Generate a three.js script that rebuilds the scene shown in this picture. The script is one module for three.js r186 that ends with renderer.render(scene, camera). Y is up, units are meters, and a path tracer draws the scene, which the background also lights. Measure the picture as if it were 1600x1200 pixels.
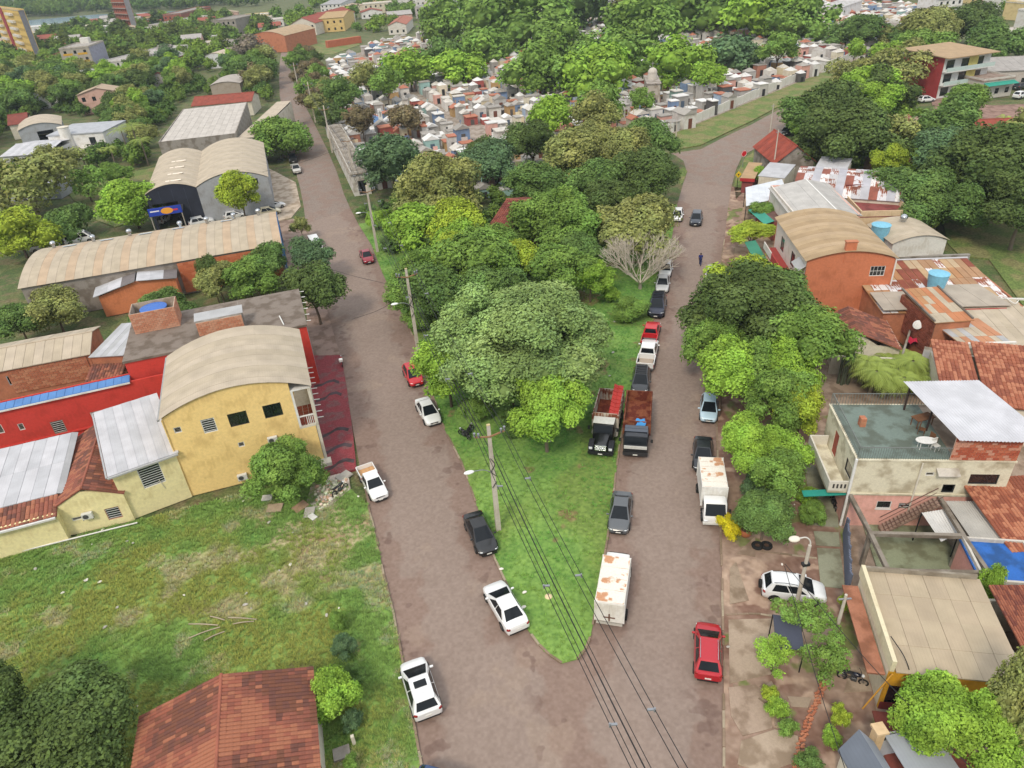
import * as THREE from 'three';
import { mergeGeometries, mergeVertices, toCreasedNormals } from 'three/addons/utils/BufferGeometryUtils.js';
import { RoundedBoxGeometry } from 'three/addons/geometries/RoundedBoxGeometry.js';
// ---------- camera, sky, sun, exposure ----------
const scene = new THREE.Scene();
const camera = new THREE.PerspectiveCamera(56.84, 4 / 3, 0.5, 9000);
camera.position.set(0, 41, 0);
camera.rotation.order = 'YXZ';
camera.rotation.set(-32.3 * Math.PI / 180, 0, -4.2 * Math.PI / 180);
const renderer = new THREE.WebGLRenderer({ antialias: true });
renderer.toneMapping = THREE.LinearToneMapping;
renderer.toneMappingExposure = 1.52;
renderer.shadowMap.enabled = true;
function overcastSky() {                       // bright overcast sky, the zenith somewhat brighter than the horizon
const w = 64, h = 32, d = new Float32Array(w * h * 4);
for (let j = 0; j < h; j++) for (let i = 0; i < w; i++) {
const el = Math.max(0, ((j + .5) / h - .5) * Math.PI), s = (1.25 + .75 * Math.sin(el)) / 2, k = (j * w + i) * 4;
d[k] = .86 * s; d[k + 1] = .88 * s; d[k + 2] = .92 * s; d[k + 3] = 1;
}
const t = new THREE.DataTexture(d, w, h, THREE.RGBAFormat, THREE.FloatType);
t.mapping = THREE.EquirectangularReflectionMapping; t.magFilter = THREE.LinearFilter; t.needsUpdate = true;
return t;
}
scene.background = overcastSky();
scene.environment = scene.background;
const sun = new THREE.DirectionalLight(0xfff1dc, 1.5);
sun.position.set(-70, 185, 95);
sun.target.position.set(0, 0, -60);
sun.castShadow = true;
sun.shadow.radius = 22;
sun.shadow.mapSize.set(2048, 2048);
Object.assign(sun.shadow.camera, { left: -160, right: 160, top: 220, bottom: -160, near: 1, far: 600 });
scene.add(sun, sun.target);
// ---------- small tools ----------
function rng(seed) { let a = seed >>> 0; return () => { a = (a + 0x6D2B79F5) | 0; let t = Math.imul(a ^ (a >>> 15), 1 | a); t = (t + Math.imul(t ^ (t >>> 7), 61 | t)) ^ t; return ((t ^ (t >>> 14)) >>> 0) / 4294967296; }; }
const V = (x, y, z) => new THREE.Vector3(x, y, z);
const lerp = (a, b, t) => a + (b - a) * t, clamp = (x, a, b) => Math.max(a, Math.min(b, x));
const smooth = (a, b, x) => { const t = clamp((x - a) / (b - a), 0, 1); return t * t * (3 - 2 * t); };
const LAT = 256, lattice = (() => { const r = rng(77), a = new Float32Array(LAT * LAT); for (let i = 0; i < a.length; i++) a[i] = r(); return a; })();
function vnoise(x, y, per = LAT) {
const xi = Math.floor(x), yi = Math.floor(y), fx = x - xi, fy = y - yi, u = fx * fx * (3 - 2 * fx), v = fy * fy * (3 - 2 * fy);
const m = n => ((n % per) + per) % per, x0 = m(xi), x1 = m(xi + 1), y0 = m(yi) * LAT, y1 = m(yi + 1) * LAT;
const a = lattice[y0 + x0], b = lattice[y0 + x1], c = lattice[y1 + x0], d = lattice[y1 + x1];
return a + (b - a) * u + (c - a) * v + (a - b - c + d) * u * v;
}
function fbm(x, y, oct = 4, per = LAT) { let s = 0, a = .5, n = 0; for (let o = 0; o < oct; o++) { s += a * vnoise(x + o * 17, y + o * 31, per); n += a; x *= 2; y *= 2; per *= 2; if (per > LAT) per = LAT; a *= .5; } return s / n; }
function makeTex(w, h, fn, srgb = true) {      // fn(u, v) gives 0..255 colours
const d = new Uint8Array(w * h * 4);
for (let j = 0; j < h; j++) for (let i = 0; i < w; i++) { const c = fn(i / w, j / h), k = (j * w + i) * 4; d[k] = clamp(c[0], 0, 255); d[k + 1] = clamp(c[1], 0, 255); d[k + 2] = clamp(c[2], 0, 255); d[k + 3] = 255; }
const t = new THREE.DataTexture(d, w, h); t.wrapS = t.wrapT = THREE.RepeatWrapping; t.magFilter = THREE.LinearFilter; t.minFilter = THREE.LinearMipmapLinearFilter; t.generateMipmaps = true;
if (srgb) t.colorSpace = THREE.SRGBColorSpace; t.needsUpdate = true; return t;
}
const mix3 = (a, b, t) => [lerp(a[0], b[0], t), lerp(a[1], b[1], t), lerp(a[2], b[2], t)];
const gray = g => [g, g, g];
function metres(t, sx, sy = sx) { t.repeat.set(1 / sx, 1 / sy); return t; }
// shared surface maps: tints that multiply the material's colour
const X = {
mottle: metres(makeTex(512, 512, (u, v) => { const n = fbm(u * 8, v * 8, 5, 8), f = fbm(u * 64, v * 64, 2, 64); return gray(222 + 66 * (n - .5) + 24 * (f - .5)); }), 7),
stain: metres(makeTex(512, 512, (u, v) => { const n = fbm(u * 6, v * 6, 5, 6), s = fbm(u * 40, v * 8, 3, 8), k = smooth(.5, .8, n * .75 + s * .25); const c = 244 + 20 * (fbm(u * 40, v * 40, 2, 40) - .5); return mix3([c, c, c], [200, 192, 180], k * .5); }), 6.3),
grime: metres(makeTex(512, 512, (u, v) => { const n = fbm(u * 5, v * 5, 5, 5), f = fbm(u * 60, v * 60, 3, 60), k = smooth(.42, .7, n); return mix3(gray(238 + 26 * (f - .5)), [176, 168, 158], k * .75); }), 5.1),
sheet: metres(makeTex(512, 512, (u, v) => { const n = fbm(u * 6, v * 6, 5, 6), st = fbm(u * 90, v * 3, 2, 3); return gray(232 + 36 * (n - .5) + 14 * (st - .5)); }), 6),
rust: metres(makeTex(512, 512, (u, v) => { const n = fbm(u * 5, v * 5, 5, 5), s = fbm(u * 40, v * 5, 3, 5), k = smooth(.5, .62, n * .6 + s * .4), f = 30 * (fbm(u * 64, v * 64, 2, 64) - .5); return mix3([232 + f, 230 + f, 226 + f], [150 + f, 84 + f, 58 + f], k); }), 4.7),
lightrust: metres(makeTex(512, 512, (u, v) => { const n = fbm(u * 6, v * 6, 5, 6), k = smooth(.56, .68, n), f = 24 * (fbm(u * 64, v * 64, 2, 64) - .5); return mix3([238 + f, 236 + f, 230 + f], [196 + f, 138 + f, 98 + f], k * .85); }), 3.9),
heavyrust: metres(makeTex(512, 512, (u, v) => { const n = fbm(u * 6, v * 6, 5, 6), f = 50 * (fbm(u * 50, v * 50, 3, 50) - .5), k = smooth(.4, .62, n); return mix3([150 + f, 72 + f, 48 + f], [196 + f, 128 + f, 92 + f], k); }), 3.3),
earth: metres(makeTex(512, 512, (u, v) => { const n = fbm(u * 6, v * 6, 5, 6), f = 46 * (fbm(u * 70, v * 70, 3, 70) - .5), k = smooth(.4, .6, n); return mix3([128 + f, 92 + f, 74 + f], [112 + f, 112 + f, 68 + f], k); }), 11),
scrub: metres(makeTex(512, 512, (u, v) => { const n = fbm(u * 6, v * 6, 5, 6), m = fbm(u * 9 + 3, v * 9 + 5, 4, 9), f = 60 * (fbm(u * 80, v * 80, 3, 80) - .5); return mix3(mix3([72 + f, 90 + f, 46 + f * .6], [96 + f, 102 + f, 60 + f], smooth(.3, .7, n)), [112 + f, 94 + f, 74 + f], smooth(.5, .75, m) * .6); }), 13),
leafy: metres(makeTex(256, 256, (u, v) => gray(200 + 90 * (fbm(u * 30, v * 30, 3, 30) - .5))), 2),
tar: metres(makeTex(512, 512, (u, v) => { const f = 40 * (fbm(u * 100, v * 100, 3, 100) - .5), n = fbm(u * 7, v * 7, 5, 7), m = fbm(u * 11 + 4, v * 11, 4, 11); return mix3([132 + f, 119 + f, 110 + f], [132 + f, 112 + f, 101 + f], smooth(.4, .7, n) * .8 + .1 * m); }), 12),
bumpy: metres(makeTex(256, 256, (u, v) => gray(255 * fbm(u * 32, v * 32, 4, 32)), false), 2.2),
};
function M(color, o = {}) {
const m = new THREE.MeshStandardMaterial({ color, roughness: o.rough ?? .85, metalness: o.metal ?? 0, side: THREE.DoubleSide });
if (o.map) m.map = o.map; if (o.bump) { m.bumpMap = o.bump; m.bumpScale = o.bumpScale ?? .01; }
if (o.vc) m.vertexColors = true;
return m;
}
const mcache = {};
const paint = (hex, map = X.stain, rough = .9) => mcache[hex + ':' + (map && map.id) + rough] ??= M(hex, { map, rough });
const plain = (hex, rough = .7, metal = 0) => mcache['p' + hex + rough + metal] ??= M(hex, { rough, metal });
const used = {};
function numbered(n) { if (!(n in used)) { used[n] = 0; return n; } used[n]++; return n + '_' + String(used[n]).padStart(3, '0'); }
function thing(name, label, category, pos = [0, 0], turn = 0, group, y = 0) {
const o = new THREE.Group(); o.name = numbered(name); scene.add(o);
o.position.set(pos[0], y, pos[1]); o.rotation.y = turn; o.userData = { label, category }; if (group) o.userData.group = group;
return o;
}
function norm(g) { if (g.index) g = g.toNonIndexed(); for (const k of Object.keys(g.attributes)) if (!['position', 'normal', 'uv', 'color'].includes(k)) g.deleteAttribute(k); if (!g.attributes.normal) g.computeVertexNormals(); return g; }
function uvBox(g) {                            // uv in metres, laid on the main plane of each face
const p = g.attributes.position, n = g.attributes.normal, uv = new Float32Array(p.count * 2);
for (let i = 0; i < p.count; i += 3) {
let ax = 0, ay = 0, az = 0; for (let k = 0; k < 3; k++) { ax += Math.abs(n.getX(i + k)); ay += Math.abs(n.getY(i + k)); az += Math.abs(n.getZ(i + k)); }
for (let k = 0; k < 3; k++) { const x = p.getX(i + k), y = p.getY(i + k), z = p.getZ(i + k), j = (i + k) * 2; if (ay >= ax && ay >= az) { uv[j] = x; uv[j + 1] = z; } else if (az >= ax) { uv[j] = x; uv[j + 1] = y; } else { uv[j] = z; uv[j + 1] = y; } }
}
g.setAttribute('uv', new THREE.BufferAttribute(uv, 2)); return g;
}
function prep(g, keepUV) {
if (Array.isArray(g)) { const gs = g.map(norm), hasC = gs.every(q => q.attributes.color); gs.forEach(q => { if (!hasC && q.attributes.color) q.deleteAttribute('color'); if (!q.attributes.uv) uvBox(q); }); g = mergeGeometries(gs); }
if (g.userData.ready) return g;
g = norm(g); if (!keepUV) uvBox(g); g.userData.ready = true; return g;
}
function mesh(name, g, m) { const o = new THREE.Mesh(prep(g), m); o.name = name; o.castShadow = o.receiveShadow = true; return o; }
function part(parent, name, g, m, label) { const o = mesh(name, g, m); if (label) o.userData.label = label; parent.add(o); return o; }
function single(name, label, category, g, m, group, kind) { const o = mesh(numbered(name), g, m); o.userData = { label, category }; if (group) o.userData.group = group; if (kind) o.userData.kind = kind; scene.add(o); return o; }
function structure(name, g, m, label) { const o = mesh(numbered(name), g, m); o.userData = { kind: 'structure', label: label || name.replace(/_/g, ' ') }; scene.add(o); return o; }
const box = (w, h, d, x = 0, y = 0, z = 0) => new THREE.BoxGeometry(w, h, d).translate(x, y, z);
const span = (x0, x1, y0, y1, z0, z1) => box(x1 - x0, y1 - y0, z1 - z0, (x0 + x1) / 2, (y0 + y1) / 2, (z0 + z1) / 2);
const cyl = (r0, r1, h, x = 0, y = 0, z = 0, n = 12) => new THREE.CylinderGeometry(r1, r0, h, n).translate(x, y + h / 2, z);
function bar(a, b, r, n = 6, r2 = r) { const d = V().subVectors(b, a), g = new THREE.CylinderGeometry(r2, r, d.length(), n); g.applyQuaternion(new THREE.Quaternion().setFromUnitVectors(V(0, 1, 0), d.clone().normalize())); const m = V().addVectors(a, b).multiplyScalar(.5); return g.translate(m.x, m.y, m.z); }
function beam(a, b, w, h) { const d = V().subVectors(b, a), L = d.length(), g = box(L, h, w); g.applyQuaternion(new THREE.Quaternion().setFromUnitVectors(V(1, 0, 0), d.normalize())); const m = V().addVectors(a, b).multiplyScalar(.5); return g.translate(m.x, m.y, m.z); }
const tube = (pts, r, n = 24, k = 6) => new THREE.TubeGeometry(new THREE.CatmullRomCurve3(pts), n, r, k);
function quadSlab(a, b, c, d, th) {            // a..d corners of the upper face, th thickness downwards
const lo = [a, b, c, d].map(p => V(p.x, p.y - th, p.z)), v = [];
const q = (p, r, s, t) => v.push(...p.toArray(), ...r.toArray(), ...s.toArray(), ...p.toArray(), ...s.toArray(), ...t.toArray());
q(a, b, c, d); q(lo[3], lo[2], lo[1], lo[0]); const up = [a, b, c, d];
for (let i = 0; i < 4; i++) { const j = (i + 1) % 4; q(up[j], up[i], lo[i], lo[j]); }
const g = new THREE.BufferGeometry(); g.setAttribute('position', new THREE.Float32BufferAttribute(v, 3)); g.computeVertexNormals(); return g;
}
function grid(fn, nu, nv) {                    // surface from fn(u, v)
const p = [], idx = [], uv = []; for (let j = 0; j <= nv; j++) for (let i = 0; i <= nu; i++) { const q = fn(i / nu, j / nv); p.push(q.x, q.y, q.z); uv.push(i / nu, j / nv); }
for (let j = 0; j < nv; j++) for (let i = 0; i < nu; i++) { const a = j * (nu + 1) + i; idx.push(a, a + 1, a + nu + 2, a, a + nu + 2, a + nu + 1); }
const g = new THREE.BufferGeometry(); g.setAttribute('position', new THREE.Float32BufferAttribute(p, 3)); g.setAttribute('uv', new THREE.Float32BufferAttribute(uv, 2)); g.setIndex(idx); g.computeVertexNormals(); return g;
}
function corrugated(a, b, c, d, n, amp = .03) { // a-b eave line, d-c upper line; ridges run a to d
const e = V().subVectors(b, a), f = V().subVectors(d, a), nn = V().crossVectors(f, e).normalize(); if (nn.y < 0) nn.negate();
return grid((u, v) => { const p = a.clone().lerp(b, u), q = d.clone().lerp(c, u); return p.lerp(q, v).addScaledVector(nn, amp * Math.sin(u * n * Math.PI * 2)); }, n * 4, 1);
}
function bilin(a, b, c, d, u, v) { return a.clone().lerp(b, u).lerp(d.clone().lerp(c, u), v); }
function prism(poly, y0, y1) {                 // ground-plan polygon [[x,z],...] raised from y0 to y1
const s = new THREE.Shape(poly.map(([x, z]) => new THREE.Vector2(x, -z)));
return new THREE.ExtrudeGeometry(s, { depth: y1 - y0, bevelEnabled: false }).rotateX(-Math.PI / 2).translate(0, y0, 0);
}
function inside(poly, x, z) { let r = false; for (let i = 0, j = poly.length - 1; i < poly.length; j = i++) { const [a, b] = poly[i], [c, d] = poly[j]; if ((b > z) !== (d > z) && x < (c - a) * (z - b) / (d - b) + a) r = !r; } return r; }
function distLine(pl, x, z) { let m = 1e9; for (let i = 0; i + 1 < pl.length; i++) { const [a, b] = pl[i], [c, d] = pl[i + 1], dx = c - a, dz = d - b, t = clamp(((x - a) * dx + (z - b) * dz) / (dx * dx + dz * dz), 0, 1), e = (x - a - t * dx) ** 2 + (z - b - t * dz) ** 2; if (e < m) m = e; } return Math.sqrt(m); }
const heading = (a, b) => Math.atan2(-(b[1] - a[1]), b[0] - a[0]);
const ORD = ['nearest', 'second', 'third', 'fourth', 'fifth', 'sixth', 'seventh', 'eighth', 'ninth', 'tenth', 'eleventh', 'twelfth', 'thirteenth', 'fourteenth', 'fifteenth', 'sixteenth', 'seventeenth', 'eighteenth', 'nineteenth', 'twentieth'];
const TENS = ['', '', 'twenty', 'thirty', 'forty', 'fifty', 'sixty', 'seventy'], UNITS = ['', 'first', 'second', 'third', 'fourth', 'fifth', 'sixth', 'seventh', 'eighth', 'ninth'];
const ordinal = k => k < 1 ? 'first' : k < 20 ? ORD[k] : (k + 1) % 10 ? TENS[Math.floor((k + 1) / 10)] + '-' + UNITS[(k + 1) % 10] : TENS[Math.floor((k + 1) / 10)].replace(/y$/, 'ieth');
// ---------- the setting: ground, streets, verges ----------
// street edges in metres (x to the right, z towards the viewer)
const leftStreetL = [[-6.49,-21.59],[-6.91,-23.44],[-7.55,-25.88],[-8.55,-30.03],[-9.77,-34.89],[-10.9,-38.65],[-12.01,-42.89],[-13.22,-46.89],[-14.72,-52.33],[-16.89,-60.96],[-19.03,-68.83],[-22.07,-80.01],[-24.93,-89.8],[-27.69,-99.04],[-30.43,-108.43],[-34.31,-122.71],[-37.13,-134],[-40.69,-147.21],[-43.95,-158.43],[-48.65,-174.98],[-54.26,-196.22],[-61.62,-222.62],[-70.72,-256.05],[-79.33,-291.18],[-89.76,-336.01],[-98.86,-376.78]];
const leftStreetR = [[2.04,-20.98],[2,-22.79],[2.04,-25.98],[1.94,-29.78],[0.83,-30.82],[-0.15,-32.63],[-1.14,-35.86],[-2.39,-39.8],[-3.93,-46.7],[-5.27,-52.18],[-6.97,-57.25],[-8.91,-65.43],[-11.02,-75.03],[-12.91,-81.72],[-14.63,-86.67],[-17.98,-98.46],[-21.11,-110.19],[-24.7,-120.66],[-27.58,-129.95],[-30.33,-139.54],[-34.51,-155.96],[-39.99,-175.49],[-46.52,-197.42],[-54.63,-224.7],[-63.44,-253.24],[-73.7,-288.77],[-85.11,-333.76],[-95.01,-374.74]];
const rightStreetL = [[2.04,-20.98],[2,-22.79],[2.04,-25.98],[1.94,-29.78],[3.12,-30.02],[3.9,-31.07],[4.68,-33.58],[6.17,-38.96],[7.44,-43.87],[9.07,-50.49],[10.85,-57.41],[13.22,-64.33],[16.09,-72.5],[19.31,-80.46],[22.41,-89.95],[26.35,-103.96],[30.58,-118.48],[34.64,-130.62],[36.89,-137.28],[38.01,-144.4],[37.4,-149.05],[36.48,-150.86],[43.67,-152.51],[51.21,-161.02],[60.51,-170.72],[69.47,-181.21],[79.88,-191.86],[92.11,-205.32],[102.01,-216.7],[113.71,-231.4]];
const rightStreetR = [[9.98,-20.41],[10.49,-22.16],[11.63,-26.08],[12.94,-30.69],[14.45,-36.21],[15.67,-40.77],[17.26,-46.87],[19.46,-55.22],[22.68,-67.06],[27.85,-84.78],[31.54,-95.15],[33.65,-101.11],[37.81,-113.49],[42.21,-125.96],[46.16,-136.18],[50.3,-145.43],[54.41,-149.93],[58.83,-152.97],[62.78,-157.47],[67.22,-163.36],[74.21,-172.32],[83.29,-184.02],[93.13,-195.53],[102.97,-207.83],[114.73,-222.4]];
function resample(pl, n) { const d = [0]; for (let i = 1; i < pl.length; i++) d.push(d[i - 1] + Math.hypot(pl[i][0] - pl[i - 1][0], pl[i][1] - pl[i - 1][1])); const out = []; for (let k = 0; k <= n; k++) { const t = d[d.length - 1] * k / n; let i = 1; while (i < d.length - 1 && d[i] < t) i++; const f = (t - d[i - 1]) / (d[i] - d[i - 1] || 1); out.push([lerp(pl[i - 1][0], pl[i][0], f), lerp(pl[i - 1][1], pl[i][1], f)]); } return out; }
const cat = (a, b) => a.concat([...b].reverse());
const leftRoadPoly = cat(leftStreetL, leftStreetR), rightRoadPoly = cat(rightStreetL, rightStreetR);
// one plan-view texture frame for the near site: 5 cm to a pixel
const SX = -58, SZ = -134, SW = 122, SH = 122;
function siteTex(size, fn) { const t = makeTex(size, size, (u, v) => fn(SX + u * SW, SZ + v * SH)); t.wrapS = t.wrapT = THREE.ClampToEdgeWrapping; return t; }
function siteUV(g) { g = norm(g); const p = g.attributes.position, uv = new Float32Array(p.count * 2); for (let i = 0; i < p.count; i++) { uv[2 * i] = (p.getX(i) - SX) / SW; uv[2 * i + 1] = (p.getZ(i) - SZ) / SH; } g.setAttribute('uv', new THREE.BufferAttribute(uv, 2)); g.userData.ready = true; return g; }
const N = (x, z, s, o = 4) => fbm(x / s + 50, z / s + 90, o);
const nearL = leftStreetL.slice(0, 15), nearLR = leftStreetR.slice(0, 19), nearRL = rightStreetL.slice(0, 17), nearRR = rightStreetR.slice(0, 13);
const roadTex = siteTex(2048, (x, z) => {
const f = 22 * (N(x, z, .2, 3) - .5) + 5 * (N(x, z, 3.2, 4) - .5);
let c = [137 + f, 121 + f, 111 + f];                                     // dusty asphalt
const e = Math.min(distLine(nearL, x, z), distLine(nearLR, x, z), distLine(nearRL, x, z), distLine(nearRR, x, z));
const n = N(x, z, 5, 5), n2 = N(x + 40, z, 1.6, 4);
const mud = smooth(.46, .6, n * .5 + n2 * .5 + .3 - e * .17);       // red mud tracked in from the verges, ragged outline
c = mix3(c, [128 + f, 107 + f, 96 + f], mud * .8);
const pale = smooth(.66, .74, N(x - 30, z + 12, 4.2, 5));
c = mix3(c, [152 + f, 134 + f, 118 + f], pale * .35);                   // dry sand patches
const pot = smooth(.68, .73, N(x + 11, z - 27, 1.1, 3)) * smooth(3.2, 1, e);
c = mix3(c, [104 + f, 84 + f, 76 + f], pot * .6);                        // damp holes beside the edge
return c;
});
const roadNear = M(0xffffff, { map: roadTex, rough: .95 });
const roadFar = M(0xffffff, { map: X.tar, rough: .95 });
function stripGeo(L, R, n, m, y) { const a = resample(L, n), b = resample(R, n); return grid((u, v) => { const i = Math.round(v * n); return V(lerp(a[i][0], b[i][0], u), y, lerp(a[i][1], b[i][1], u)); }, m, n); }
// the left street starts as the shared square, so both strips use the same middle line
structure('street', siteUV(prism(cat(leftStreetL.slice(0, 16), leftStreetR.slice(0, 19)), -.3, 0)), roadNear, 'dusty asphalt street on the left, running away past the yellow building');
structure('street', siteUV(prism(cat(rightStreetL.slice(0, 18), rightStreetR.slice(0, 14)), -.3, 0)), roadNear, 'dusty asphalt street on the right, running away past the orange building');
structure('street', prism(cat(leftStreetL.slice(15), leftStreetR.slice(18)), -.3, -.004), roadFar, 'far stretch of the left street beside the cemetery wall');
structure('street', prism(cat(rightStreetL.slice(17), rightStreetR.slice(13)), -.3, -.004), roadFar, 'curving far stretch of the right street at the stop sign');
// general ground, large enough for the horizon
const groundM = M(0xffffff, { map: X.scrub, rough: 1 });
structure('ground', new THREE.PlaneGeometry(9000, 9000).rotateX(-Math.PI / 2).translate(0, -.12, -2500), groundM, 'earth and scrub between the buildings');
// grass island between the streets
const lotPoly = [[-48.61,-41.94],[-43.37,-43.65],[-36.04,-46.27],[-27.9,-48.73],[-22.71,-50.31],[-18.24,-51.34],[-15.08,-49.2],[-13.22,-46.89],[-12.01,-42.89],[-10.9,-38.65],[-9.77,-34.89],[-8.55,-30.03],[-7.55,-25.88],[-6.91,-23.44],[-6.49,-21.59],[-19.58,-20.79],[-38.36,-22.08],[-53.59,-36.51]];
const islandPoly = cat(leftStreetR.slice(3, 18), rightStreetL.slice(3, 17));
const grassTex = siteTex(2048, (x, z) => {
const f = 54 * (N(x, z, .22, 3) - .5), n = N(x, z, 3.4, 5), m = N(x + 70, z - 20, 6.5, 5);
const onLot = inside(lotPoly, x, z);
let c = mix3([94 + f, 132 + f, 58 + f * .5], [114 + f, 148 + f, 70 + f * .6], smooth(.35, .65, n));
if (onLot) {
c = mix3(c, [128 + f, 146 + f, 74 + f * .7], smooth(.4, .65, m) * .6);
const dry = Math.exp(-(((x + 17.5) / 6.5) ** 2 + ((z + 43.5) / 5) ** 2)) * .34 + Math.exp(-(((x + 27) / 7) ** 2 + ((z + 37) / 2.5) ** 2)) * .16;
c = mix3(c, [166 + f, 156 + f, 118 + f], smooth(.54, .7, N(x + 9, z, 2.6, 5) * .7 + dry + .08));
c = mix3(c, [140 + f, 108 + f, 84 + f], smooth(.68, .76, N(x - 33, z + 8, 2.2, 4)) * .5);
} else {
c = mix3(c, [108 + f, 124 + f, 58 + f * .5], smooth(.5, .68, m) * .6);
c = mix3(c, [132 + f, 100 + f, 78 + f], smooth(.7, .76, N(x - 13, z + 41, 3, 4)) * .6);
}
return c;
});
const grassM = M(0xffffff, { map: grassTex, rough: 1 });
structure('grass_island', siteUV(prism(islandPoly, -.2, .09)), grassM, 'wedge of green grass between the two streets');
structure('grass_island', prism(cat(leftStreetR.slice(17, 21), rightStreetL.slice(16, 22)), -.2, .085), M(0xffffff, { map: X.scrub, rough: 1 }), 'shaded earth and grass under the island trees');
structure('grass_lot', siteUV(prism(lotPoly, -.2, .09)), grassM, 'vacant grassy lot below the yellow walls');
// kerbs: a line of separate stones along each verge
const kerbMats = [0x94806c, 0x86745f, 0xa89a84].map(c => paint(c, X.grime));
function kerb(pl, label, step = 1.05, side = 1) {
const g = thing('kerb', label, 'kerb'), pts = resample(pl, Math.round(resampleLength(pl) / step)), r = rng(pl.length * 91 + 7);
for (let i = 0; i + 1 < pts.length; i++) { const [a, b] = pts[i], [c, d] = pts[i + 1], L = Math.hypot(c - a, d - b); if (r() < .2) continue; const o = part(g, 'kerb_stone', kerbGeo[i % 3], kerbMats[Math.floor(r() * 3)]); o.position.set((a + c) / 2 + (r() - .5) * .05, -.1 + r() * .02, (b + d) / 2); o.scale.set(L * .97, 1, 1); o.rotation.y = Math.atan2(-(d - b), c - a) + (r() - .5) * .04; }
return g;
}
function resampleLength(pl) { let s = 0; for (let i = 1; i < pl.length; i++) s += Math.hypot(pl[i][0] - pl[i - 1][0], pl[i][1] - pl[i - 1][1]); return s; }
const kerbGeo = [0, 1, 2].map(i => prep(new RoundedBoxGeometry(1, .22 + .015 * i, .16, 1, .02).translate(0, .11, 0)));
kerb(leftStreetR.slice(3, 15), 'low worn kerb along the left edge of the grass island');
kerb(rightStreetL.slice(3, 13), 'low worn kerb along the right edge of the grass island');
kerb(leftStreetL.slice(1, 8), 'low broken kerb between the vacant lot and the left street');
kerb(rightStreetR.slice(1, 12), 'narrow kerb along the right-hand pavement', 1.2);
// right-hand pavement: red earth with concrete slabs
const paveTex = siteTex(1024, (x, z) => { const f = 44 * (N(x, z, .3, 4) - .5), n = N(x, z, 2.6, 5), m = N(x + 31, z, 1.3, 4); let c = mix3([146 + f, 124 + f, 108 + f], [122 + f, 94 + f, 80 + f], smooth(.4, .62, n)); c = mix3(c, [176 + f, 152 + f, 132 + f], smooth(.58, .68, m) * .8); return mix3(c, [104 + f, 118 + f, 62 + f], smooth(.64, .7, N(x, z + 66, 1.9, 4)) * .8); });
const paveM = M(0xffffff, { map: paveTex, rough: 1 });
const paveOuter = [[19.18,-19.76],[19.67,-21.48],[20.63,-25.35],[22.17,-29.88],[23.11,-33.59],[24.36,-37.81],[26.28,-43.4],[28.57,-50.06],[30.45,-55.99],[32.89,-65.57],[34.52,-74.47],[37.37,-87.23],[40.47,-98.42],[44.83,-111.92],[47.77,-121.58]];
const pavePoly = cat(rightStreetR.slice(0, 14), paveOuter);
structure('pavement', siteUV(prism(pavePoly, -.2, .1)), paveM, 'earth and concrete pavement in front of the right-hand houses');
const slabMats = [0xb2a08c, 0xaa9684, 0xa2907c, 0x949680].map(c => paint(c, X.grime));
const slabSets = [   // corner lists of the cast concrete slabs that still show
[[13.73,-32.21],[17.64,-31.97],[16.43,-28.89],[15.22,-27.8],[12.37,-27.35]], [[12.21,-27.09],[13.93,-27.13],[14.57,-26.19],[13.96,-24.22],[12.09,-23.88],[11.81,-25.21]], [[14.13,-27.02],[15,-27.31],[15.38,-25.35],[15.26,-24.2],[14.17,-24.36],[14.73,-26.18]],
[[11.92,-23.58],[14.08,-24.13],[15.27,-23.63],[14.95,-22.2],[12.48,-21.64],[11.29,-22.25]], [[18.28,-32.24],[20.71,-31.69],[19.99,-29.77],[19.02,-28.67],[18.08,-29.24]], [[15.19,-36.77],[15.84,-37.34],[15.64,-33.71],[14.21,-33.5]],
[[22.26,-38.15],[23.9,-37.86],[22.65,-34.1],[21.06,-34.49]], [[22.71,-39.9],[24.53,-39.57],[24.01,-38.11],[22.32,-38.42]], [[15.61,-26.19],[17.04,-25.99],[16.55,-25.34],[15.59,-25.5]], [[20.43,-28.07],[21.17,-27.73],[20.83,-26.12],[19.1,-26.17]], [[16.08,-38.11],[18.1,-39.81],[17.41,-37.71]],
[[25.06,-47.9],[27.39,-47.27],[26.37,-44.35],[24.23,-44.91]], [[23.69,-44.08],[26.14,-43.57],[24.76,-40.11],[22.84,-40.6]]];
slabSets.forEach((pl, i) => { const g = part(scene.getObjectByName('pavement'), 'slab', prism(pl, .1, .135 + .006 * (i % 4)), slabMats[i > 5 && i < 8 || i > 10 ? 3 : i % 3]); });
// far right pavement by the orange building
structure('pavement', prism([[41.57,-123.07],[43.57,-121.85],[40.1,-112.98],[34.92,-99.53],[32.01,-91.53],[35.99,-87.48],[34.89,-79.7],[35.38,-77.79],[40.47,-98.42],[45.16,-113.47],[45.72,-123.57]], .1, .13), paint(0xb09880, X.grime), 'concrete pavement below the clipped tree');
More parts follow.
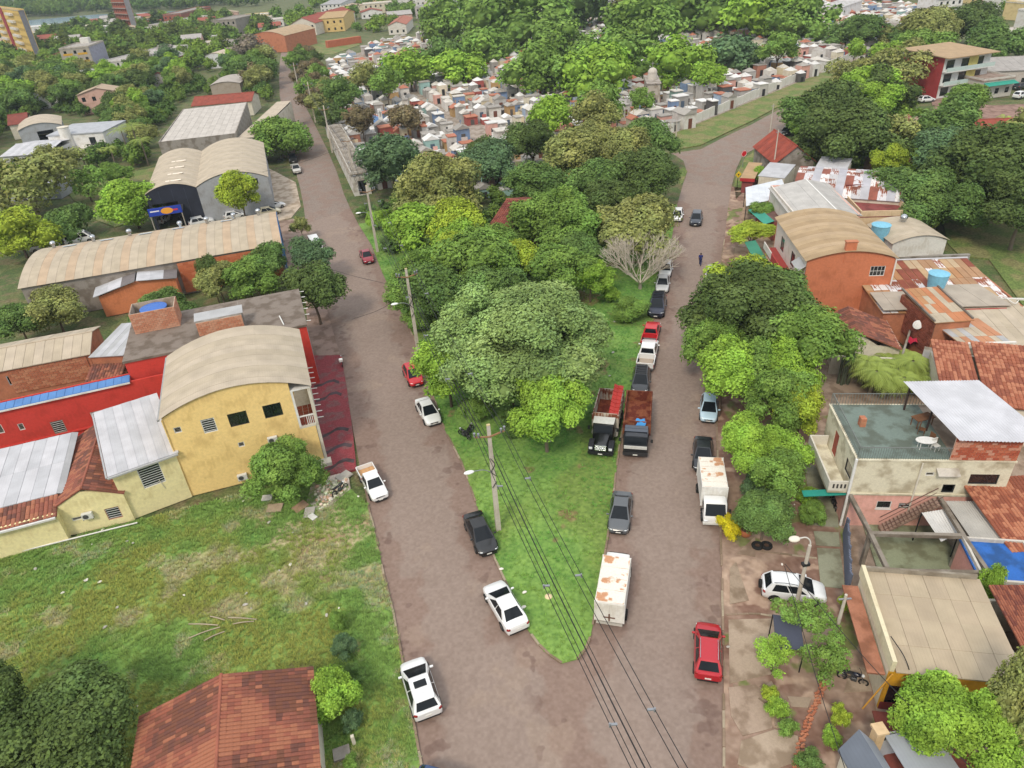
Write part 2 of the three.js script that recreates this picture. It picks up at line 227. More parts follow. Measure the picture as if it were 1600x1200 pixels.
// left-hand pavements
const redPaveTex = makeTex(512, 512, (u, v) => { const f = 40 * (fbm(u * 60, v * 60, 3, 60) - .5), n = fbm(u * 8, v * 8, 5, 8); return mix3([132 + f, 52 + f, 58 + f], [118 + f, 74 + f, 74 + f], smooth(.5, .7, n)); });
metres(redPaveTex, 6);
const redPave = structure('pavement', prism([[-23.67,-74.27],[-20.01,-73.89],[-18.37,-67.38],[-16.1,-57.52],[-14.97,-51.98],[-17.83,-51.02],[-19.49,-56.88],[-21.15,-62.69],[-22.84,-68]], -.2, .13), M(0xffffff, { map: redPaveTex, rough: .8 }), 'red painted pavement with dark wavy stripes beside the yellow building');
const wave = (pts, w) => { const up = [], lo = []; pts.forEach(([x, z], i) => { up.push([x, z - w / 2]); lo.push([x, z + w / 2]); }); return prism(up.concat(lo.reverse()), .13, .136); };
for (const pl of [[[-21.9,-67.2],[-21.07,-67.35],[-20.54,-67.95],[-19.85,-68.12],[-19.19,-67.63]], [[-21.09,-64.15],[-20.2,-64.53],[-19.79,-65.36],[-19.12,-65.52],[-18.49,-65.05]], [[-19.15,-57.47],[-18.53,-57.93],[-17.95,-58.62],[-17.31,-58.65],[-16.68,-58.35]], [[-18.87,-54.66],[-18.16,-54.77],[-17.43,-55.59],[-16.74,-55.92],[-15.94,-55.62]], [[-17.9,-52.04],[-17.25,-52.43],[-16.77,-53.14],[-16.16,-53.45],[-15.33,-53.16]]]) part(redPave, 'wavy_stripe', wave(pl, .55), paint(0x53454a, X.grime));
structure('pavement', prism([[-27.59,-90.25],[-24.76,-89.36],[-21.99,-80],[-20.09,-73.9],[-23.67,-74.27],[-25.79,-82.33]], -.2, .11), paint(0x9c8478, X.grime), 'worn brown pavement under the roadside tree');
structure('forecourt', prism([[-51.42,-163.48],[-42.06,-149.8],[-37.47,-133.32],[-37.85,-126.87],[-39.76,-125.57],[-42.62,-131.5]], -.2, .05), paint(0xc6b6a2, X.grime), 'pale concrete forecourt of the grey warehouse');
structure('forecourt', prism([[-39.67,-125.21],[-37.32,-126.07],[-34.16,-122.03],[-27.69,-99.04],[-26.62,-95.41],[-32.78,-99.97],[-36.05,-110.9]], -.2, .06), paint(0x9a8578, X.grime), 'worn paved apron in front of the blue fronted hall');
// lawn along the cemetery, patch at the corner, side field and back yards
const lawnM = M(0xffffff, { map: metres(makeTex(512, 512, (u, v) => { const f = 60 * (fbm(u * 70, v * 70, 3, 70) - .5), n = fbm(u * 6, v * 6, 5, 6); return mix3([96 + f, 114 + f, 56 + f * .6], [120 + f, 118 + f, 74 + f * .7], smooth(.38, .62, n)); }), 14), rough: 1 });
structure('lawn', prism([[33.61,-161.63],[39.84,-165.73],[50.83,-176.66],[64.58,-190.83],[80.39,-207.13],[101.64,-228.36],[114.62,-240.09],[113.71,-231.4],[102.82,-218.56],[93.16,-207.86],[81.03,-194.87],[70.67,-184.63],[61.51,-173.8],[52.02,-163.8],[44.47,-155.55],[37.68,-153.16]], -.2, .12), lawnM, 'strip of lawn between the cemetery wall and the curving street');
structure('lawn', prism([[35.36,-137.67],[36.93,-139.98],[37.01,-137.24],[34.64,-130.62],[33.51,-128.89]], -.2, .14), lawnM, 'small grass corner at the bend');
structure('lawn', prism([[40.85,-118.89],[44.23,-123.93],[46.15,-127.74],[52.25,-135.9],[56.74,-145.12],[58.5,-150.88],[55.63,-149.58],[50.47,-143.9],[46.12,-134.86],[42.86,-126.58]], -.2, .1), lawnM, 'grass verge by the stop sign');
structure('field', prism([[69.4,-106.42],[82.68,-113.17],[84.31,-103.08],[65.78,-69.46],[61.14,-73.52],[65.46,-87.49],[62.53,-89.19],[63.37,-93.82]], -.2, .08), M(0xffffff, { map: lawnM.map, color: 0xd8f0b0, rough: 1 }), 'open grassy field behind the right-hand roofs');
structure('yard', prism([[-96.99,-161.1],[-78.95,-171.9],[-72.12,-150.43],[-66.34,-134.94],[-70.8,-128.8],[-78.8,-135.83]], -.2, .06), lawnM, 'grassy yard behind the long hall');
structure('yard', prism([[-96.17,-408.96],[-69.12,-428.76],[-62.1,-384.47],[-70.17,-355.26],[-83.71,-364.44]], -.2, .06), M(0xffffff, { map: lawnM.map, color: 0xc8e0a0, rough: 1 }), 'mown green yard by the brick wall');
structure('rubble_patch', prism([[-18.84,-50.77],[-17.15,-51.86],[-15.54,-51.03],[-15.08,-49.2],[-16.34,-47.23],[-17.3,-46.35],[-18.72,-47.9]], .09, .13), M(0xcfc4ba, { map: X.grime, rough: 1, bump: X.bumpy, bumpScale: .06 }), 'pale rubble spread at the end of the red pavement');
structure('cemetery_ground', prism([[-45.85,-204.01],[-27.68,-143.12],[-19.66,-137.81],[-9.07,-122.26],[2.65,-132.44],[11.49,-136.41],[24.32,-146.68],[38.9,-164.8],[64.81,-191.57],[104.56,-230.68],[151.97,-277.23],[216.07,-372.48],[157.88,-442.11],[49.8,-435.44],[-39.07,-401.72],[-66.42,-333.77],[-57.73,-262.62]], -.2, .03), paint(0xa89c90, X.grime), 'concrete and earth ground of the cemetery');
structure('street', prism([[132.72,-169.75],[117.41,-171.61],[112.86,-185.26],[108.98,-182.57],[101.74,-167.78],[105.37,-163.79],[104.48,-144.13],[109.25,-132.58]], -.2, .05), paint(0x9a7c70, X.grime), 'red-brown side street with parked cars at the upper right');
structure('river', prism([[-390.29,-414.63],[-390.85,-585.62],[-391.18,-689.8],[-350.15,-731.62],[-309.7,-724.73],[-257.24,-713.92],[-269.57,-749.9],[-347.67,-780.06],[-379.13,-794.96],[-440.15,-780.22],[-450.86,-680.39],[-491.32,-529.71]], -.2, .05), M(0x9fb6c6, { rough: .12 }), 'pale river in the distance');
structure('yard', prism([[26.93,-46.46],[28.57,-50.06],[30.45,-55.99],[32.89,-65.57],[35.71,-67.28],[42.65,-64.15],[45.66,-59.81],[50.46,-53.38],[55.93,-41.7],[37.01,-20.2],[24.84,-17.74],[19.18,-19.76],[19.67,-21.48],[20.63,-25.35],[22.17,-29.88],[23.11,-33.59],[24.36,-37.81]], -.1, .02), paint(0xa3907f, X.grime), 'bare earth and cement yards of the right-hand houses');
// ---------- vehicles: forward is +x, origin on the ground below the middle ----------
const carPaint = c => mcache['car' + c] ??= new THREE.MeshPhysicalMaterial({ color: c, roughness: .38, metalness: .1, clearcoat: .7, clearcoatRoughness: .12, side: THREE.DoubleSide });
const glassM = new THREE.MeshPhysicalMaterial({ color: 0x161b20, roughness: .12, metalness: 0, specularIntensity: .55, side: THREE.DoubleSide });
const rubberM = M(0x141414, { rough: .9 }), rimM = M(0x8c8f92, { rough: .35, metal: .8 }), trimM = M(0x1b1c1e, { rough: .6 }), chromeM = M(0xb8bcc0, { rough: .2, metal: .9 });
const lampM = M(0xd8dde0, { rough: .12 }), tailM = M(0x8a1414, { rough: .2 }), plateM = M(0xd9d9d2, { rough: .6 }), amberM = M(0xb86418, { rough: .3 });
function loft(st, ring) {
const rings = st.map(ring), n = rings[0].length, p = [], idx = [];
rings.forEach(r => r.forEach(q => p.push(...q)));
for (let i = 0; i + 1 < rings.length; i++) for (let j = 0; j < n; j++) { const a = i * n + j, b = i * n + (j + 1) % n; idx.push(a, b, b + n, a, b + n, a + n); }
for (const i of [0, rings.length - 1]) for (let j = 1; j + 1 < n; j++) idx.push(i * n, i * n + j, i * n + j + 1);
const g = new THREE.BufferGeometry(); g.setAttribute('position', new THREE.Float32BufferAttribute(p, 3)); g.setIndex(idx); return toCreasedNormals(g, .75);
}
const bodyRing = ([x, w, y0, y1, crown = .025]) => { const h = y1 - y0; const half = [[-w * .86, y0], [-w * .97, y0 + .12 * h], [-w, y0 + .45 * h], [-w * .985, y0 + .72 * h], [-w * .94, y1 - .05], [-w * .84, y1], [-w * .45, y1 + crown * .8]]; const r = half.map(([z, y]) => [x, y, z]); r.push([x, y1 + crown, 0]); for (let i = half.length - 1; i >= 0; i--) r.push([x, half[i][1], -half[i][0]]); return r; };
function facePatch(c, bulge, u0, u1, v0, v1, off) { // c: corners a b c d as vectors
const n = V().crossVectors(V().subVectors(c[1], c[0]), V().subVectors(c[3], c[0])).normalize();
return grid((s, t) => { const u = lerp(u0, u1, s), v = lerp(v0, v1, t); return bilin(...c, u, v).addScaledVector(n, off + bulge * 4 * Math.max(u * (1 - u), 0) * Math.sqrt(Math.max(v * (1 - v), 0)) ); }, 6, 4);
}
const tyreGeo = prep(new THREE.LatheGeometry([[.19, -.1], [.30, -.1], [.325, -.06], [.33, 0], [.325, .06], [.30, .1], [.19, .1]].map(([r, y]) => new THREE.Vector2(r, y)), 20).rotateX(Math.PI / 2));
const rimGeo = prep([new THREE.CylinderGeometry(.2, .2, .15, 16).rotateX(Math.PI / 2), ...[0, 1, 2, 3, 4].map(k => box(.05, .17, .19, 0, .09, 0).rotateZ(k * 1.2566))]);
const archGeo = prep(new THREE.TorusGeometry(.345, .035, 6, 20, Math.PI * 1.06).rotateZ(-.09));
function wheels(g, xs, zs, r = .33, dual = false) {
for (const x of xs) for (const s of [-1, 1]) { const w = part(g, 'wheel', tyreGeo, rubberM); const k = r / .33; w.position.set(x, r, s * zs); w.scale.set(k, k, dual && x < 0 ? k * 2 : k); part(w, 'rim', rimGeo, rimM); }
}
const KINDS = {
sedan: { L: 4.45, st: [[-2.22, .66, .42, .78], [-2.16, .8, .3, .93], [-1.75, .86, .22, .99], [-.9, .885, .2, .95], [0, .885, .2, .93], [.9, .885, .2, .93], [1.2, .875, .2, .91], [1.75, .84, .22, .80], [2.08, .76, .28, .70], [2.2, .64, .36, .58]], gb: [-1.74, 1.22, .90], gr: [-.92, .1, 1.42], w: .8, rw: .57, wx: [-1.32, 1.36] },
hatch: { L: 3.95, st: [[-1.97, .68, .4, .86], [-1.9, .8, .3, .95], [-1.5, .845, .22, .96], [-.6, .86, .2, .94], [.5, .86, .2, .94], [1.0, .85, .2, .92], [1.45, .82, .22, .82], [1.82, .74, .28, .72], [1.96, .62, .36, .58]], gb: [-1.86, 1.16, .92], gr: [-1.42, .06, 1.48], w: .79, rw: .57, wx: [-1.22, 1.2] },
suv: { L: 4.4, st: [[-2.2, .72, .46, .96], [-2.12, .86, .34, 1.06], [-1.7, .9, .26, 1.08], [-.6, .915, .25, 1.06], [.5, .915, .25, 1.06], [1.1, .905, .25, 1.04], [1.6, .88, .27, .96], [2.02, .8, .34, .86], [2.18, .68, .42, .7]], gb: [-2.05, 1.3, 1.04], gr: [-1.58, .2, 1.64], w: .83, rw: .62, wx: [-1.36, 1.36] },
van: { L: 4.7, st: [[-2.35, .76, .42, 1.0], [-2.3, .86, .3, 1.1], [-1, .88, .24, 1.12], [1, .88, .24, 1.12], [1.6, .87, .26, 1.08], [2.1, .8, .32, .92], [2.33, .68, .42, .72]], gb: [-2.3, 1.95, 1.1], gr: [-2.2, 1.15, 1.95], w: .84, rw: .72, wx: [-1.5, 1.5] },
cab: { L: 5.1, st: [[-.95, .86, .42, 1.04], [-.9, .89, .3, 1.06], [0, .9, .3, 1.06], [.9, .9, .3, 1.05], [1.5, .89, .32, 1.0], [2.3, .85, .36, .92], [2.5, .74, .44, .78]], gb: [-.9, 1.3, 1.04], gr: [-.72, .5, 1.64], w: .83, rw: .67, wx: [-1.55, 1.6] },
};
function carBody(g, k, pm, far) {
const K = KINDS[k];
const body = part(g, 'body', loft(K.st, bodyRing), pm);
const [b0, b1, by] = K.gb, [r0, r1, ry] = K.gr, w = K.w, rw = K.rw;
const bl = [V(b0, by, -w), V(b1, by, -w), V(b1, by, w), V(b0, by, w)], tl = [V(r0, ry, -rw), V(r1, ry, -rw), V(r1, ry, rw), V(r0, ry, rw)];
const F = [tl[3], tl[2], tl[1], tl[0]], WS = [bl[2], bl[1], tl[1], tl[2]], RW = [bl[0], bl[3], tl[3], tl[0]], SL = [bl[1], bl[0], tl[0], tl[1]], SR = [bl[3], bl[2], tl[2], tl[3]];
part(g, 'cabin', [facePatch(F, .05, 0, 1, 0, 1, 0), ...[WS, RW, SL, SR].map(c => facePatch(c, .03, 0, 1, 0, 1, 0))], pm);
part(g, 'windshield', facePatch(WS, .03, .06, .94, .02, .93, .014), glassM);
part(g, 'rear_window', facePatch(RW, .03, .09, .91, k === 'van' ? .2 : .12, .9, .014), glassM);
for (const S of [SL, SR]) { const fr = S === SL; const cuts = k === 'cab' ? [[.12, .52], [.56, .9]] : k === 'van' ? [[.06, .34], [.37, .66], [.69, .93]] : [[.13, .5], [.53, .86]]; for (const [a, b] of cuts) part(g, 'side_window', facePatch(S, .03, fr ? 1 - b : a, fr ? 1 - a : b, .06, .9, .014), glassM); }
const f = K.st[K.st.length - 2], e = K.st[0], xf = f[0], xr = K.st[1][0];
wheels(g, K.wx, K.st[3][1] - .085, k === 'suv' || k === 'cab' ? .36 : .32);
for (const s of [-1, 1]) {
if (!far) for (const x of K.wx) { const a = part(g, 'wheel_arch', archGeo, trimM); const r = k === 'suv' || k === 'cab' ? .36 : .32; a.position.set(x, r, s * (K.st[3][1] - .01)); a.scale.setScalar(r / .32); }
const hl = part(g, 'headlight', headGeo, lampM); hl.position.set(xf - .05, f[3] - .09, s * (f[1] - .16)); hl.rotation.y = s * -.5;
const tl2 = part(g, 'tail_light', tailGeo, tailM); tl2.position.set(xr + .02, K.st[1][3] - .14, s * (K.st[1][1] - .1)); tl2.rotation.y = s * .45;
const mi = part(g, 'mirror', mirrorGeo, pm); mi.position.set(b1 - .42, by + .08, s * (w + .16));
}
part(g, 'grille', box(.06, .16, f[1] * 1.05, K.st[K.st.length - 1][0] - .03, f[3] - .2, 0), trimM);
part(g, 'front_plate', box(.02, .1, .38, K.st[K.st.length - 1][0] + .012, .42, 0), plateM);
if (k !== 'cab') part(g, 'rear_plate', box(.02, .11, .4, e[0] - .012, .62, 0), plateM);
const xe = K.st[K.st.length - 1][0];
part(g, 'front_bumper', span(xe - .2, xe + .005, .24, .36, -.6, .6), trimM);
if (k !== 'cab') part(g, 'rear_bumper', span(e[0] - .005, e[0] + .2, .3, .42, -.66, .66), trimM);
return body;
}
const headGeo = prep(new THREE.SphereGeometry(1, 10, 8).scale(.12, .075, .2)), tailGeo = prep(new THREE.SphereGeometry(1, 10, 8).scale(.08, .12, .15)), mirrorGeo = prep(new RoundedBoxGeometry(.12, .13, .22, 2, .04));
const AT = (rear, front) => [[(rear[0] + front[0]) / 2, (rear[1] + front[1]) / 2], heading(rear, front)];
function car(kind, color, rear, front, label, o = {}) {
const [pos, turn] = AT(rear, front), g = thing(o.name || 'parked_car', label, o.cat || 'car', pos, turn, o.group, o.y || 0), pm = carPaint(color);
carBody(g, kind, pm, o.far);
const K = KINDS[kind];
if (o.sunroof) part(g, 'sunroof', facePatch([V(-.25, K.gr[2] + .02, .36), V(-.25, K.gr[2] + .02, -.36), V(-.72, K.gr[2] + .02, -.36), V(-.72, K.gr[2] + .02, .36)], .02, 0, 1, 0, 1, .028), glassM);
if (o.rails) for (const s of [-1, 1]) part(g, 'roof_rail', tube([V(K.gr[0] + .1, K.gr[2] + .03, s * (K.rw - .06)), V((K.gr[0] + K.gr[1]) / 2, K.gr[2] + .1, s * (K.rw - .06)), V(K.gr[1] - .1, K.gr[2] + .03, s * (K.rw - .06))], .022, 10), o.rails);
if (o.spoiler) part(g, 'spoiler', new RoundedBoxGeometry(.28, .05, K.rw * 1.9, 2, .02).translate(K.gr[0] - .05, K.gr[2] + .01, 0), pm);
if (o.antenna) part(g, 'antenna', bar(V(K.gr[0] + .35, K.gr[2], 0), V(K.gr[0] + .2, K.gr[2] + .18, 0), .012), trimM);
if (o.spare) { const w = part(g, 'spare_wheel', tyreGeo, rubberM); w.rotation.y = Math.PI / 2; w.position.set(K.st[0][0] - .1, .85, 0); }
if (o.rack) part(g, 'roof_rack', [...[-1, 1].map(s => span(K.gr[0] + .1, K.gr[1], K.gr[2] + .1, K.gr[2] + .14, s * .5 - .02, s * .5 + .02)), ...[0, 1, 2, 3, 4].map(i => span(lerp(K.gr[0] + .1, K.gr[1], i / 4) - .02, lerp(K.gr[0] + .1, K.gr[1], i / 4) + .02, K.gr[2] + .04, K.gr[2] + .12, -.55, .55))], trimM);
if (o.scale) g.scale.setScalar(o.scale);
return g;
}
function pickup(color, rear, front, label, o = {}) {
const [pos, turn] = AT(rear, front), g = thing('pickup_truck', label, 'pickup', pos, turn, o.group), pm = carPaint(color), bedM = o.bed || pm;
carBody(g, 'cab', pm, false);
const x0 = -2.85, x1 = -.98;
part(g, 'load_bed', [span(x0 + .05, x1, .42, .52, -.82, .82), span(x0 + .06, x1, .52, 1.05, -.89, -.82), span(x0 + .06, x1, .52, 1.05, .82, .89), span(x1 - .05, x1 - .001, .521, 1.049, -.82, .82)], pm);
part(g, 'tailgate', new RoundedBoxGeometry(.06, .52, 1.64, 1, .02).translate(x0 + .03, .8, 0), pm);
part(g, 'bed_floor', span(x0 + .07, x1 - .055, .525, .545, -.815, .815), o.floor || plain(0x8a7a68, .9));
if (o.ribs) for (let i = 0; i < 4; i++) part(g, 'floor_board', span(x0 + .1, x1 - .06, .55, .575, -.8 + i * .41, -.8 + i * .41 + .38), o.floor);
part(g, 'rear_bumper', span(x0 - .12, x0, .4, .52, -.8, .8), chromeM);
for (const s of [-1, 1]) part(g, 'tail_lamp', span(x0 - .01, x0 + .05, .62, .92, s * .855 - .03, s * .855 + .03), tailM);
if (o.rollbar) part(g, 'roll_bar', tube([V(x1 - .15, 1.05, -.8), V(x1 - .15, 1.5, -.7), V(x1 - .15, 1.55, 0), V(x1 - .15, 1.5, .7), V(x1 - .15, 1.05, .8)], .04, 20), chromeM);
if (o.cover) part(g, 'bed_cover', new RoundedBoxGeometry(x1 - x0 - .04, .05, 1.7, 2, .02).translate((x0 + x1) / 2, 1.07, 0), o.cover);
if (o.scale) g.scale.setScalar(o.scale);
return g;
}
const W1 = 0xe6e8e8, BK = 0x15171a, RED = 0xa01018, GREY = 0x3c4148;
// left street, near to far
car('hatch', W1, [-6.77,-26.8], [-7.86,-29.97], 'white hatchback with black sunroof nearest the camera on the left street', { sunroof: true, spoiler: true, antenna: true, scale: 1.1 });
car('sedan', W1, [-0.91,-32.65], [-2.41,-36.22], 'white sedan parked at the tip of the grass island', { antenna: true, scale: 1.05 });
car('sedan', BK, [-4.02,-43.85], [-2.79,-39.98], 'black sedan parked below the concrete power pole', { scale: 1.02 });
pickup(W1, [-13.82,-50.93], [-12.18,-47.43], 'small white pickup with empty wooden bed beside the red pavement', { floor: plain(0xc0966a, .9), ribs: true, scale: .9 });
car('sedan', 0xdde0de, [-9.36,-61.63], [-8.11,-58.26], 'silver white sedan parked under the big island tree');
car('hatch', 0xc01420, [-11.36,-68.86], [-10.33,-65.75], 'bright red hatchback half hidden by the island foliage');
car('sedan', 0x8c1026, [-21.56,-105.9], [-20.18,-101.53], 'dark red sedan alone on the middle of the left street');
pickup(0x2a2c30, [-47.2,-170.51], [-45.86,-165.18], 'dark pickup parked by the warehouse tree', { });
pickup(0xb8b6b0, [-44.69,-161.17], [-42.67,-155.14], 'silver pickup parked in front of the grey warehouse', { cover: plain(0xb0aeaa, .5) });
car('van', 0xdadcdc, [-30.85,-112.14], [-28.78,-106.76], 'white van half hidden behind the roadside tree', { name: 'parked_van', cat: 'van' });
car('hatch', 0x1d3a66, [-5.85,-21.97], [-4.75,-21.6], 'blue car just entering the bottom edge of the photo');
// right street, near to far
car('suv', 0xb00a20, [11.15,-28.1], [11.94,-30.99], 'red compact crossover with silver roof rails on the right street', { rails: chromeM, scale: .98 });
car('sedan', 0x54585c, [8.55,-45.01], [7.61,-41.31], 'weathered grey old sedan parked beside the grass island');
car('suv', 0xdfe2e4, [17.41,-34.36], [20.25,-33.63], 'white jeep with spare wheel parked on the right pavement', { spare: true, rails: trimM, scale: .98 });
car('hatch', 0xb9d4e4, [19.69,-58.76], [18.51,-54.91], 'pale blue hatchback parked under the right-hand trees');
car('sedan', 0x20242a, [17.09,-51.44], [16.2,-48.3], 'dark grey car parked behind the white box truck');
car('suv', 0x2c3036, [13.8,-63.73], [13.24,-61.54], 'dark grey car with white roof stripes behind the rusty tipper', { rack: true });
pickup(W1, [14.6,-65.73], [16.17,-70.64], 'white pickup with grey empty bed, facing away, beside the island', { floor: plain(0xa79a8c, .9), scale: 1.08 });
pickup(0xc4121c, [16.08,-70.96], [17.27,-74.55], 'red pickup parked ahead of the white pickup', { floor: plain(0x6a6a6a, .9) });
car('suv', 0x1a2238, [19.78,-82.63], [17.9,-76.45], 'dark blue off-roader with roof rack parked beside the island', { rack: true, scale: 1.12 });
car('sedan', 0xb8babc, [21.45,-87.97], [20.51,-84.45], 'silver car parked behind the dark blue off-roader');
car('hatch', 0xe0e2e2, [22.99,-92.53], [21.8,-88.76], 'white car under the bare grey tree');
car('sedan', 0xc4c6c4, [28.75,-90.11], [27.37,-86.08], 'silver sedan parked beside the bright green hedge tree');
car('suv', 0x343c48, [32.61,-112.72], [30.33,-105.95], 'dark grey pickup-like car driving on the right street', { });
car('hatch', 0xe4e6e6, [30.13,-115.22], [27.94,-108.2], 'white car parked under the dark tree at the bend');
car('hatch', 0x15171a, [65.62,-161.38], [63.22,-157.92], 'black and white car at the far bend by the hedge', { far: true });
// yards
car('hatch', 0xdfe1e1, [-62.32,-127.34], [-61.86,-132.13], 'white car entering the workshop under the blue sign', { far: true });
car('suv', 0x22262a, [-58.15,-127.13], [-54.84,-129.88], 'black off-roader parked beside the dark workshop wall', { far: true });
car('suv', 0xdfe1e1, [-55.88,-125.31], [-51.83,-127.15], 'white off-roader parked behind the long hall', { far: true });
car('hatch', 0xdcdedf, [-50.28,-128.19], [-46.89,-129.56], 'white car behind the long hall nearest the grey warehouse', { far: true });
car('van', 0xe2e4e4, [-76.19,-120.58], [-71.33,-122.69], 'white van parked behind the long hall roof', { name: 'parked_van', cat: 'van' });
car('van', 0xd6d8d8, [-80.42,-118.44], [-76.85,-120.11], 'white van at the left end of the long hall', { name: 'parked_van', cat: 'van' });
car('sedan', 0xe4e6e6, [-44.15,-131.85], [-40.81,-134.08], 'white sedan on the warehouse forecourt', { far: true });
car('hatch', 0xd9cfae, [-44.24,-128.98], [-40.41,-130.28], 'cream hatchback beside the white sedan on the forecourt', { far: true });
car('hatch', 0xe2e4e4, [104.81,-180.09], [108.15,-180.45], 'white hatchback parked before the red and yellow apartment block', { far: true });
car('hatch', 0xdfe2e2, [123.3,-181.23], [127.37,-182.17], 'white car on the side street under the green awning', { far: true });
car('suv', 0x22262c, [130.83,-185.1], [136.41,-188.21], 'dark car at the right edge of the side street', { far: true });
car('suv', 0xe2e4e4, [124.88,-175.76], [130.38,-178.5], 'white car in front of the dark car at the right edge', { far: true });
car('hatch', 0x8a1418, [-69.03,-453.59], [-65.96,-458.19], 'small red car far away beside the brick yard', { far: true });
// trucks
function truckBoxBody(g, x0, x1, y0, y1, w, m, roofM, seams) {
part(g, 'cargo_box', [span(x0, x1, y0, y1, -w, w), ...[-1, 1].flatMap(s => [span(x0 - .01, x0 + .06, y0, y1 + .012, s * w - .035, s * w + .035), span(x1 - .06, x1 + .01, y0, y1 + .012, s * w - .035, s * w + .035)])], m);
const n = seams; for (let i = 0; i < n; i++) part(g, 'roof_panel', span(lerp(x0 + .04, x1 - .04, i / n) + .015, lerp(x0 + .04, x1 - .04, (i + 1) / n) - .015, y1 + .002, y1 + .03, -w + .05, w - .05), roofM);
}
const rustRoof = M(0xf0ece6, { map: X.lightrust, rough: .8 });
{ // white trailer by the island tip
const [pos, turn] = AT([5.58,-32.67], [6.78,-36.84]), g = thing('box_truck', 'white box truck with rusty roof parked at the island tip', 'truck', pos, turn);
truckBoxBody(g, -2.6, 1.7, .75, 2.65, 1.0, paint(0xe6e4de), rustRoof, 4);
for (const s of [-1, 1]) part(g, 'rear_door', span(-2.645, -2.605, .82, 2.58, s > 0 ? .01 : -.94, s > 0 ? .94 : -.01), paint(0xe4e2da, X.stain));
part(g, 'latch', [span(-2.68, -2.65, 1.2, 1.3, -.4, .4), span(-2.68, -2.65, .9, 1.6, -.05, .05)], plain(0x6a4a3a, .8));
const c = part(g, 'cab', loft([[1.75, .88, .6, 2.0], [2.2, .9, .5, 2.02], [2.7, .88, .5, 1.95], [3.15, .86, .5, 1.3], [3.25, .8, .55, 1.1]], bodyRing), carPaint(0xdfe0de));
part(g, 'windshield', facePatch([V(3.2, 1.25, .72), V(3.2, 1.25, -.72), V(2.78, 1.92, -.68), V(2.78, 1.92, .68)], .02, 0, 1, 0, 1, .02), glassM);
part(g, 'chassis', span(-2.5, 2.6, .45, .72, -.45, .45), trimM); wheels(g, [-1.5, 2.4], .88, .42, true);
part(g, 'bumper', span(-2.62, -2.5, .45, .6, -.9, .9), plain(0xb8b4aa, .7));
}
{ // white box truck under the right trees
const [pos, turn] = AT([16.13,-45.91], [15.32,-41.49]), g = thing('box_truck', 'white box truck with rust-striped roof under the right-hand trees', 'truck', pos, turn);
truckBoxBody(g, -2.9, .95, .85, 2.85, 1.0, paint(0xe6e6e2, X.stain), rustRoof, 6);
part(g, 'cab', loft([[1.05, .9, .6, 2.05], [1.3, .94, .5, 2.15], [1.95, .94, .5, 2.12], [2.45, .92, .5, 1.45], [2.62, .88, .52, 1.15], [2.68, .8, .6, 1.0]], bodyRing), carPaint(0xe4e5e4));
part(g, 'windshield', facePatch([V(2.6, 1.28, .8), V(2.6, 1.28, -.8), V(2.06, 2.06, -.74), V(2.06, 2.06, .74)], .03, 0, 1, 0, 1, .03), glassM);
for (const s of [-1, 1]) { part(g, 'side_window', quadSlab(V(1.3, 1.98, s * .93), V(1.95, 1.98, s * .93), V(2.25, 1.4, s * .945), V(1.3, 1.4, s * .945), .004), glassM); const h = part(g, 'headlight', headGeo, lampM); h.position.set(2.66, .86, s * .7); part(g, 'mirror', [box(.06, .3, .16, 2.35, 1.7, s * 1.1), bar(V(2.3, 1.8, s * .9), V(2.35, 1.75, s * 1.1), .015)], trimM); }
part(g, 'front_plate', box(.02, .1, .36, 2.7, .66, 0), plateM); part(g, 'bumper', span(2.5, 2.72, .45, .6, -.92, .92), paint(0xcfcfca));
part(g, 'chassis', span(-2.8, 2.3, .5, .82, -.45, .45), trimM); wheels(g, [-1.7, 1.75], .86, .42, true);
}
function tipper(g, x0, x1, y0, y1, w, outer, inner) {
part(g, 'bed_floor', span(x0 + .08, x1 - .08, y0, y0 + .08, -w + .08, w - .08), inner);
for (const s of [-1, 1]) { const sd = part(g, 'bed_side', span(x0, x1, y0 - .1, y1, s > 0 ? w - .08 : -w, s > 0 ? w : -w + .08), outer); for (let i = 0; i <= 5; i++) part(sd, 'rib', span(lerp(x0, x1 - .1, i / 5), lerp(x0, x1 - .1, i / 5) + .1, y0 - .1, y1 - .004, s > 0 ? w : -w - .06, s > 0 ? w + .06 : -w), outer); }
part(g, 'headboard', span(x1 - .08, x1, y0, y1 + .18, -w + .08, w - .08), outer); part(g, 'tailgate', span(x0, x0 + .08, y0, y1, -w + .08, w - .08), outer);
}
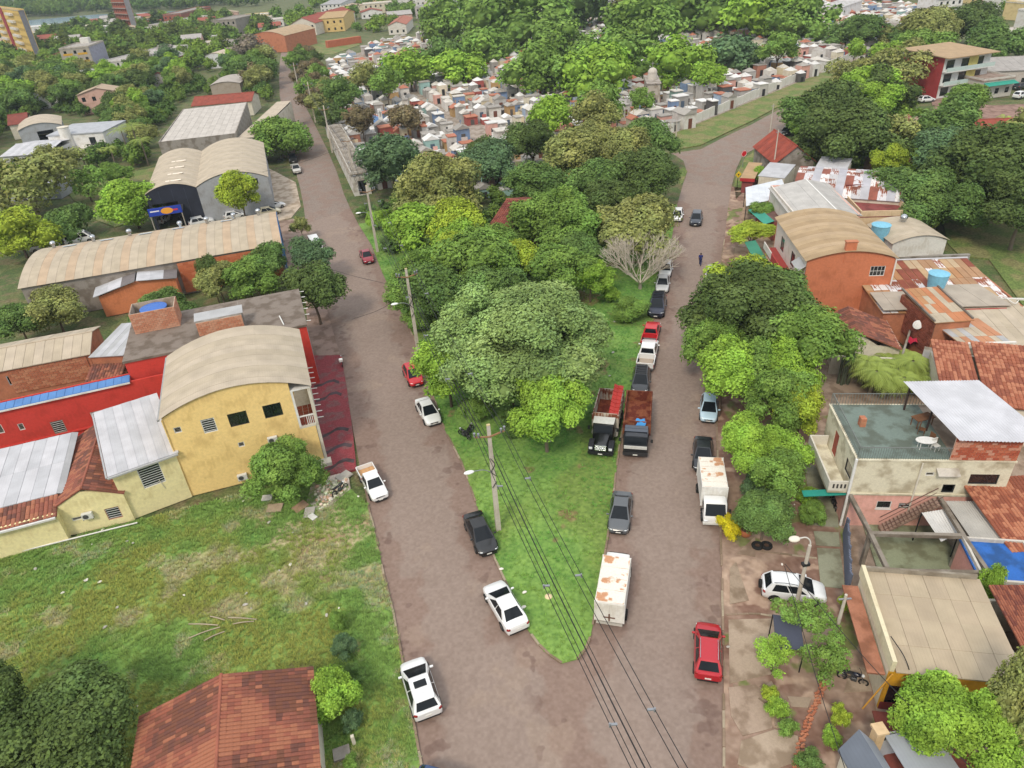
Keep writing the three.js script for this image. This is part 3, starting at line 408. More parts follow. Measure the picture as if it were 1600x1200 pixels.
{ // black bonneted tipper on the grass
const [pos, turn] = AT([9.64,-58.01], [7.46,-50.67]), g = thing('dump_truck', 'black bonneted dump truck with red tarpaulin over one side of its bed', 'truck', pos, turn);
const whiteBed = paint(0xcfc9bc, X.rust), inner = M(0x9a7a66, { map: X.heavyrust, rough: .95 }), blk = carPaint(0x121416);
tipper(g, -4.2, .35, 1.35, 2.7, 1.2, whiteBed, inner);
const tarp = M(0xc0342c, { rough: .7, map: X.mottle });
for (let i = 0; i < 8; i++) for (let j = 0; j < 2; j++) { const a = -4.15 + i * .55, lift = .5 * (1 - i / 7), z = .3 + .45 * j; part(g, 'tarpaulin_fold', quadSlab(V(a, 2.74 + lift + .03 * (i % 2) + .14 * (1 - j), -z), V(a + .53, 2.72 + lift + .04 * ((i + 1) % 2) + .14 * (1 - j), -z), V(a + .53, 2.74 + lift * .8, -z - .43), V(a, 2.76 + lift * .8, -z - .43), .06), tarp); }
part(g, 'cab', loft([[.5, .98, .9, 2.0], [.55, 1.02, .8, 2.5], [1.3, 1.02, .8, 2.55], [1.65, .98, .8, 2.45], [1.9, .95, .8, 1.75]], bodyRing), blk);
part(g, 'visor', quadSlab(V(.52, 2.62, -.98), V(1.55, 2.58, -.95), V(1.55, 2.58, .95), V(.52, 2.62, .98), .04), paint(0xd0d2cc, X.stain));
part(g, 'windshield', facePatch([V(1.93, 1.78, .85), V(1.93, 1.78, -.85), V(1.68, 2.42, -.82), V(1.68, 2.42, .82)], .02, 0, 1, 0, 1, .02), glassM);
part(g, 'bonnet', loft([[1.85, .72, .9, 1.75], [2.6, .64, .85, 1.62], [3.3, .55, .8, 1.5], [3.4, .52, .82, 1.42]], bodyRing), blk);
for (const s of [-1, 1]) { const f = part(g, 'fender', loft([[2.0, .26, .8, 1.1], [2.4, .28, .82, 1.34], [2.95, .28, .82, 1.3], [3.4, .24, .78, 1.05]], bodyRing), paint(0x22242a, null)); f.position.z = s * .9; const h = part(g, 'headlight', span(3.36, 3.44, .95, 1.15, s * .9 - .15, s * .9 + .15), s > 0 ? lampM : lampM); part(g, 'mirror', [box(.05, .4, .2, 1.7, 2.1, s * 1.32), bar(V(1.65, 2.3, s), V(1.7, 2.2, s * 1.3), .02)], trimM); part(g, 'fuel_tank', new THREE.CylinderGeometry(.3, .3, 1.1, 14).rotateZ(Math.PI / 2).translate(.1, .8, s * .95), paint(0xc8c4b8, X.stain)); }
part(g, 'grille', [span(3.38, 3.46, .86, 1.46, -.52, .52), ...[0, 1, 2, 3, 4].map(i => span(3.46, 3.48, .92 + i * .11, .96 + i * .11, -.48, .48))], chromeM);
for (const s of [-1, 1]) part(g, 'grille_badge', new THREE.TorusGeometry(.1, .025, 6, 14).rotateY(Math.PI / 2).translate(3.49, 1.2, s * .12), lampM);
part(g, 'bumper', span(3.4, 3.6, .5, .75, -1.15, 1.15), trimM); part(g, 'front_plate', box(.02, .11, .4, 3.61, .6, 0), plateM);
part(g, 'chassis', span(-4, 3.3, .7, 1.0, -.4, .4), trimM); wheels(g, [-3.1, -1.9, 2.7], .95, .5, true);
}
{ // rusty tipper
const [pos, turn] = AT([12.33,-57.57], [10.59,-50.24]), g = thing('dump_truck', 'dark cab-over dump truck with empty rust-red bed and blue rag', 'truck', pos, turn);
const rustOut = M(0xa89c94, { map: X.heavyrust, rough: .95 }), rustIn = M(0xa8968c, { map: X.heavyrust, rough: .95 });
tipper(g, -4.1, 1.35, 1.3, 2.55, 1.22, rustOut, rustIn);
part(g, 'cab', loft([[1.55, 1.05, .8, 2.2], [1.62, 1.12, .7, 2.45], [2.5, 1.13, .7, 2.48], [3.1, 1.1, .7, 2.3], [3.35, 1.08, .72, 1.5], [3.42, 1.02, .75, 1.3]], bodyRing), carPaint(0x1e222a));
for (let i = 0; i < 2; i++) part(g, 'roof_panel', quadSlab(V(1.7 + i * .5, 2.53, -1.02), V(2.16 + i * .5, 2.53, -1.02), V(2.16 + i * .5, 2.53, 1.02), V(1.7 + i * .5, 2.53, 1.02), .02), carPaint(0x3a4250));
part(g, 'windshield', facePatch([V(3.36, 1.6, .98), V(3.36, 1.6, -.98), V(3.14, 2.22, -.96), V(3.14, 2.22, .96)], .02, 0, 1, 0, 1, .02), glassM);
part(g, 'front_panel', new RoundedBoxGeometry(.08, .34, 2.06, 2, .03).translate(3.45, 1.32, 0), paint(0xc9cac6, X.stain)); part(g, 'grille', [span(3.4, 3.48, .82, 1.12, -1, 1), ...[0, 1, 2].map(i => span(3.48, 3.5, .86 + i * .09, .89 + i * .09, -.95, .95))], trimM);
for (const s of [-1, 1]) { part(g, 'headlight', span(3.45, 3.53, .58, .76, s * .82 - .16, s * .82 + .16), lampM); part(g, 'mirror', [box(.05, .36, .2, 3.25, 2.0, s * 1.42), bar(V(3.1, 2.15, s * 1.08), V(3.25, 2.1, s * 1.4), .02)], trimM); part(g, 'side_window', quadSlab(V(2.2, 2.2, s * 1.135), V(3.0, 2.2, s * 1.135), V(3.2, 1.6, s * 1.135), V(2.2, 1.6, s * 1.135), .004), glassM); }
part(g, 'bumper', span(3.4, 3.55, .46, .8, -1.12, 1.12), plain(0x2a2a2c, .7)); part(g, 'front_plate', box(.02, .11, .4, 3.56, .56, 0), plateM);
part(g, 'chassis', span(-4, 3.2, .65, .95, -.4, .4), trimM); wheels(g, [-3, -1.8, 2.6], .95, .5, true);
const rag = single('rag', 'crumpled blue rag hanging over the front of the rusty tipper bed', 'rag', grid((u, v) => V(1.05 + .5 * v, 2.82 - .45 * v * v + .06 * Math.sin(u * 9 + v * 5), -.75 + .8 * u + .08 * Math.sin(v * 7)), 10, 6), M(0x3f8ccc, { rough: .9 }));
rag.position.copy(g.position); rag.rotation.y = g.rotation.y;
}
// motorcycles
function motorcycle(pos, turn, label, c = 0x16181c, o = {}) {
const g = thing('motorcycle', label, 'motorcycle', pos, turn), pm = carPaint(c);
for (const x of [-.62, .62]) { const w = part(g, 'wheel', new THREE.TorusGeometry(.26, .05, 8, 20).translate(x, .31, 0), rubberM); part(w, 'spokes', [0, 1, 2, 3].map(k => box(.015, .5, .015).rotateZ(k * Math.PI / 4).translate(x, .31, 0)), chromeM); }
part(g, 'frame', [bar(V(-.62, .31, .06), V(-.1, .4, .06), .025), bar(V(-.62, .31, -.06), V(-.1, .4, -.06), .025), bar(V(.38, .85, 0), V(-.05, .35, 0), .03), bar(V(-.55, .75, 0), V(.3, .72, 0), .03)], trimM);
part(g, 'engine', new RoundedBoxGeometry(.36, .3, .26, 2, .05).translate(.05, .4, 0), plain(0x55585c, .4, .6));
part(g, 'fuel_tank', new THREE.SphereGeometry(1, 14, 10).scale(.27, .14, .15).translate(.16, .84, 0), pm);
part(g, 'seat', new RoundedBoxGeometry(.66, .1, .25, 3, .04).translate(-.36, .84, 0), trimM);
part(g, 'fork', [bar(V(.62, .31, .07), V(.36, .98, .06), .022), bar(V(.62, .31, -.07), V(.36, .98, -.06), .022)], chromeM);
part(g, 'handlebar', tube([V(.22, 1.08, -.36), V(.36, 1.02, -.15), V(.36, 1.02, .15), V(.22, 1.08, .36)], .018, 12), trimM);
part(g, 'headlight', new THREE.SphereGeometry(.1, 12, 8).translate(.5, .9, 0), lampM);
part(g, 'mudguard', new THREE.TorusGeometry(.33, .03, 5, 12, 1.9).rotateZ(.6).scale(1, 1, 2.4).translate(-.62, .31, 0), pm);
if (o.box) part(g, 'carrier_box', new RoundedBoxGeometry(.42, .34, .42, 2, .05).translate(-.75, 1.05, 0), o.box);
return g;
}
motorcycle([-19.51,-71.73], 1.75, 'motorcycle with white carrier box at the edge of the red pavement', 0x8a1418, { box: paint(0xe4e4e0, null) });
motorcycle([-15.94,-48.86], .9, 'black motorcycle standing on the rubble by the lot', 0x101214);
motorcycle([-4.98,-55.73], 2.3, 'dark motorcycle parked on the island grass near the trees', 0x14161a);
motorcycle([-4.42,-56.29], 1.2, 'second motorcycle beside the dark one on the island grass, with a pale seat', 0x2a2420);
motorcycle([19.95,-26.91], -.5, 'black and blue motorcycle on the red earth by the beige-roofed house', 0x14182c);
motorcycle([25.41,-42.71], 1.4, 'black motorcycle under the teal awning of the terrace house', 0x121416);
motorcycle([-49.42,-167.22], 1.2, 'motorcycle parked beside the grey warehouse', 0x121416);
// ---------- trees ----------
function leafGeometry(seed, o) {
const r = rng(seed), lobes = [], P = [], C = [], Nn = [];
const gauss = () => r() + r() + r() - 1.5;
for (let i = 0; i < o.lobes; i++) { const th = r() * 6.283, el = Math.asin(lerp(-.35, 1, Math.pow(r(), .8))), d = lerp(.4, .78, Math.sqrt(r())), rad = lerp(.2, .44, r()) * (o.lobeR || 1); lobes.push({ c: V(Math.cos(th) * Math.cos(el) * d, Math.sin(el) * d, Math.sin(th) * Math.cos(el) * d), r: rad }); }
const sx = .82 + .36 * r(), sz = .82 + .36 * r(), lean = (r() - .5) * .3; for (const l of lobes) { l.c.x = l.c.x * sx + lean * l.c.y; l.c.z *= sz; if (r() < .22) l.c.multiplyScalar(1.22); }
lobes.push({ c: V(0, .05, 0), r: .48 });
const tot = lobes.reduce((s, l) => s + l.r * l.r, 0);
const push = (a, b, c, d, col) => { const n = V().crossVectors(V().subVectors(b, a), V().subVectors(d, a)).normalize(), n2 = V().crossVectors(V().subVectors(c, b), V().subVectors(d, b)).normalize(); for (const [p, m] of [[a, n], [b, n], [d, n], [b, n2], [c, n2], [d, n2]]) { P.push(p.x, p.y, p.z); Nn.push(m.x, m.y, m.z); C.push(...col); } };
let made = 0, guard = 0;
while (made < o.sprays && guard++ < o.sprays * 8) {
let t = r() * tot, li = 0; while (t > lobes[li].r ** 2 && li < lobes.length - 1) t -= lobes[li++].r ** 2;
const L = lobes[li], dir = V(gauss(), gauss() + .25, gauss()).normalize(), p = L.c.clone().addScaledVector(dir, L.r * (1.04 - .32 * r() * r()));
if (p.y < -.6) continue;
let deep = false; for (const q of lobes) if (q !== L && q.c.distanceTo(p) < q.r * .86) { deep = true; break; }
if (deep && r() < .88) continue;
made++;
const tone = .68 + .64 * vnoise(p.x * 2.3 + 40, p.z * 2.3 + p.y * 3 + 20), warm = .92 + .16 * vnoise(p.x * 4 + 90, p.z * 4 + 10);
for (let k = 0; k < o.leaves; k++) {
const s = o.size * (.5 + r()), q = p.clone().add(V(gauss(), gauss(), gauss()).multiplyScalar(o.size * .8));
const n = dir.clone().addScaledVector(V(gauss(), gauss() + .35, gauss()), .75).normalize(), u = V(gauss(), gauss() - .25, gauss()).cross(n).normalize(), w = V().crossVectors(n, u);
const b = tone * (.75 + .5 * r()), col = [b * warm, b, b * (.85 + .3 * r())];
const fold = .22 * s;
push(q.clone(), q.clone().addScaledVector(u, s * .55).addScaledVector(w, s * .36).addScaledVector(n, fold), q.clone().addScaledVector(u, s * 1.2), q.clone().addScaledVector(u, s * .5).addScaledVector(w, -s * .36).addScaledVector(n, fold), col);
}
}
if (!o.open) for (const L of lobes) { const g = new THREE.IcosahedronGeometry(L.r * .74, 1).translate(L.c.x, L.c.y, L.c.z), p = g.attributes.position, n = g.attributes.normal; for (let i = 0; i < p.count; i++) { if (p.getY(i) < -.62) p.setY(i, -.62); P.push(p.getX(i), p.getY(i), p.getZ(i)); Nn.push(n.getX(i), n.getY(i), n.getZ(i)); C.push(.85, .85, .85); } }
const g = new THREE.BufferGeometry(); g.setAttribute('position', new THREE.Float32BufferAttribute(P, 3)); g.setAttribute('normal', new THREE.Float32BufferAttribute(Nn, 3)); g.setAttribute('color', new THREE.Float32BufferAttribute(C, 3)); g.userData.ready = true;
return g;
}
const CROWNS = {
big: [11, 12, 13].map(s => leafGeometry(s, { lobes: 38, sprays: 4200, leaves: 4, size: .05, lobeR: .78 })),
huge: [15].map(s => leafGeometry(s, { lobes: 60, sprays: 10500, leaves: 4, size: .03, lobeR: .66 })),
mid: [21, 22, 23, 24].map(s => leafGeometry(s, { lobes: 24, sprays: 1650, leaves: 4, size: .068, lobeR: .95 })),
open: [31, 32, 33].map(s => leafGeometry(s, { lobes: 18, sprays: 1000, leaves: 4, size: .078, lobeR: .8, open: true })),
far: [41, 42, 43, 44].map(s => leafGeometry(s, { lobes: 17, sprays: 760, leaves: 3, size: .1 })),
tiny: [51, 52, 53].map(s => leafGeometry(s, { lobes: 9, sprays: 170, leaves: 3, size: .2 })),
};
const leafM = (r, g, b) => { const m = new THREE.MeshPhysicalMaterial({ roughness: .95, side: THREE.DoubleSide, vertexColors: true, specularIntensity: .15 }); m.color.setRGB(r, g, b); return m; };
const LEAF = {
dark: leafM(0.095, 0.144, 0.043), deep: leafM(0.119, 0.202, 0.055), mid: leafM(0.161, 0.272, 0.057), fresh: leafM(0.237, 0.398, 0.055), lime: leafM(0.302, 0.398, 0.045), olive: leafM(0.237, 0.262, 0.085), pale: leafM(0.237, 0.346, 0.115), blue: leafM(0.104, 0.178, 0.081), brown: leafM(0.180, 0.148, 0.080), yellow: leafM(0.530, 0.466, 0.021), grey: leafM(0.201, 0.180, 0.138),
};
const barkM = [paint(0x6d5c4c, X.mottle), paint(0x8a7c6a, X.mottle)];
const trunkCache = {};
function trunkGeo(v) {                        // unit trunk: height 1 to the crown's middle, unit spread
if (trunkCache[v]) return trunkCache[v];
const r = rng(900 + v), gs = [], top = V((r() - .5) * .1, .62, (r() - .5) * .1);
const lathe = (pts, rs) => { const c = new THREE.CatmullRomCurve3(pts), g = new THREE.TubeGeometry(c, 6, 1, 7), p = g.attributes.position; for (let i = 0; i <= 6; i++) { const q = c.getPointAt(i / 6), k = lerp(rs[0], rs[1], i / 6); for (let j = 0; j <= 7; j++) { const n = i * 8 + j; p.setXYZ(n, q.x + (p.getX(n) - q.x) * k, q.y + (p.getY(n) - q.y) * k, q.z + (p.getZ(n) - q.z) * k); } } g.computeVertexNormals(); return g; };
gs.push(lathe([V(0, -.03, 0), V((r() - .5) * .04, .3, (r() - .5) * .04), top], [.055, .035]));
for (let i = 0; i < 6; i++) { const a = i * 1.05 + r(), d = .3 + .25 * r(); gs.push(lathe([top.clone().multiplyScalar(.8 + .2 * r()), V(Math.cos(a) * d * .5, .78, Math.sin(a) * d * .5), V(Math.cos(a) * d, .95 + .15 * r(), Math.sin(a) * d)], [.026, .008])); }
return trunkCache[v] = prep(gs);
}
let treeCount = 0;
function tree(pos, R, H, kind, mat, label, o = {}) {
const big = o.grow || 1; R *= big; H *= big > 1 ? 1 + (big - 1) * .8 : 1;
const k = treeCount++, g = thing(o.name || 'tree', label, o.cat || 'tree', pos, (k * 2.399) % 6.283, o.group);
const ry = o.ry ? o.ry * big : Math.max(R * .82, H * .4), cy = Math.max(ry * .62, H - ry * .95), geos = CROWNS[kind];
if (!o.noTrunk) { const t = part(g, 'trunk', trunkGeo(k % 4), barkM[k % 2]); const tr = Math.max(.8, R * .9); t.scale.set(tr, cy, tr); }
const c = part(g, 'crown', geos[k % geos.length], LEAF[mat]); c.position.y = cy; c.scale.set(R * 1.1, ry * 1.06, R * 1.1 * (o.rz || 1));
return g;
}
const shrub = (pos, R, H, kind, mat, label, o = {}) => tree(pos, R, H, kind, mat, label, { name: 'shrub', cat: 'shrub', ry: H * .55, noTrunk: false, ...o });
// island
tree([1.51,-60.87],7.06, 11.5, 'huge', 'pale', 'largest pale green tree in the middle of the grass island', { rz: 1.0, ry: 5.2, grow: 1.14 });
tree([2.8,-52.49],3.8, 8.2, 'big', 'fresh', 'bright green tree at the front of the island trees', { ry: 3.2 });
tree([-6.41,-61.17],3.11, 6.5, 'mid', 'fresh', 'bright green bushy tree over the red hatchback', { grow: 1.14 });
tree([-3.53,-65.39],2.86, 6, 'mid', 'mid', 'mid green tree between the power pole and the largest island tree', { grow: 1.14 });
tree([7.68,-97.38],6.38, 10.5, 'big', 'mid', 'round dark green tree in front of the red-roofed island house', { });
tree([-9.93,-117.39],6.81, 9.5, 'big', 'olive', 'olive green tree above the roadside shrubs of the left street', { grow: 1.14 });
tree([-6.41,-98.26],3.67, 8.5, 'mid', 'lime', 'lime green tree left of the red-roofed island house', { grow: 1.14 });
tree([-11.95,-100.57],4.51, 8, 'mid', 'fresh', 'bright green tree beside the middle power pole', { grow: 1.14 });
tree([15.23,-130.88],7.73, 8.5, 'big', 'olive', 'broad olive tree below the cemetery tombs', { });
tree([23.61,-116.6],6.13, 10, 'big', 'dark', 'dark tree with rusty leaves at the bend of the right street', { });
tree([16.89,-114.15],4.8, 8, 'mid', 'deep', 'deep green tree behind the round island tree', { grow: 1.14 });
tree([19.65,-93.98],4.98, 8.5, 'mid', 'olive', 'olive tree behind the bare grey tree', { grow: 1.14 });
tree([-3.18,-84.14],4.89, 8.5, 'mid', 'mid', 'mid green tree in the thicket along the left street', { grow: 1.14 });
tree([-7.8,-78.91],4.05, 7.5, 'mid', 'deep', 'deep green tree next to the street lamp on the left street', { grow: 1.14 });
tree([2.44,-88.2],3.4, 6.5, 'mid', 'lime', 'yellowish green tree below the round island tree', { });
tree([6.59,-84.05],3.6, 7, 'mid', 'mid', 'mid green tree above the largest island tree', { grow: 1.14 });
tree([-1.57,-77.5],3.54, 7, 'mid', 'deep', 'deep green tree with a broken trunk in the thicket', { grow: 1.14 });
tree([-11.41,-89.21],2.76, 5.5, 'mid', 'mid', 'small green tree behind the middle power pole', { grow: 1.14 });
tree([10.89,-83.13],2.45, 5, 'mid', 'fresh', 'light green young tree beside the bare grey tree', { grow: 1.14 });
tree([-0.56,-134.73],4.8, 8, 'mid', 'blue', 'blue-green loose tree below the cemetery', { grow: 1.14 });
tree([-19.43,-134.78],5.5, 9.5, 'mid', 'blue', 'dark blue-green tree beside the white cemetery corner building', { grow: 1.14 });
tree([6.75,-118.76],4.1, 8, 'mid', 'deep', 'deep green tree behind the red-roofed island house', { grow: 1.14 });
shrub([15.14,-77.81],2.04, 2.6, 'mid', 'mid', 'green shrub below the bare grey tree');
shrub([13.32,-82.77],1.48, 2, 'far', 'fresh', 'light green shrub left of the bare grey tree');
shrub([-20.72,-117.45],2.17, 3, 'mid', 'fresh', 'broad-leaved shrub at the foot of the left power pole');
shrub([-23.55,-123.66],1.59, 2.6, 'far', 'deep', 'dark shrub on the left street verge');
shrub([-17.75,-107.49],1.62, 2.2, 'far', 'deep', 'low shrub behind the dark red sedan');
shrub([-10.54,-79.35],2.07, 2.8, 'mid', 'mid', 'leafy shrub below the left street lamp');
shrub([-7.81,-72.22],2.08, 3, 'mid', 'deep', 'dark shrub in the verge thicket');
shrub([-3.69,-58.67],1.53, 2.6, 'mid', 'mid', 'shrub behind the island motorcycles');
shrub([0.34,-55.95],1.61, 2.6, 'mid', 'deep', 'dark shrub under the front island tree');
// bare tree
{
const g = thing('bare_tree', 'leafless grey tree with fanned branches beside the right street', 'tree', [17.96,-86.1]), r = rng(5), gs = [];
const grow = (p, d, L, rad, depth) => { const q = p.clone().addScaledVector(d, L); gs.push(bar(p, q, rad, 5, rad * .7)); if (depth) for (let i = 0; i < (depth > 2 ? 4 : 3); i++) { const nd = d.clone().add(V((r() - .5) * 1.25, (r() - .25) * .5, (r() - .5) * 1.25)).normalize(); grow(q, nd, L * (.62 + .25 * r()), rad * .62, depth - 1); } };
part(g, 'trunk', bar(V(0, 0, 0), V(0, .8, 0), .26, 8, .22), plain(0x9d9286, .9));
for (let i = 0; i < 9; i++) { const a = i * .7; grow(V(0, .75, 0), V(Math.cos(a), 1.0, Math.sin(a)).normalize(), 2.35, .1, 4); }
part(g, 'branches', gs, plain(0xc0b6a8, .9));
}
tree([-2,-67.55],4.13, 9, 'mid', 'pale', 'pale green tree leaning left from the largest island tree');
tree([0,-58.53],3.12, 7, 'mid', 'mid', 'mid green tree at the left foot of the largest island tree');
tree([-5.62,-91.1],3.82, 8.5, 'mid', 'fresh', 'bright green tree in the middle of the verge thicket');
tree([-12.05,-81.36],2.73, 5.5, 'mid', 'mid', 'green tree hanging over the verge by the sitting person');
tree([10.39,-90.49],3.12, 6.5, 'mid', 'deep', 'deep green tree right of the round island tree');
tree([16.29,-103.44],4.23, 9, 'mid', 'dark', 'dark tree between the round island tree and the olive tree');
// right side of the right street
tree([29.47,-79.66],3.47, 5.5, 'mid', 'lime', 'lime green tree beside the silver sedan on the right street', { grow: 1.2 });
tree([25.02,-65.26],5.21, 9, 'big', 'dark', 'large dark green tree on the right pavement', { ry: 4, grow: 1.2 });
tree([28.14,-59.17],3.5, 8, 'mid', 'mid', 'mid green tree behind the large dark pavement tree', { grow: 1.2 });
tree([19.91,-56.13],3.14, 7.5, 'mid', 'fresh', 'bright green tree overhanging the pale blue hatchback', { grow: 1.05 });
tree([23.33,-55.32],2.52, 6.5, 'mid', 'mid', 'mid green tree between the bright tree and the terrace house', { grow: 1.2 });
tree([19.48,-46.11],2.65, 6.5, 'big', 'fresh', 'bright green tree over the white box truck', { ry: 2.5 });
tree([21.7,-45.29],2.1, 5.6, 'mid', 'fresh', 'bright green tree right of the white box truck');
tree([25.12,-50.36],1.92, 5.5, 'mid', 'lime', 'lime green small tree beside the terrace house', { grow: 1.2 });
tree([18.45,-39.44],2.23, 4.6, 'big', 'deep', 'dark glossy tree in front of the white box truck', { ry: 2.1 });
tree([23.32,-51.06],2.27, 7, 'mid', 'mid', 'mid green tree filling the gap before the terrace house', { grow: 1.1 });
tree([20.51,-62.06],2.34, 7, 'mid', 'mid', 'mid green tree leaning over the right street kerb', { grow: 1.1 });
tree([29.42,-68.58],3.2, 8, 'mid', 'deep', 'deep green tree before the orange building balcony', { grow: 1.1 });
tree([26.11,-55.5],2.41, 7, 'mid', 'fresh', 'bright green tree below the small clay roof', { grow: 1.1 });
tree([20.29,-42.17],1.82, 5.5, 'mid', 'mid', 'mid green tree behind the dark glossy tree', { grow: 1.1 });
shrub([19.72,-43.71],1.36, 3.4, 'mid', 'blue', 'blue-green shrub at the box truck cab');
shrub([23,-40.9],1.11, 1.9, 'mid', 'mid', 'round shrub on the red earth in front of the pink house');
shrub([23.31,-42.98],0.83, 1.8, 'mid', 'fresh', 'small light shrub above the round pavement shrub');
shrub([16.15,-40.56],0.75, 1.4, 'mid', 'yellow', 'bright yellow clipped hedge in front of the white box truck', { name: 'hedge', cat: 'hedge', rz: 2, noTrunk: true }).rotation.y = 0.2;
tree([35.51,-95.09],3, 4.3, 'mid', 'lime', 'light green tree clipped to a flat dome on the pavement', { ry: 1.2 });
tree([40.16,-104.63],2.36, 3.8, 'mid', 'mid', 'dark green clipped hedge tree under the white awning', { ry: 1.3 });
tree([46.68,-125.5],1.14, 3, 'far', 'fresh', 'small bright tree by the red kiosk', { grow: 1.2 });
tree([18.03,-30.44],1.59, 3, 'open', 'mid', 'leafy tree hiding the front of the white jeep', { ry: 1 });
tree([18.06,-27.18],1.34, 3.4, 'open', 'mid', 'bushy tree on the pavement right of the dark canopy', { ry: 1.6 });
tree([15.23,-28],1.29, 2.6, 'open', 'fresh', 'low leafy tree below the dark canopy', { ry: .9 });
shrub([14.43,-25.97],0.55, 1.4, 'far', 'lime', 'yellow-green shrub on the broken slabs');
shrub([14.51,-25.11],0.58, 1.3, 'far', 'fresh', 'green shrub next to the yellow-green slab shrub');
shrub([14.67,-23.73],0.6, 1.2, 'far', 'mid', 'low shrub at the foot of the brick border');
shrub([17.91,-24.3],0.61, 1.3, 'far', 'lime', 'yellow-green shrub opposite the house gate');
shrub([16.95,-23.1],0.52, 1.2, 'far', 'fresh', 'green shrub in front of the house gate');
shrub([15.11,-21.73],0.65, 1.4, 'far', 'deep', 'dark shrub at the bottom edge of the photo');
tree([22.59,-21.26],2.86, 6, 'big', 'fresh', 'large light green tree in front of the yellow house wall', { ry: 2.4 });
tree([25.47,-21.31],1.54, 7.5, 'mid', 'olive', 'dull green tree at the lower right edge', { grow: 1.2 });
shrub([21.98,-32.09],0.7, 2, 'mid', 'lime', 'spiky yellow-green plant at the beige house corner');
shrub([30.48,-31.09],0.83, 4.4, 'mid', 'fresh', 'bright creeper over the blue wall', { name: 'creeper', cat: 'plant' });
// left side
tree([-20.27,-48.71],3.12, 5.3, 'big', 'mid', 'bushy green tree in front of the yellow building', { ry: 2.8 });
tree([-24.04,-82.48],3.7, 7, 'mid', 'dark', 'dark round tree on the brown pavement of the left street', { grow: 1.1 });
tree([-27.21,-96.59],2.74, 6, 'mid', 'blue', 'blue-green tree on the apron before the blue hall front', { grow: 1.1 });
tree([-32.99,-114.33],1.27, 3.5, 'far', 'olive', 'thin young tree by the warehouse apron', { grow: 1.1 });
tree([-49.57,-171.63],6.22, 8, 'mid', 'mid', 'broad green tree shading the left street pickups', { grow: 1.1 });
tree([-44.95,-123.85],3.33, 8.6, 'mid', 'lime', 'yellow-green tree in front of the grey warehouse wall', { grow: 1.1 });
tree([-33.41,-95.4],2.72, 6, 'mid', 'deep', 'dark tree at the right end of the long hall', { grow: 1.1 });
tree([-34.94,-90.61],3.14, 5.5, 'mid', 'mid', 'mid green tree between the concrete roof and the long hall', { grow: 1.1 });
tree([-39.06,-90.92],2.62, 5.5, 'mid', 'olive', 'olive tree behind the brick stair box', { grow: 1.1 });
tree([-40.2,-92.02],1.75, 6.5, 'mid', 'dark', 'dark slim tree beside the brick hall wall');
tree([-44.08,-84.38],3.79, 5, 'big', 'deep', 'dark tree behind the brick water tank box');
tree([-58.54,-85.29],3.32, 5.5, 'mid', 'olive', 'loose olive tree below the long hall', { grow: 1.1 });
tree([-62.21,-83.23],2.78, 5, 'mid', 'deep', 'dark shrubby tree at the left edge below the long hall', { grow: 1.1 });
tree([-65.86,-127.53],5.05, 7.5, 'mid', 'fresh', 'bright green tree left of the workshop sign', { grow: 1.1 });
tree([-90.54,-139.44],7.39, 10, 'open', 'olive', 'sparse olive tree in front of the white house roofs', { grow: 1.1 });
tree([-80.28,-116.17],4.67, 7, 'mid', 'lime', 'lime green tree at the left edge above the long hall', { grow: 1.1 });
tree([-75.96,-124.84],3.86, 5, 'mid', 'deep', 'dark tree beside the white van', { grow: 1.1 });
tree([-83.29,-146.52],3.89, 6, 'open', 'mid', 'loose green tree in the yard behind the long hall', { grow: 1.1 });
tree([-81.01,-155.42],2.74, 5, 'mid', 'mid', 'small green tree in the yard behind the long hall', { grow: 1.1 });
tree([-12.56,-27.4],1.44, 3, 'mid', 'fresh', 'light green tree beside the near tiled roof', { ry: 1.5, grow: 1.1 });
shrub([-12.77,-31.64],0.87, 1.8, 'mid', 'blue', 'dark hedge shrub in the middle of the lot hedge row');
shrub([-13.46,-33.95],0.68, 1.6, 'mid', 'mid', 'top shrub of the lot hedge row');
shrub([-11.86,-29.28],0.75, 1.6, 'mid', 'deep', 'hedge shrub just above the light green lot tree');
shrub([-11.35,-26.31],0.59, 1.4, 'far', 'blue', 'blue-green shrub at the lower end of the lot hedge row');
shrub([-10.97,-23.6],0.52, 1.2, 'far', 'mid', 'small shrub at the very bottom of the lot hedge row');
tree([-27.42,-24.81],4.14, 6, 'big', 'dark', 'huge dark tree in the lower left corner', { ry: 2.6 });
tree([-33.17,-26.7],3.04, 7, 'big', 'dark', 'dark tree cut by the left edge beside the huge dark tree', { ry: 3 });
// upper right
tree([62.25,-127.94],8.01, 11, 'big', 'dark', 'tall dark tree behind the red gabled roof', { grow: 1.12 });
tree([60.03,-105.64],4.72, 7, 'mid', 'deep', 'deep green tree behind the rusty barrel roof', { grow: 1.12 });
tree([73.14,-116.07],4.85, 9, 'mid', 'blue', 'blue-green feathery tree in the upper right grove', { grow: 1.12 });
tree([72.35,-102.24],8.3, 11, 'big', 'dark', 'huge dark tree of the upper right grove', { grow: 1.12 });
tree([62.99,-97.18],5.12, 8, 'big', 'deep', 'dark green tree at the front of the upper right grove', { grow: 1.12 });
tree([69.78,-89.79],5.12, 10, 'big', 'dark', 'dark tree at the right edge of the grove', { grow: 1.12 });
tree([63.32,-98.63],2.62, 4.5, 'mid', 'lime', 'lime green shrubby tree at the field edge', { grow: 1.12 });
tree([66.93,-120.16],2.41, 6.5, 'mid', 'lime', 'small lime green tree in the middle of the grove', { grow: 1.12 });
tree([86.47,-167],4.64, 7, 'mid', 'fresh', 'bright green round tree before the red and yellow block', { grow: 1.12 });
tree([90.14,-187.18],5.12, 8.5, 'open', 'olive', 'thin olive tree with a pale trunk by the far street', { grow: 1.12 });
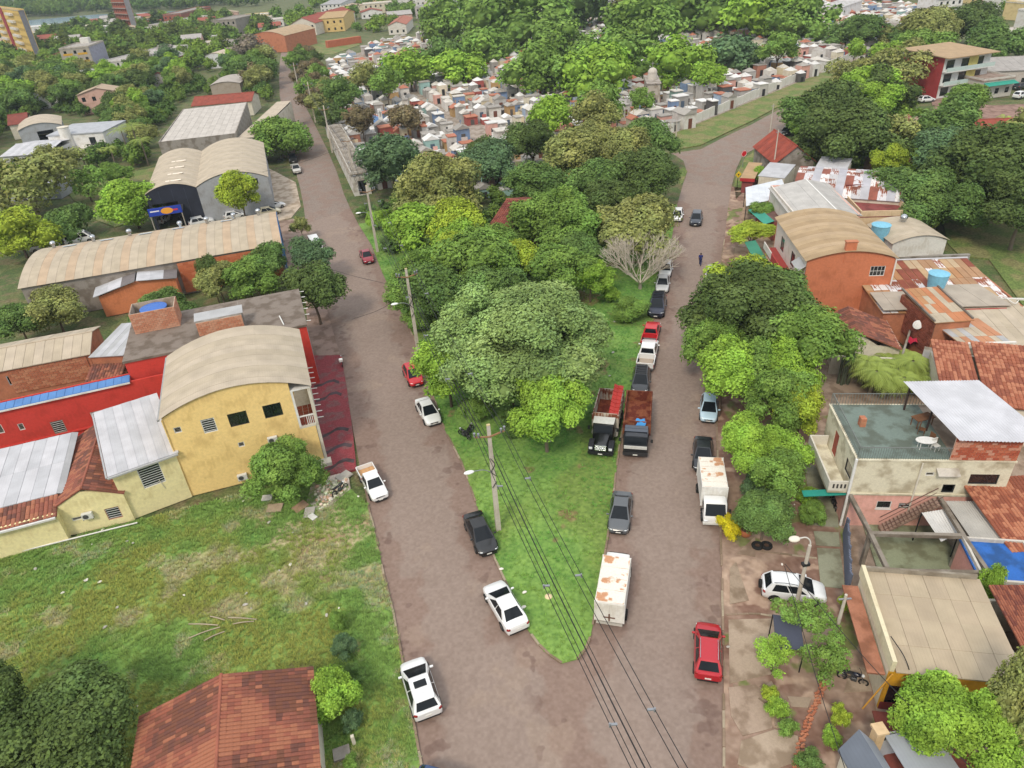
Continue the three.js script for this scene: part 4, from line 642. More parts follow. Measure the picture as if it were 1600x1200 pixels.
tree([101.9,-188.05],6.73, 10, 'open', 'olive', 'tall thin olive tree left of the red and yellow block', { grow: 1.12 });
tree([74.48,-169.35],3.83, 5, 'mid', 'lime', 'yellow flowering shrub tree at the far bend', { grow: 1.12 });
tree([66.9,-158.26],3.06, 4, 'mid', 'mid', 'green hedge tree at the far bend', { grow: 1.12 });
tree([68.89,-150.46],3.46, 5, 'mid', 'deep', 'dark tree behind the far bend hedge', { grow: 1.12 });
tree([101.68,-156.42],4.66, 7, 'mid', 'mid', 'mid green tree on the side street corner', { grow: 1.12 });
tree([93.03,-145.54],3.1, 5, 'mid', 'fresh', 'light green tree over the long red roof', { grow: 1.12 });
tree([122.15,-216.07],7.28, 8, 'mid', 'mid', 'green tree behind the red and yellow block', { grow: 1.12 });
tree([125,-260.76],7.78, 9, 'mid', 'deep', 'round dark tree standing alone among the far tombs', { grow: 1.12 });
tree([137.86,-244.09],8.95, 8, 'mid', 'olive', 'olive tree above the red and yellow block', { grow: 1.12 });
tree([152.12,-227.62],7.25, 8, 'mid', 'deep', 'deep green tree at the upper right corner', { grow: 1.12 });
tree([160.93,-256.02],7.21, 11, 'mid', 'dark', 'dark tree in front of the far white shed', { grow: 1.12 });
// cemetery trees
tree([-16.18,-346.51],11.8, 10.5, 'far', 'mid', 'mid green tree at the back left of the cemetery near the white house', { group: 'trees of the cemetery', grow: 1.14 });
tree([-25.3,-245.93],7.36, 10.5, 'far', 'fresh', 'bright green tree at the left side of the cemetery below the far houses', { group: 'trees of the cemetery', grow: 1.14 });
tree([-8.55,-248.56],7.43, 10.5, 'far', 'fresh', 'bright green tree at the left side of the cemetery, right of its bright neighbour', { group: 'trees of the cemetery', grow: 1.14 });
tree([15.08,-319.85],16.16, 10.5, 'far', 'mid', 'mid green tree at the back of the cemetery left of centre, largest there', { group: 'trees of the cemetery', grow: 1.14 });
tree([12.93,-217.2],8.39, 10.5, 'far', 'mid', 'mid green tree at the middle of the cemetery left of the tall monument', { group: 'trees of the cemetery', grow: 1.14 });
tree([4.5,-400.44],14.17, 10.5, 'far', 'mid', 'mid green tree at the top edge left of the cemetery centre', { group: 'trees of the cemetery', grow: 1.14 });
tree([29.03,-214.49],9.74, 10.5, 'far', 'fresh', 'bright green tree at the middle of the cemetery, brightest beside the monument', { group: 'trees of the cemetery', grow: 1.14 });
tree([39.89,-241.2],9.23, 10.5, 'far', 'mid', 'mid green tree at the middle of the cemetery behind the brightest tree', { group: 'trees of the cemetery', grow: 1.14 });
tree([56.24,-280.47],12.45, 10.5, 'far', 'mid', 'mid green tree at the back of the cemetery right of centre', { group: 'trees of the cemetery', grow: 1.14 });
tree([55.14,-220.83],8.52, 10.5, 'far', 'fresh', 'bright green tree at the right of the monument among the white tombs', { group: 'trees of the cemetery', grow: 1.14 });
tree([75.59,-236.81],7.89, 10.5, 'far', 'blue', 'blue-green tree at the right part of the cemetery, standing apart', { group: 'trees of the cemetery', grow: 1.14 });
tree([89.01,-325.65],15.9, 10.5, 'far', 'mid', 'mid green tree at the top of the cemetery right of centre', { group: 'trees of the cemetery', grow: 1.14 });
tree([103.18,-291.38],13.38, 10.5, 'far', 'fresh', 'bright green tree at the top right of the cemetery grove', { group: 'trees of the cemetery', grow: 1.14 });
tree([112.53,-280.73],10.62, 10.5, 'far', 'mid', 'mid green tree at the right end of the cemetery grove', { group: 'trees of the cemetery', grow: 1.14 });
tree([12.44,-159.83],4.44, 10.5, 'far', 'fresh', 'bright green tree at the front of the cemetery above the island trees', { group: 'trees of the cemetery', grow: 1.14 });
tree([24.61,-168.94],3.79, 10.5, 'far', 'mid', 'mid green tree at the front of the cemetery, slender', { group: 'trees of the cemetery', grow: 1.14 });
tree([21.22,-150.99],4.49, 10.5, 'far', 'olive', 'olive tree at the front of the cemetery beside the slender tree', { group: 'trees of the cemetery', grow: 1.14 });
tree([43.89,-370.68],16.17, 10.5, 'far', 'deep', 'deep green tree at the top centre of the cemetery', { group: 'trees of the cemetery', grow: 1.14 });
tree([-0.34,-289.1],9.49, 10.5, 'far', 'mid', 'mid green tree at the back left of the cemetery behind two bright trees', { group: 'trees of the cemetery', grow: 1.14 });
tree([25.91,-266.33],9.67, 10.5, 'far', 'mid', 'mid green tree at the centre left of the cemetery grove', { group: 'trees of the cemetery', grow: 1.14 });
tree([83.23,-365.33],12.99, 10.5, 'far', 'mid', 'mid green tree at the top edge right of the cemetery centre', { group: 'trees of the cemetery', grow: 1.14 });
tree([107.85,-339.41],12.12, 10.5, 'far', 'fresh', 'bright green tree at the top edge right, between two larger crowns', { group: 'trees of the cemetery', grow: 1.14 });
tree([70.34,-375.72],12.13, 10.5, 'far', 'olive', 'olive tree at the top centre edge of the cemetery', { group: 'trees of the cemetery', grow: 1.14 });
tree([-16.25,-272.5],6.74, 10.5, 'far', 'deep', 'deep green tree at the back left of the cemetery, small and dark', { group: 'trees of the cemetery', grow: 1.14 });
[[[-39.1,-201.67],4.46, 'deep'], [[-31.34,-178.11],3.38, 'brown'], [[-20.37,-175.92],3.65, 'brown'], [[-36.06,-228.45],4.61, 'olive'], [[-29.29,-215.83],4.38, 'mid'], [[35.92,-180.34],2.8, 'mid'], [[58.2,-202.11],3.78, 'fresh'], [[86.63,-228.69],4.61, 'mid']].forEach(([p, R, m], i) => tree(p, R * 1.15, R * 2 + 2, 'far', m, ['dark tree by the cemetery entrance building', 'reddish brown tree behind the white cemetery building', 'reddish brown tree right of the white monument', 'olive tree among the front left tombs', 'mid green tree among the front left tombs', 'small tree among the roadside tombs', 'bright small tree near the lawn wall tombs', 'small tree at the far lawn wall tombs'][i], { group: 'trees of the cemetery' }));
tree([-93.88,-315.9],8.78, 9, 'far', 'grey', 'greyish leafless-looking tree left of the far left street');
tree([-82.26,-276.71],5.95, 7, 'far', 'brown', 'brownish tree below the greyish one at the far left street');
// ---------- building tools ----------
const occupied = [];
function building(name, label, cat, A, B, C, o = {}) {      // A-B is the edge towards the viewer, C a corner on the far side
const dx = B[0] - A[0], dz = B[1] - A[1], L = Math.hypot(dx, dz), u = [dx / L, dz / L], v = [-u[1], u[0]], W = (C[0] - A[0]) * v[0] + (C[1] - A[1]) * v[1];
const g = thing(name, label, cat, A, Math.atan2(-u[1], u[0]), o.group);
const z0 = Math.min(0, W), z1 = Math.max(0, W), pt = (x, z) => [A[0] + u[0] * x + v[0] * z, A[1] + u[1] * x + v[1] * z];
const poly = [pt(0, z0), pt(L, z0), pt(L, z1), pt(0, z1)]; occupied.push(poly);
return { g, L, z0, z1, D: z1 - z0, pt, poly };
}
function wallGeo(len, y0, top, holes, th) {
const s = new THREE.Shape(); s.moveTo(0, y0); s.lineTo(len, y0); const tp = Array.isArray(top) ? top : [[0, top], [len, top]];
for (let i = tp.length - 1; i >= 0; i--) s.lineTo(tp[i][0], tp[i][1]); s.closePath();
for (const [x, y, w, h] of holes) { const p = new THREE.Path(); p.moveTo(x, y); p.lineTo(x, y + h); p.lineTo(x + w, y + h); p.lineTo(x + w, y); p.closePath(); s.holes.push(p); }
return new THREE.ExtrudeGeometry(s, { depth: th, bevelEnabled: false }).translate(0, 0, -th);
}
const sideM = (b, k, x0, x1, z0, z1) => { const m = new THREE.Matrix4(); if (k === 'f') m.makeTranslation(x0, 0, z1); else if (k === 'b') m.makeRotationY(Math.PI).setPosition(x1, 0, z0); else if (k === 'r') m.makeRotationY(Math.PI / 2).setPosition(x1, 0, z1); else m.makeRotationY(-Math.PI / 2).setPosition(x0, 0, z0); return m; };
const frameW = plain(0xd8d8d4, .6), frameD = plain(0x2a2c2e, .5), darkGreyM = plain(0x3a3836, .9), slatW = plain(0xe2e4e4, .5), slatG = plain(0x8a857a, .7), woodM = paint(0x7a5234, X.mottle), glassW = new THREE.MeshPhysicalMaterial({ color: 0x141a1e, roughness: .1, clearcoat: 1, side: THREE.DoubleSide });
function opening(g, m4, [x, y, w, h, kind = 'glass', mat], th) {
const G = a => (Array.isArray(a) ? a : [a]).map(q => norm(q).applyMatrix4(m4)), fr = t => [span(x, x + w, y, y + t, -.12, -.03), span(x, x + w, y + h - t, y + h, -.12, -.03), span(x, x + t, y + t, y + h - t, -.12, -.03), span(x + w - t, x + w, y + t, y + h - t, -.12, -.03)];
const t = Math.min(.06, w * .12);
if (kind === 'void') { part(g, 'opening_frame', G(fr(Math.min(.08, t * 1.5))), mat || frameD); return; }
if (kind === 'door') { const d = part(g, 'door', G(span(x, x + w, y, y + h, -.14, -.05)), mat || woodM); part(d, 'handle', G(box(.05, .12, .05, x + w * .85, y + h * .48, -.03)), chromeM); return; }
if (kind === 'gate') { const d = part(g, 'roller_gate', G(span(x, x + w, y, y + h, -.16, -.1)), mat || slatG); const n = Math.max(3, Math.round(h / .5)); for (let i = 0; i < n; i++) part(d, 'slat', G(span(x, x + w, y + h * i / n + .02, y + h * (i + 1) / n - .03, -.1, -.07)), mat || slatG); return; }
const f = part(g, 'window', G(fr(t)), kind === 'dark' ? frameD : mat || frameW);
if (kind === 'louver' || kind === 'vent') { const n = Math.max(2, Math.round(h / (kind === 'vent' ? .18 : .26))); part(f, 'pane', G(span(x + t, x + w - t, y + t, y + h - t, -.12, -.1)), glassW); for (let i = 0; i < n; i++) part(f, 'slat', G(box(w - 2 * t - .01, .1, .02).rotateX(.6).translate(x + w / 2, y + t + (h - 2 * t) * (i + .5) / n, -.06)), kind === 'vent' ? slatG : slatW); return; }
if (kind === 'grid') { const nx = 4, ny = 2; for (let i = 0; i < nx; i++) for (let j = 0; j < ny; j++) part(f, 'pane', G(span(x + t + (w - 2 * t) * i / nx + .02, x + t + (w - 2 * t) * (i + 1) / nx - .02, y + t + (h - 2 * t) * j / ny + .02, y + t + (h - 2 * t) * (j + 1) / ny - .02, -.1, -.08)), glassW); part(f, 'bars', G([...[1, 2, 3].map(i => span(x + w * i / 4 - .015, x + w * i / 4 + .015, y + t, y + h - t, -.11, -.04)), span(x + t, x + w - t, y + h / 2 - .015, y + h / 2 + .015, -.105, -.035)]), mat || frameW); return; }
const n = w > .9 ? 2 : 1; for (let i = 0; i < n; i++) part(f, 'pane', G(span(x + t + (w - 2 * t) * i / n + .015, x + t + (w - 2 * t) * (i + 1) / n - .015, y + t, y + h - t, -.1, -.075)), glassW);
if (kind === 'glass') part(f, 'sill', G(span(x - .06, x + w + .06, y - .06, y, -.02, .07)), frameW);
}
function walls(b, o) {                          // o: h, y0, mat or mats{f,b,l,r}, tops, holes
const x0 = o.x0 ?? 0, x1 = o.x1 ?? b.L, z0 = o.z0 ?? b.z0, z1 = o.z1 ?? b.z1, th = o.th ?? .2, y0 = o.y0 ?? 0;
for (const k of o.sides || ['f', 'b', 'l', 'r']) {
const fb = k === 'f' || k === 'b', len = fb ? x1 - x0 : z1 - z0 - 2 * th, top = o.tops?.[k] ?? o.h, m4 = fb ? sideM(b, k, x0, x1, z0, z1) : sideM(b, k, x0, x1, z0 + th, z1 - th);
const hs = (o.holes?.[k] || []).map(h => [...h]); if (!fb) hs.forEach(h => h[0] -= th);
const ok = hs.filter(h => h[0] > .03 && h[0] + h[2] < len - .03 && h[2] > .05 && h[3] > .05); ok.forEach(h => { if (h[1] < y0 + .03) { h[3] -= y0 + .03 - h[1]; h[1] = y0 + .03; } });
const w = part(b.g, 'wall', [wallGeo(len, y0, top, ok, th).applyMatrix4(m4)], o.mats?.[k] || o.mat);
for (const h of ok) opening(b.g, m4, h, th);
}
}
const archTop = (len, y, rise, n = 14) => Array.from({ length: n + 1 }, (_, i) => [len * i / n, y + rise * (1 - (2 * i / n - 1) ** 2)]);
const gableTop = (len, y, yr) => [[0, y], [len / 2, yr], [len, y]];
function flatRoof(b, y, th, m, o = {}) { const e = o.over || 0; return part(b.g, o.name || 'roof', span((o.x0 ?? 0) - e, (o.x1 ?? b.L) + e, y, y + th, (o.z0 ?? b.z0) - e, (o.z1 ?? b.z1) + e), m); }
function parapet(b, y, h, m, o = {}) { const x0 = o.x0 ?? 0, x1 = o.x1 ?? b.L, z0 = o.z0 ?? b.z0, z1 = o.z1 ?? b.z1, t = o.t || .16; for (const q of [span(x0, x1, y, y + h, z1 - t, z1), span(x0, x1, y, y + h, z0, z0 + t), span(x0, x0 + t, y, y + h, z0 + t, z1 - t), span(x1 - t, x1, y, y + h, z0 + t, z1 - t)]) part(b.g, 'parapet', q, m); }
// barrel roof made of separate curved sheets laid side by side along its axis
function vault(b, y, rise, axis, m, o = {}) {
const ov = o.over ?? .25, x0 = (o.x0 ?? 0), x1 = (o.x1 ?? b.L), z0 = (o.z0 ?? b.z0), z1 = (o.z1 ?? b.z1), cross = axis === 'z' ? [x0 - ov, x1 + ov] : [z0 - ov, z1 + ov], run = axis === 'z' ? [z0 - (o.back ?? ov), z1 + ov] : [x0 - ov, x1 + ov];
const n = o.sheets ?? Math.max(3, Math.round((run[1] - run[0]) / 1.05)), k = o.cols ?? 3, w = (run[1] - run[0]) / n;
const yy = t => y + rise * (1 - (2 * t - 1) ** 2), root = part(b.g, 'roof', grid((u, v) => { const c = lerp(cross[0] + .02, cross[1] - .02, u), r = lerp(run[0] + .02, run[1] - .02, v); return axis === 'z' ? V(c, yy(u) + .02, r) : V(r, yy(u) + .02, c); }, 16, 1), m);
const tones = o.tones || [m];
for (let i = 0; i < n; i++) for (let j = 0; j < k; j++) {
const a = run[0] + w * i + .012, e = a + w - .024, t0 = j / k, t1 = (j + 1) / k + (j < k - 1 ? .008 : 0), lift = .045 + .012 * (j % 2) + .006 * (i % 2), seg = 5, top = [], bot = [];
const sg = axis === 'x' ? -1 : 1; for (let s = 0; s <= seg; s++) { const t = Math.min(1, lerp(t0, t1, s / seg)); top.push([sg * lerp(cross[0], cross[1], t), yy(t) + lift]); }
const sh = new THREE.Shape(); top.forEach(([c, h], q) => q ? sh.lineTo(c, h) : sh.moveTo(c, h)); for (let q = seg; q >= 0; q--) sh.lineTo(top[q][0], top[q][1] - .03); sh.closePath();
const g = new THREE.ExtrudeGeometry(sh, { depth: e - a, bevelEnabled: false }).translate(0, 0, a); if (axis === 'x') g.rotateY(Math.PI / 2);
part(root, 'roof_sheet', g, tones[(i * 7 + j * 3) % tones.length]);
}
return root;
}
// pitched sheet roof split in long sheets; p00-p10 eave, p01-p11 upper edge (vectors)
function sheets(parent, p00, p10, p11, p01, m, o = {}) {
const n = o.n ?? Math.max(2, Math.round(p00.distanceTo(p10) / 1.0)), rows = o.rows || 1, tones = o.tones || [m], root = part(parent, o.name || 'roof', quadSlab(p00, p10, p11, p01, .05), m);
for (let i = 0; i < n; i++) for (let j = 0; j < rows; j++) { const u0 = i / n + .0015, u1 = (i + 1) / n - .0015, v0 = j / rows, v1 = (j + 1) / rows + (j < rows - 1 ? .01 : 0), up = .03 + .012 * (i % 2) + .014 * (j % 2); const q = [[u0, v0], [u1, v0], [u1, v1], [u0, v1]].map(([u, v]) => bilin(p00, p10, p11, p01, u, v).add(V(0, up, 0))); part(root, 'roof_sheet', quadSlab(...q, .025), tones[(i * 5 + j * 3 + (o.shift || 0)) % tones.length]); }
return root;
}
// clay tiles, each a small curved piece; the nearest 300 of a slope's budget are parts, the rest one joined part
const tileGeo = (() => { const s = new THREE.Shape(), n = 5; for (let i = 0; i <= n; i++) { const a = Math.PI * (1 - i / n); const x = .5 * Math.cos(a), y = .28 * Math.sin(a); i ? s.lineTo(x, y) : s.moveTo(x, y); } for (let i = n; i >= 0; i--) { const a = Math.PI * (1 - i / n); s.lineTo(.42 * Math.cos(a), .28 * Math.sin(a) * .75 - .02); } s.closePath(); return prep(new THREE.ExtrudeGeometry(s, { depth: 1, bevelEnabled: false, steps: 1 }).translate(0, 0, -.5)); })();
const clay = [0xa8644f, 0x965a49, 0xb47458, 0x82523f, 0x9a5e4c, 0x784d42].map(c => paint(c, X.mottle));
function tileSlope(b, p00, p10, p11, p01, o = {}) {
const nx = o.nx ?? Math.round(p00.distanceTo(p10) / .34), ny = o.ny ?? Math.round(p00.distanceTo(p01) / .5), mats = o.mats || clay, r = rng(o.seed || 3), root = part(b.g || b, 'roof', quadSlab(p00, p10, p11, p01, .06), mats[1]);
const N3 = V().crossVectors(V().subVectors(p10, p00), V().subVectors(p01, p00)).normalize(); if (N3.y < 0) N3.negate();
const budget = o.budget ?? 150, rest = [], total = nx * ny; let cnt = 0;
for (let j = 0; j < ny; j++) for (let i = 0; i < nx; i++) {
const a = bilin(p00, p10, p11, p01, (i + .5) / nx, (j - .06) / ny), c = bilin(p00, p10, p11, p01, (i + .5) / nx, (j + 1.06) / ny), e = bilin(p00, p10, p11, p01, (i + 1) / nx, (j + .5) / ny).sub(bilin(p00, p10, p11, p01, i / nx, (j + .5) / ny));
const zA = V().subVectors(a, c), len = zA.length(), xA = e.clone().normalize(); zA.normalize(); const yA = V().crossVectors(zA, xA); if (yA.y < 0) { yA.negate(); xA.negate(); }
const mid = a.clone().lerp(c, .5).addScaledVector(N3, .01 + .03 * r()); zA.addScaledVector(N3, .07).normalize(); xA.crossVectors(yA, zA); 
const m4 = new THREE.Matrix4().makeBasis(xA.multiplyScalar(e.length() * (.98 + .04 * r())), yA.clone().multiplyScalar(.3), zA.clone().multiplyScalar(len)).setPosition(mid), patch = o.tone ? o.tone(i / nx, j / ny, r) : clamp(Math.floor((fbm(i * .22 + 5, j * .3 + 9, 3) * 1.5 - .25 + (r() - .5) * .45) * mats.length), 0, mats.length - 1);
if (cnt++ < budget) { const t = part(root, 'tile', tileGeo, mats[patch]); t.matrixAutoUpdate = false; t.matrix.copy(m4); t.matrix.decompose(t.position, t.quaternion, t.scale); t.matrixAutoUpdate = true; } else rest.push([m4, mats[patch].color]);
}
if (rest.length) { const im = new THREE.InstancedMesh(tileGeo, paint(0xffffff, X.mottle), rest.length); im.name = 'tile'; im.castShadow = im.receiveShadow = true; im.userData.kind = 'stuff'; rest.forEach(([m, c], i) => { im.setMatrixAt(i, m); im.setColorAt(i, c); }); root.add(im); }
return root;
}
function gableRoof(b, y, yr, axis, o = {}) {    // axis of the ridge
const e = o.over ?? .35, x0 = (o.x0 ?? 0) - e, x1 = (o.x1 ?? b.L) + e, z0 = (o.z0 ?? b.z0) - e, z1 = (o.z1 ?? b.z1) + e, mx = (x0 + x1) / 2, mz = (z0 + z1) / 2, k = (yr - y) / (axis === 'z' ? (x1 - x0) / 2 - e : (z1 - z0) / 2 - e), ye = y - e * k + .12, yt = yr + .12;
const S = axis === 'z' ? [[V(x0, ye, z0), V(x0, ye, z1), V(mx, yt, z1), V(mx, yt, z0)], [V(x1, ye, z1), V(x1, ye, z0), V(mx, yt, z0), V(mx, yt, z1)]] : [[V(x0, ye, z1), V(x1, ye, z1), V(x1, yt, mz), V(x0, yt, mz)], [V(x1, ye, z0), V(x0, ye, z0), V(x0, yt, mz), V(x1, yt, mz)]];
S.forEach((q, i) => o.tiles ? tileSlope(b, ...q, { seed: 5 + i, ...o.tiles }) : sheets(b.g, ...q, o.mat, { tones: o.tones, n: o.n }));
part(b.g, 'ridge_cap', axis === 'z' ? bar(V(mx, yt + .03, z0), V(mx, yt + .03, z1), .11, 8) : bar(V(x0, yt + .03, mz), V(x1, yt + .03, mz), .11, 8), o.cap || (o.tiles ? clay[0] : o.mat));
}
// brick wall of separate bricks on an upright face, local x0..x1, y0..y1 at plane z (outwards +z) through matrix
const brickGeo = prep(new RoundedBoxGeometry(1, 1, 1, 1, .06)), brickMats = [0xc8805f, 0xcf8a68, 0xc07656, 0xd49470].map(c => paint(c, X.mottle)), mortarM = paint(0xbfae9c, X.grime);
function brickFace(parent, m4, w, h, o = {}) {
const bh = o.bh || .24, bw = o.bw || .5, mats = o.mats || brickMats, r = rng(o.seed || 9), ny = Math.max(1, Math.round(h / bh)), nx = Math.max(1, Math.round(w / bw)), root = part(parent, 'brickwork', [span(0, w, 0, h, -.1, -.02).applyMatrix4(m4)], o.mortar || mortarM), rest = []; let c = 0;
for (let j = 0; j < ny; j++) for (let i = 0; i <= nx; i++) {
const off = j % 2 ? .5 : 0, a = clamp((i - off) / nx, 0, 1) * w, e = clamp((i + 1 - off) / nx, 0, 1) * w; if (e - a < .08) continue;
const m = m4.clone().multiply(new THREE.Matrix4().makeTranslation((a + e) / 2, (j + .5) * h / ny, -.03 + .015 * r()).scale(V(e - a - .03, h / ny - .03, .08)));
if (c++ < (o.budget ?? 300)) { const t = part(root, 'brick', brickGeo, mats[Math.floor(r() * mats.length)]); m.decompose(t.position, t.quaternion, t.scale); } else rest.push([m, mats[Math.floor(r() * mats.length)].color]);
}
if (rest.length) { const im = new THREE.InstancedMesh(brickGeo, paint(0xffffff, X.mottle), rest.length); im.name = 'brick'; im.userData.kind = 'stuff'; im.castShadow = im.receiveShadow = true; rest.forEach(([m, q], i) => { im.setMatrixAt(i, m); im.setColorAt(i, q); }); root.add(im); }
return root;
}
function acUnit(b, x, y, label) { const w = b.pt(x, b.z1 + .22), o = thing('air_conditioner', label, 'air conditioner', w, b.g.rotation.y, undefined, y); part(o, 'casing', new RoundedBoxGeometry(.85, .6, .32, 2, .03).translate(0, .3, 0), paint(0xd8d8d2, X.stain)); part(o, 'fan_grille', [.08, .15, .22].map(r => new THREE.TorusGeometry(r, .015, 5, 16).translate(-.12, .3, .165)), plain(0x5a5c5c, .6)); part(o, 'fan', new THREE.CylinderGeometry(.2, .2, .02, 14).rotateX(Math.PI / 2).translate(-.12, .3, .155), darkGreyM); part(o, 'bracket', [span(-.4, -.36, -.06, 0, -.2, .15), span(.36, .4, -.06, 0, -.2, .15)], trimM); return o; }
function tank(pos, y, r, h, label, color = 0x6fb4d4) {
const o = thing('water_tank', label, 'water tank', pos, 0, undefined, y), m = paint(color, X.stain, .6);
part(o, 'shell', new THREE.LatheGeometry([[0, 0], [r * .8, 0], [r * .84, h * .1], [r * .93, h * .55], [r * .97, h * .6], [r, h * .92], [r * 1.04, h]].map(([a, c]) => new THREE.Vector2(a, c)), 24), m);
part(o, 'lid', new THREE.LatheGeometry([[r * 1.06, h], [r * 1.06, h + .05], [r * .8, h + .1], [r * .35, h + .2], [0, h + .22]].map(([a, c]) => new THREE.Vector2(a, c)), 24), m);
part(o, 'pipe', bar(V(r * .9, 0, 0), V(r * .9, h * .2, .3), .03), frameW); return o;
}
// ---------- left side of the left street ----------
const C = { cream: paint(0xf0e4ae), ochre: paint(0xf4d48e), red: paint(0xcc4036), blueStrip: paint(0x5c8cc8, X.sheet), beige: paint(0xc0b39e, X.sheet), beige2: paint(0xc3b6a2, X.sheet), beige3: paint(0xbdb09a, X.sheet), white: paint(0xcccdd2, X.sheet), white2: paint(0xc2c4c9, X.sheet), zinc: paint(0xb4b6b8, X.sheet), conc: paint(0x9b948c, X.grime), slab: paint(0x84796f, X.grime), orange: paint(0xd68458), brick: paint(0xc4805f, X.mottle), pink: paint(0xe0a898), greyw: paint(0xa4a8ae), plaster: paint(0xd6d0c0), dkblue: paint(0x2a3040, X.mottle), rustsheet: M(0xffffff, { map: X.rust, rough: .9 }), tan: paint(0xb9895f, X.sheet) };
const roofTones = [C.beige, C.beige2, C.beige3];
//#YB=252,655,483,603,8.5
{ // yellow building with barrel roof
const b = building('yellow_building', 'tall yellow building with beige barrel roof beside the red pavement', 'building', [-29.57,-49.93], [-17.87,-53.55], [-20.8,-64.48]);
const xr = b.L - 1.7, front = [[0.58,6.81,0.6,0.59, 'vent'], [2.8,6.12,1.13,1.43, 'louver'], [5,6.15,1.59,1.35, 'dark'], [7.96,6.2,1.56,1.34, 'dark'], [5.1,3.9,0.53,0.52, 'vent']];
walls(b, { x1: xr, h: 8.5, mat: C.ochre, tops: { f: archTop(b.L, 8.5, 1.55).filter(p => p[0] < xr).concat([[xr, 8.5 + 1.55 * (1 - (2 * xr / b.L - 1) ** 2)]]), b: [[0, 8.5 + .4], [xr * .5, 10], [xr, 8.5]] }, holes: { f: front } });
vault(b, 8.55, 1.6, 'z', C.beige, { tones: roofTones, cols: 3, over: .2 });
part(b.g, 'gutter', beam(V(-.25, 8.5, b.z0), V(-.25, 8.5, b.z1 + .2), .16, .16), paint(0x9a9c9c, X.stain));
// balcony towards the street
part(b.g, 'balcony_slab', span(xr, b.L, 4.3, 4.5, b.z0, b.z1), C.plaster); part(b.g, 'balcony_ceiling', span(xr, b.L, 8.3, 8.42, b.z0, b.z1), paint(0xe8e8e6));
for (let i = 0; i < 6; i++) for (let j = 0; j < 3; j++) part(b.g, 'floor_tile', span(xr + .06 + j * .5, xr + .52 + j * .5, 4.5, 4.52, b.z1 - .2 - .56 * (i + 1), b.z1 - .2 - .56 * i - .05), paint(0xa85234, X.mottle));
part(b.g, 'parapet', span(b.L - .14, b.L, 4.5, 5.5, b.z0, b.z1 - .3), C.plaster);
part(b.g, 'corner_post', span(b.L - .25, b.L, .1, 8.3, b.z1 - .25, b.z1), C.plaster); part(b.g, 'corner_post', span(xr + .01, xr + .2, 4.5, 8.3, b.z1 - .2, b.z1), paint(0xe4e4e0));
const rail = part(b.g, 'handrail', span(xr + .2, b.L - .25, 5.45, 5.55, b.z1 - .16, b.z1 - .06), frameW); for (let i = 0; i < 8; i++) part(rail, 'baluster', span(xr + .3 + i * .16, xr + .36 + i * .16, 4.52, 5.45, b.z1 - .14, b.z1 - .08), i < 3 ? plain(0x6a2c28) : frameW);
part(b.g, 'ground_wall', span(xr + .001, b.L - .3, .1, 4.3, b.z1 - .18, b.z1 - .002), C.ochre); part(b.g, 'side_wall', span(b.L - .32, b.L - .12, .1, 4.3, b.z0, b.z1 - .26), C.greyw); part(b.g, 'step', span(xr + .2, b.L + .3, .1, .5, b.z1, b.z1 + .9), C.plaster);
part(b.g, 'downpipe', bar(V(-.02, .1, .06), V(-.02, 8.4, .06), .06), C.ochre);
for (let i = 0; i < 10; i++) part(b.g, 'drain_spout', bar(V(b.L, 4.45, b.z0 + .6 + i * b.D / 10.5), V(b.L + .55, 4.4, b.z0 + .6 + i * b.D / 10.5), .045), paint(0xe8e8e4));
acUnit(b, 8.04, 3.73, 'white air conditioner high on the yellow wall beside the bushy tree');
acUnit(b, 4.61, 0.55, 'white air conditioner low on the yellow wall');
}
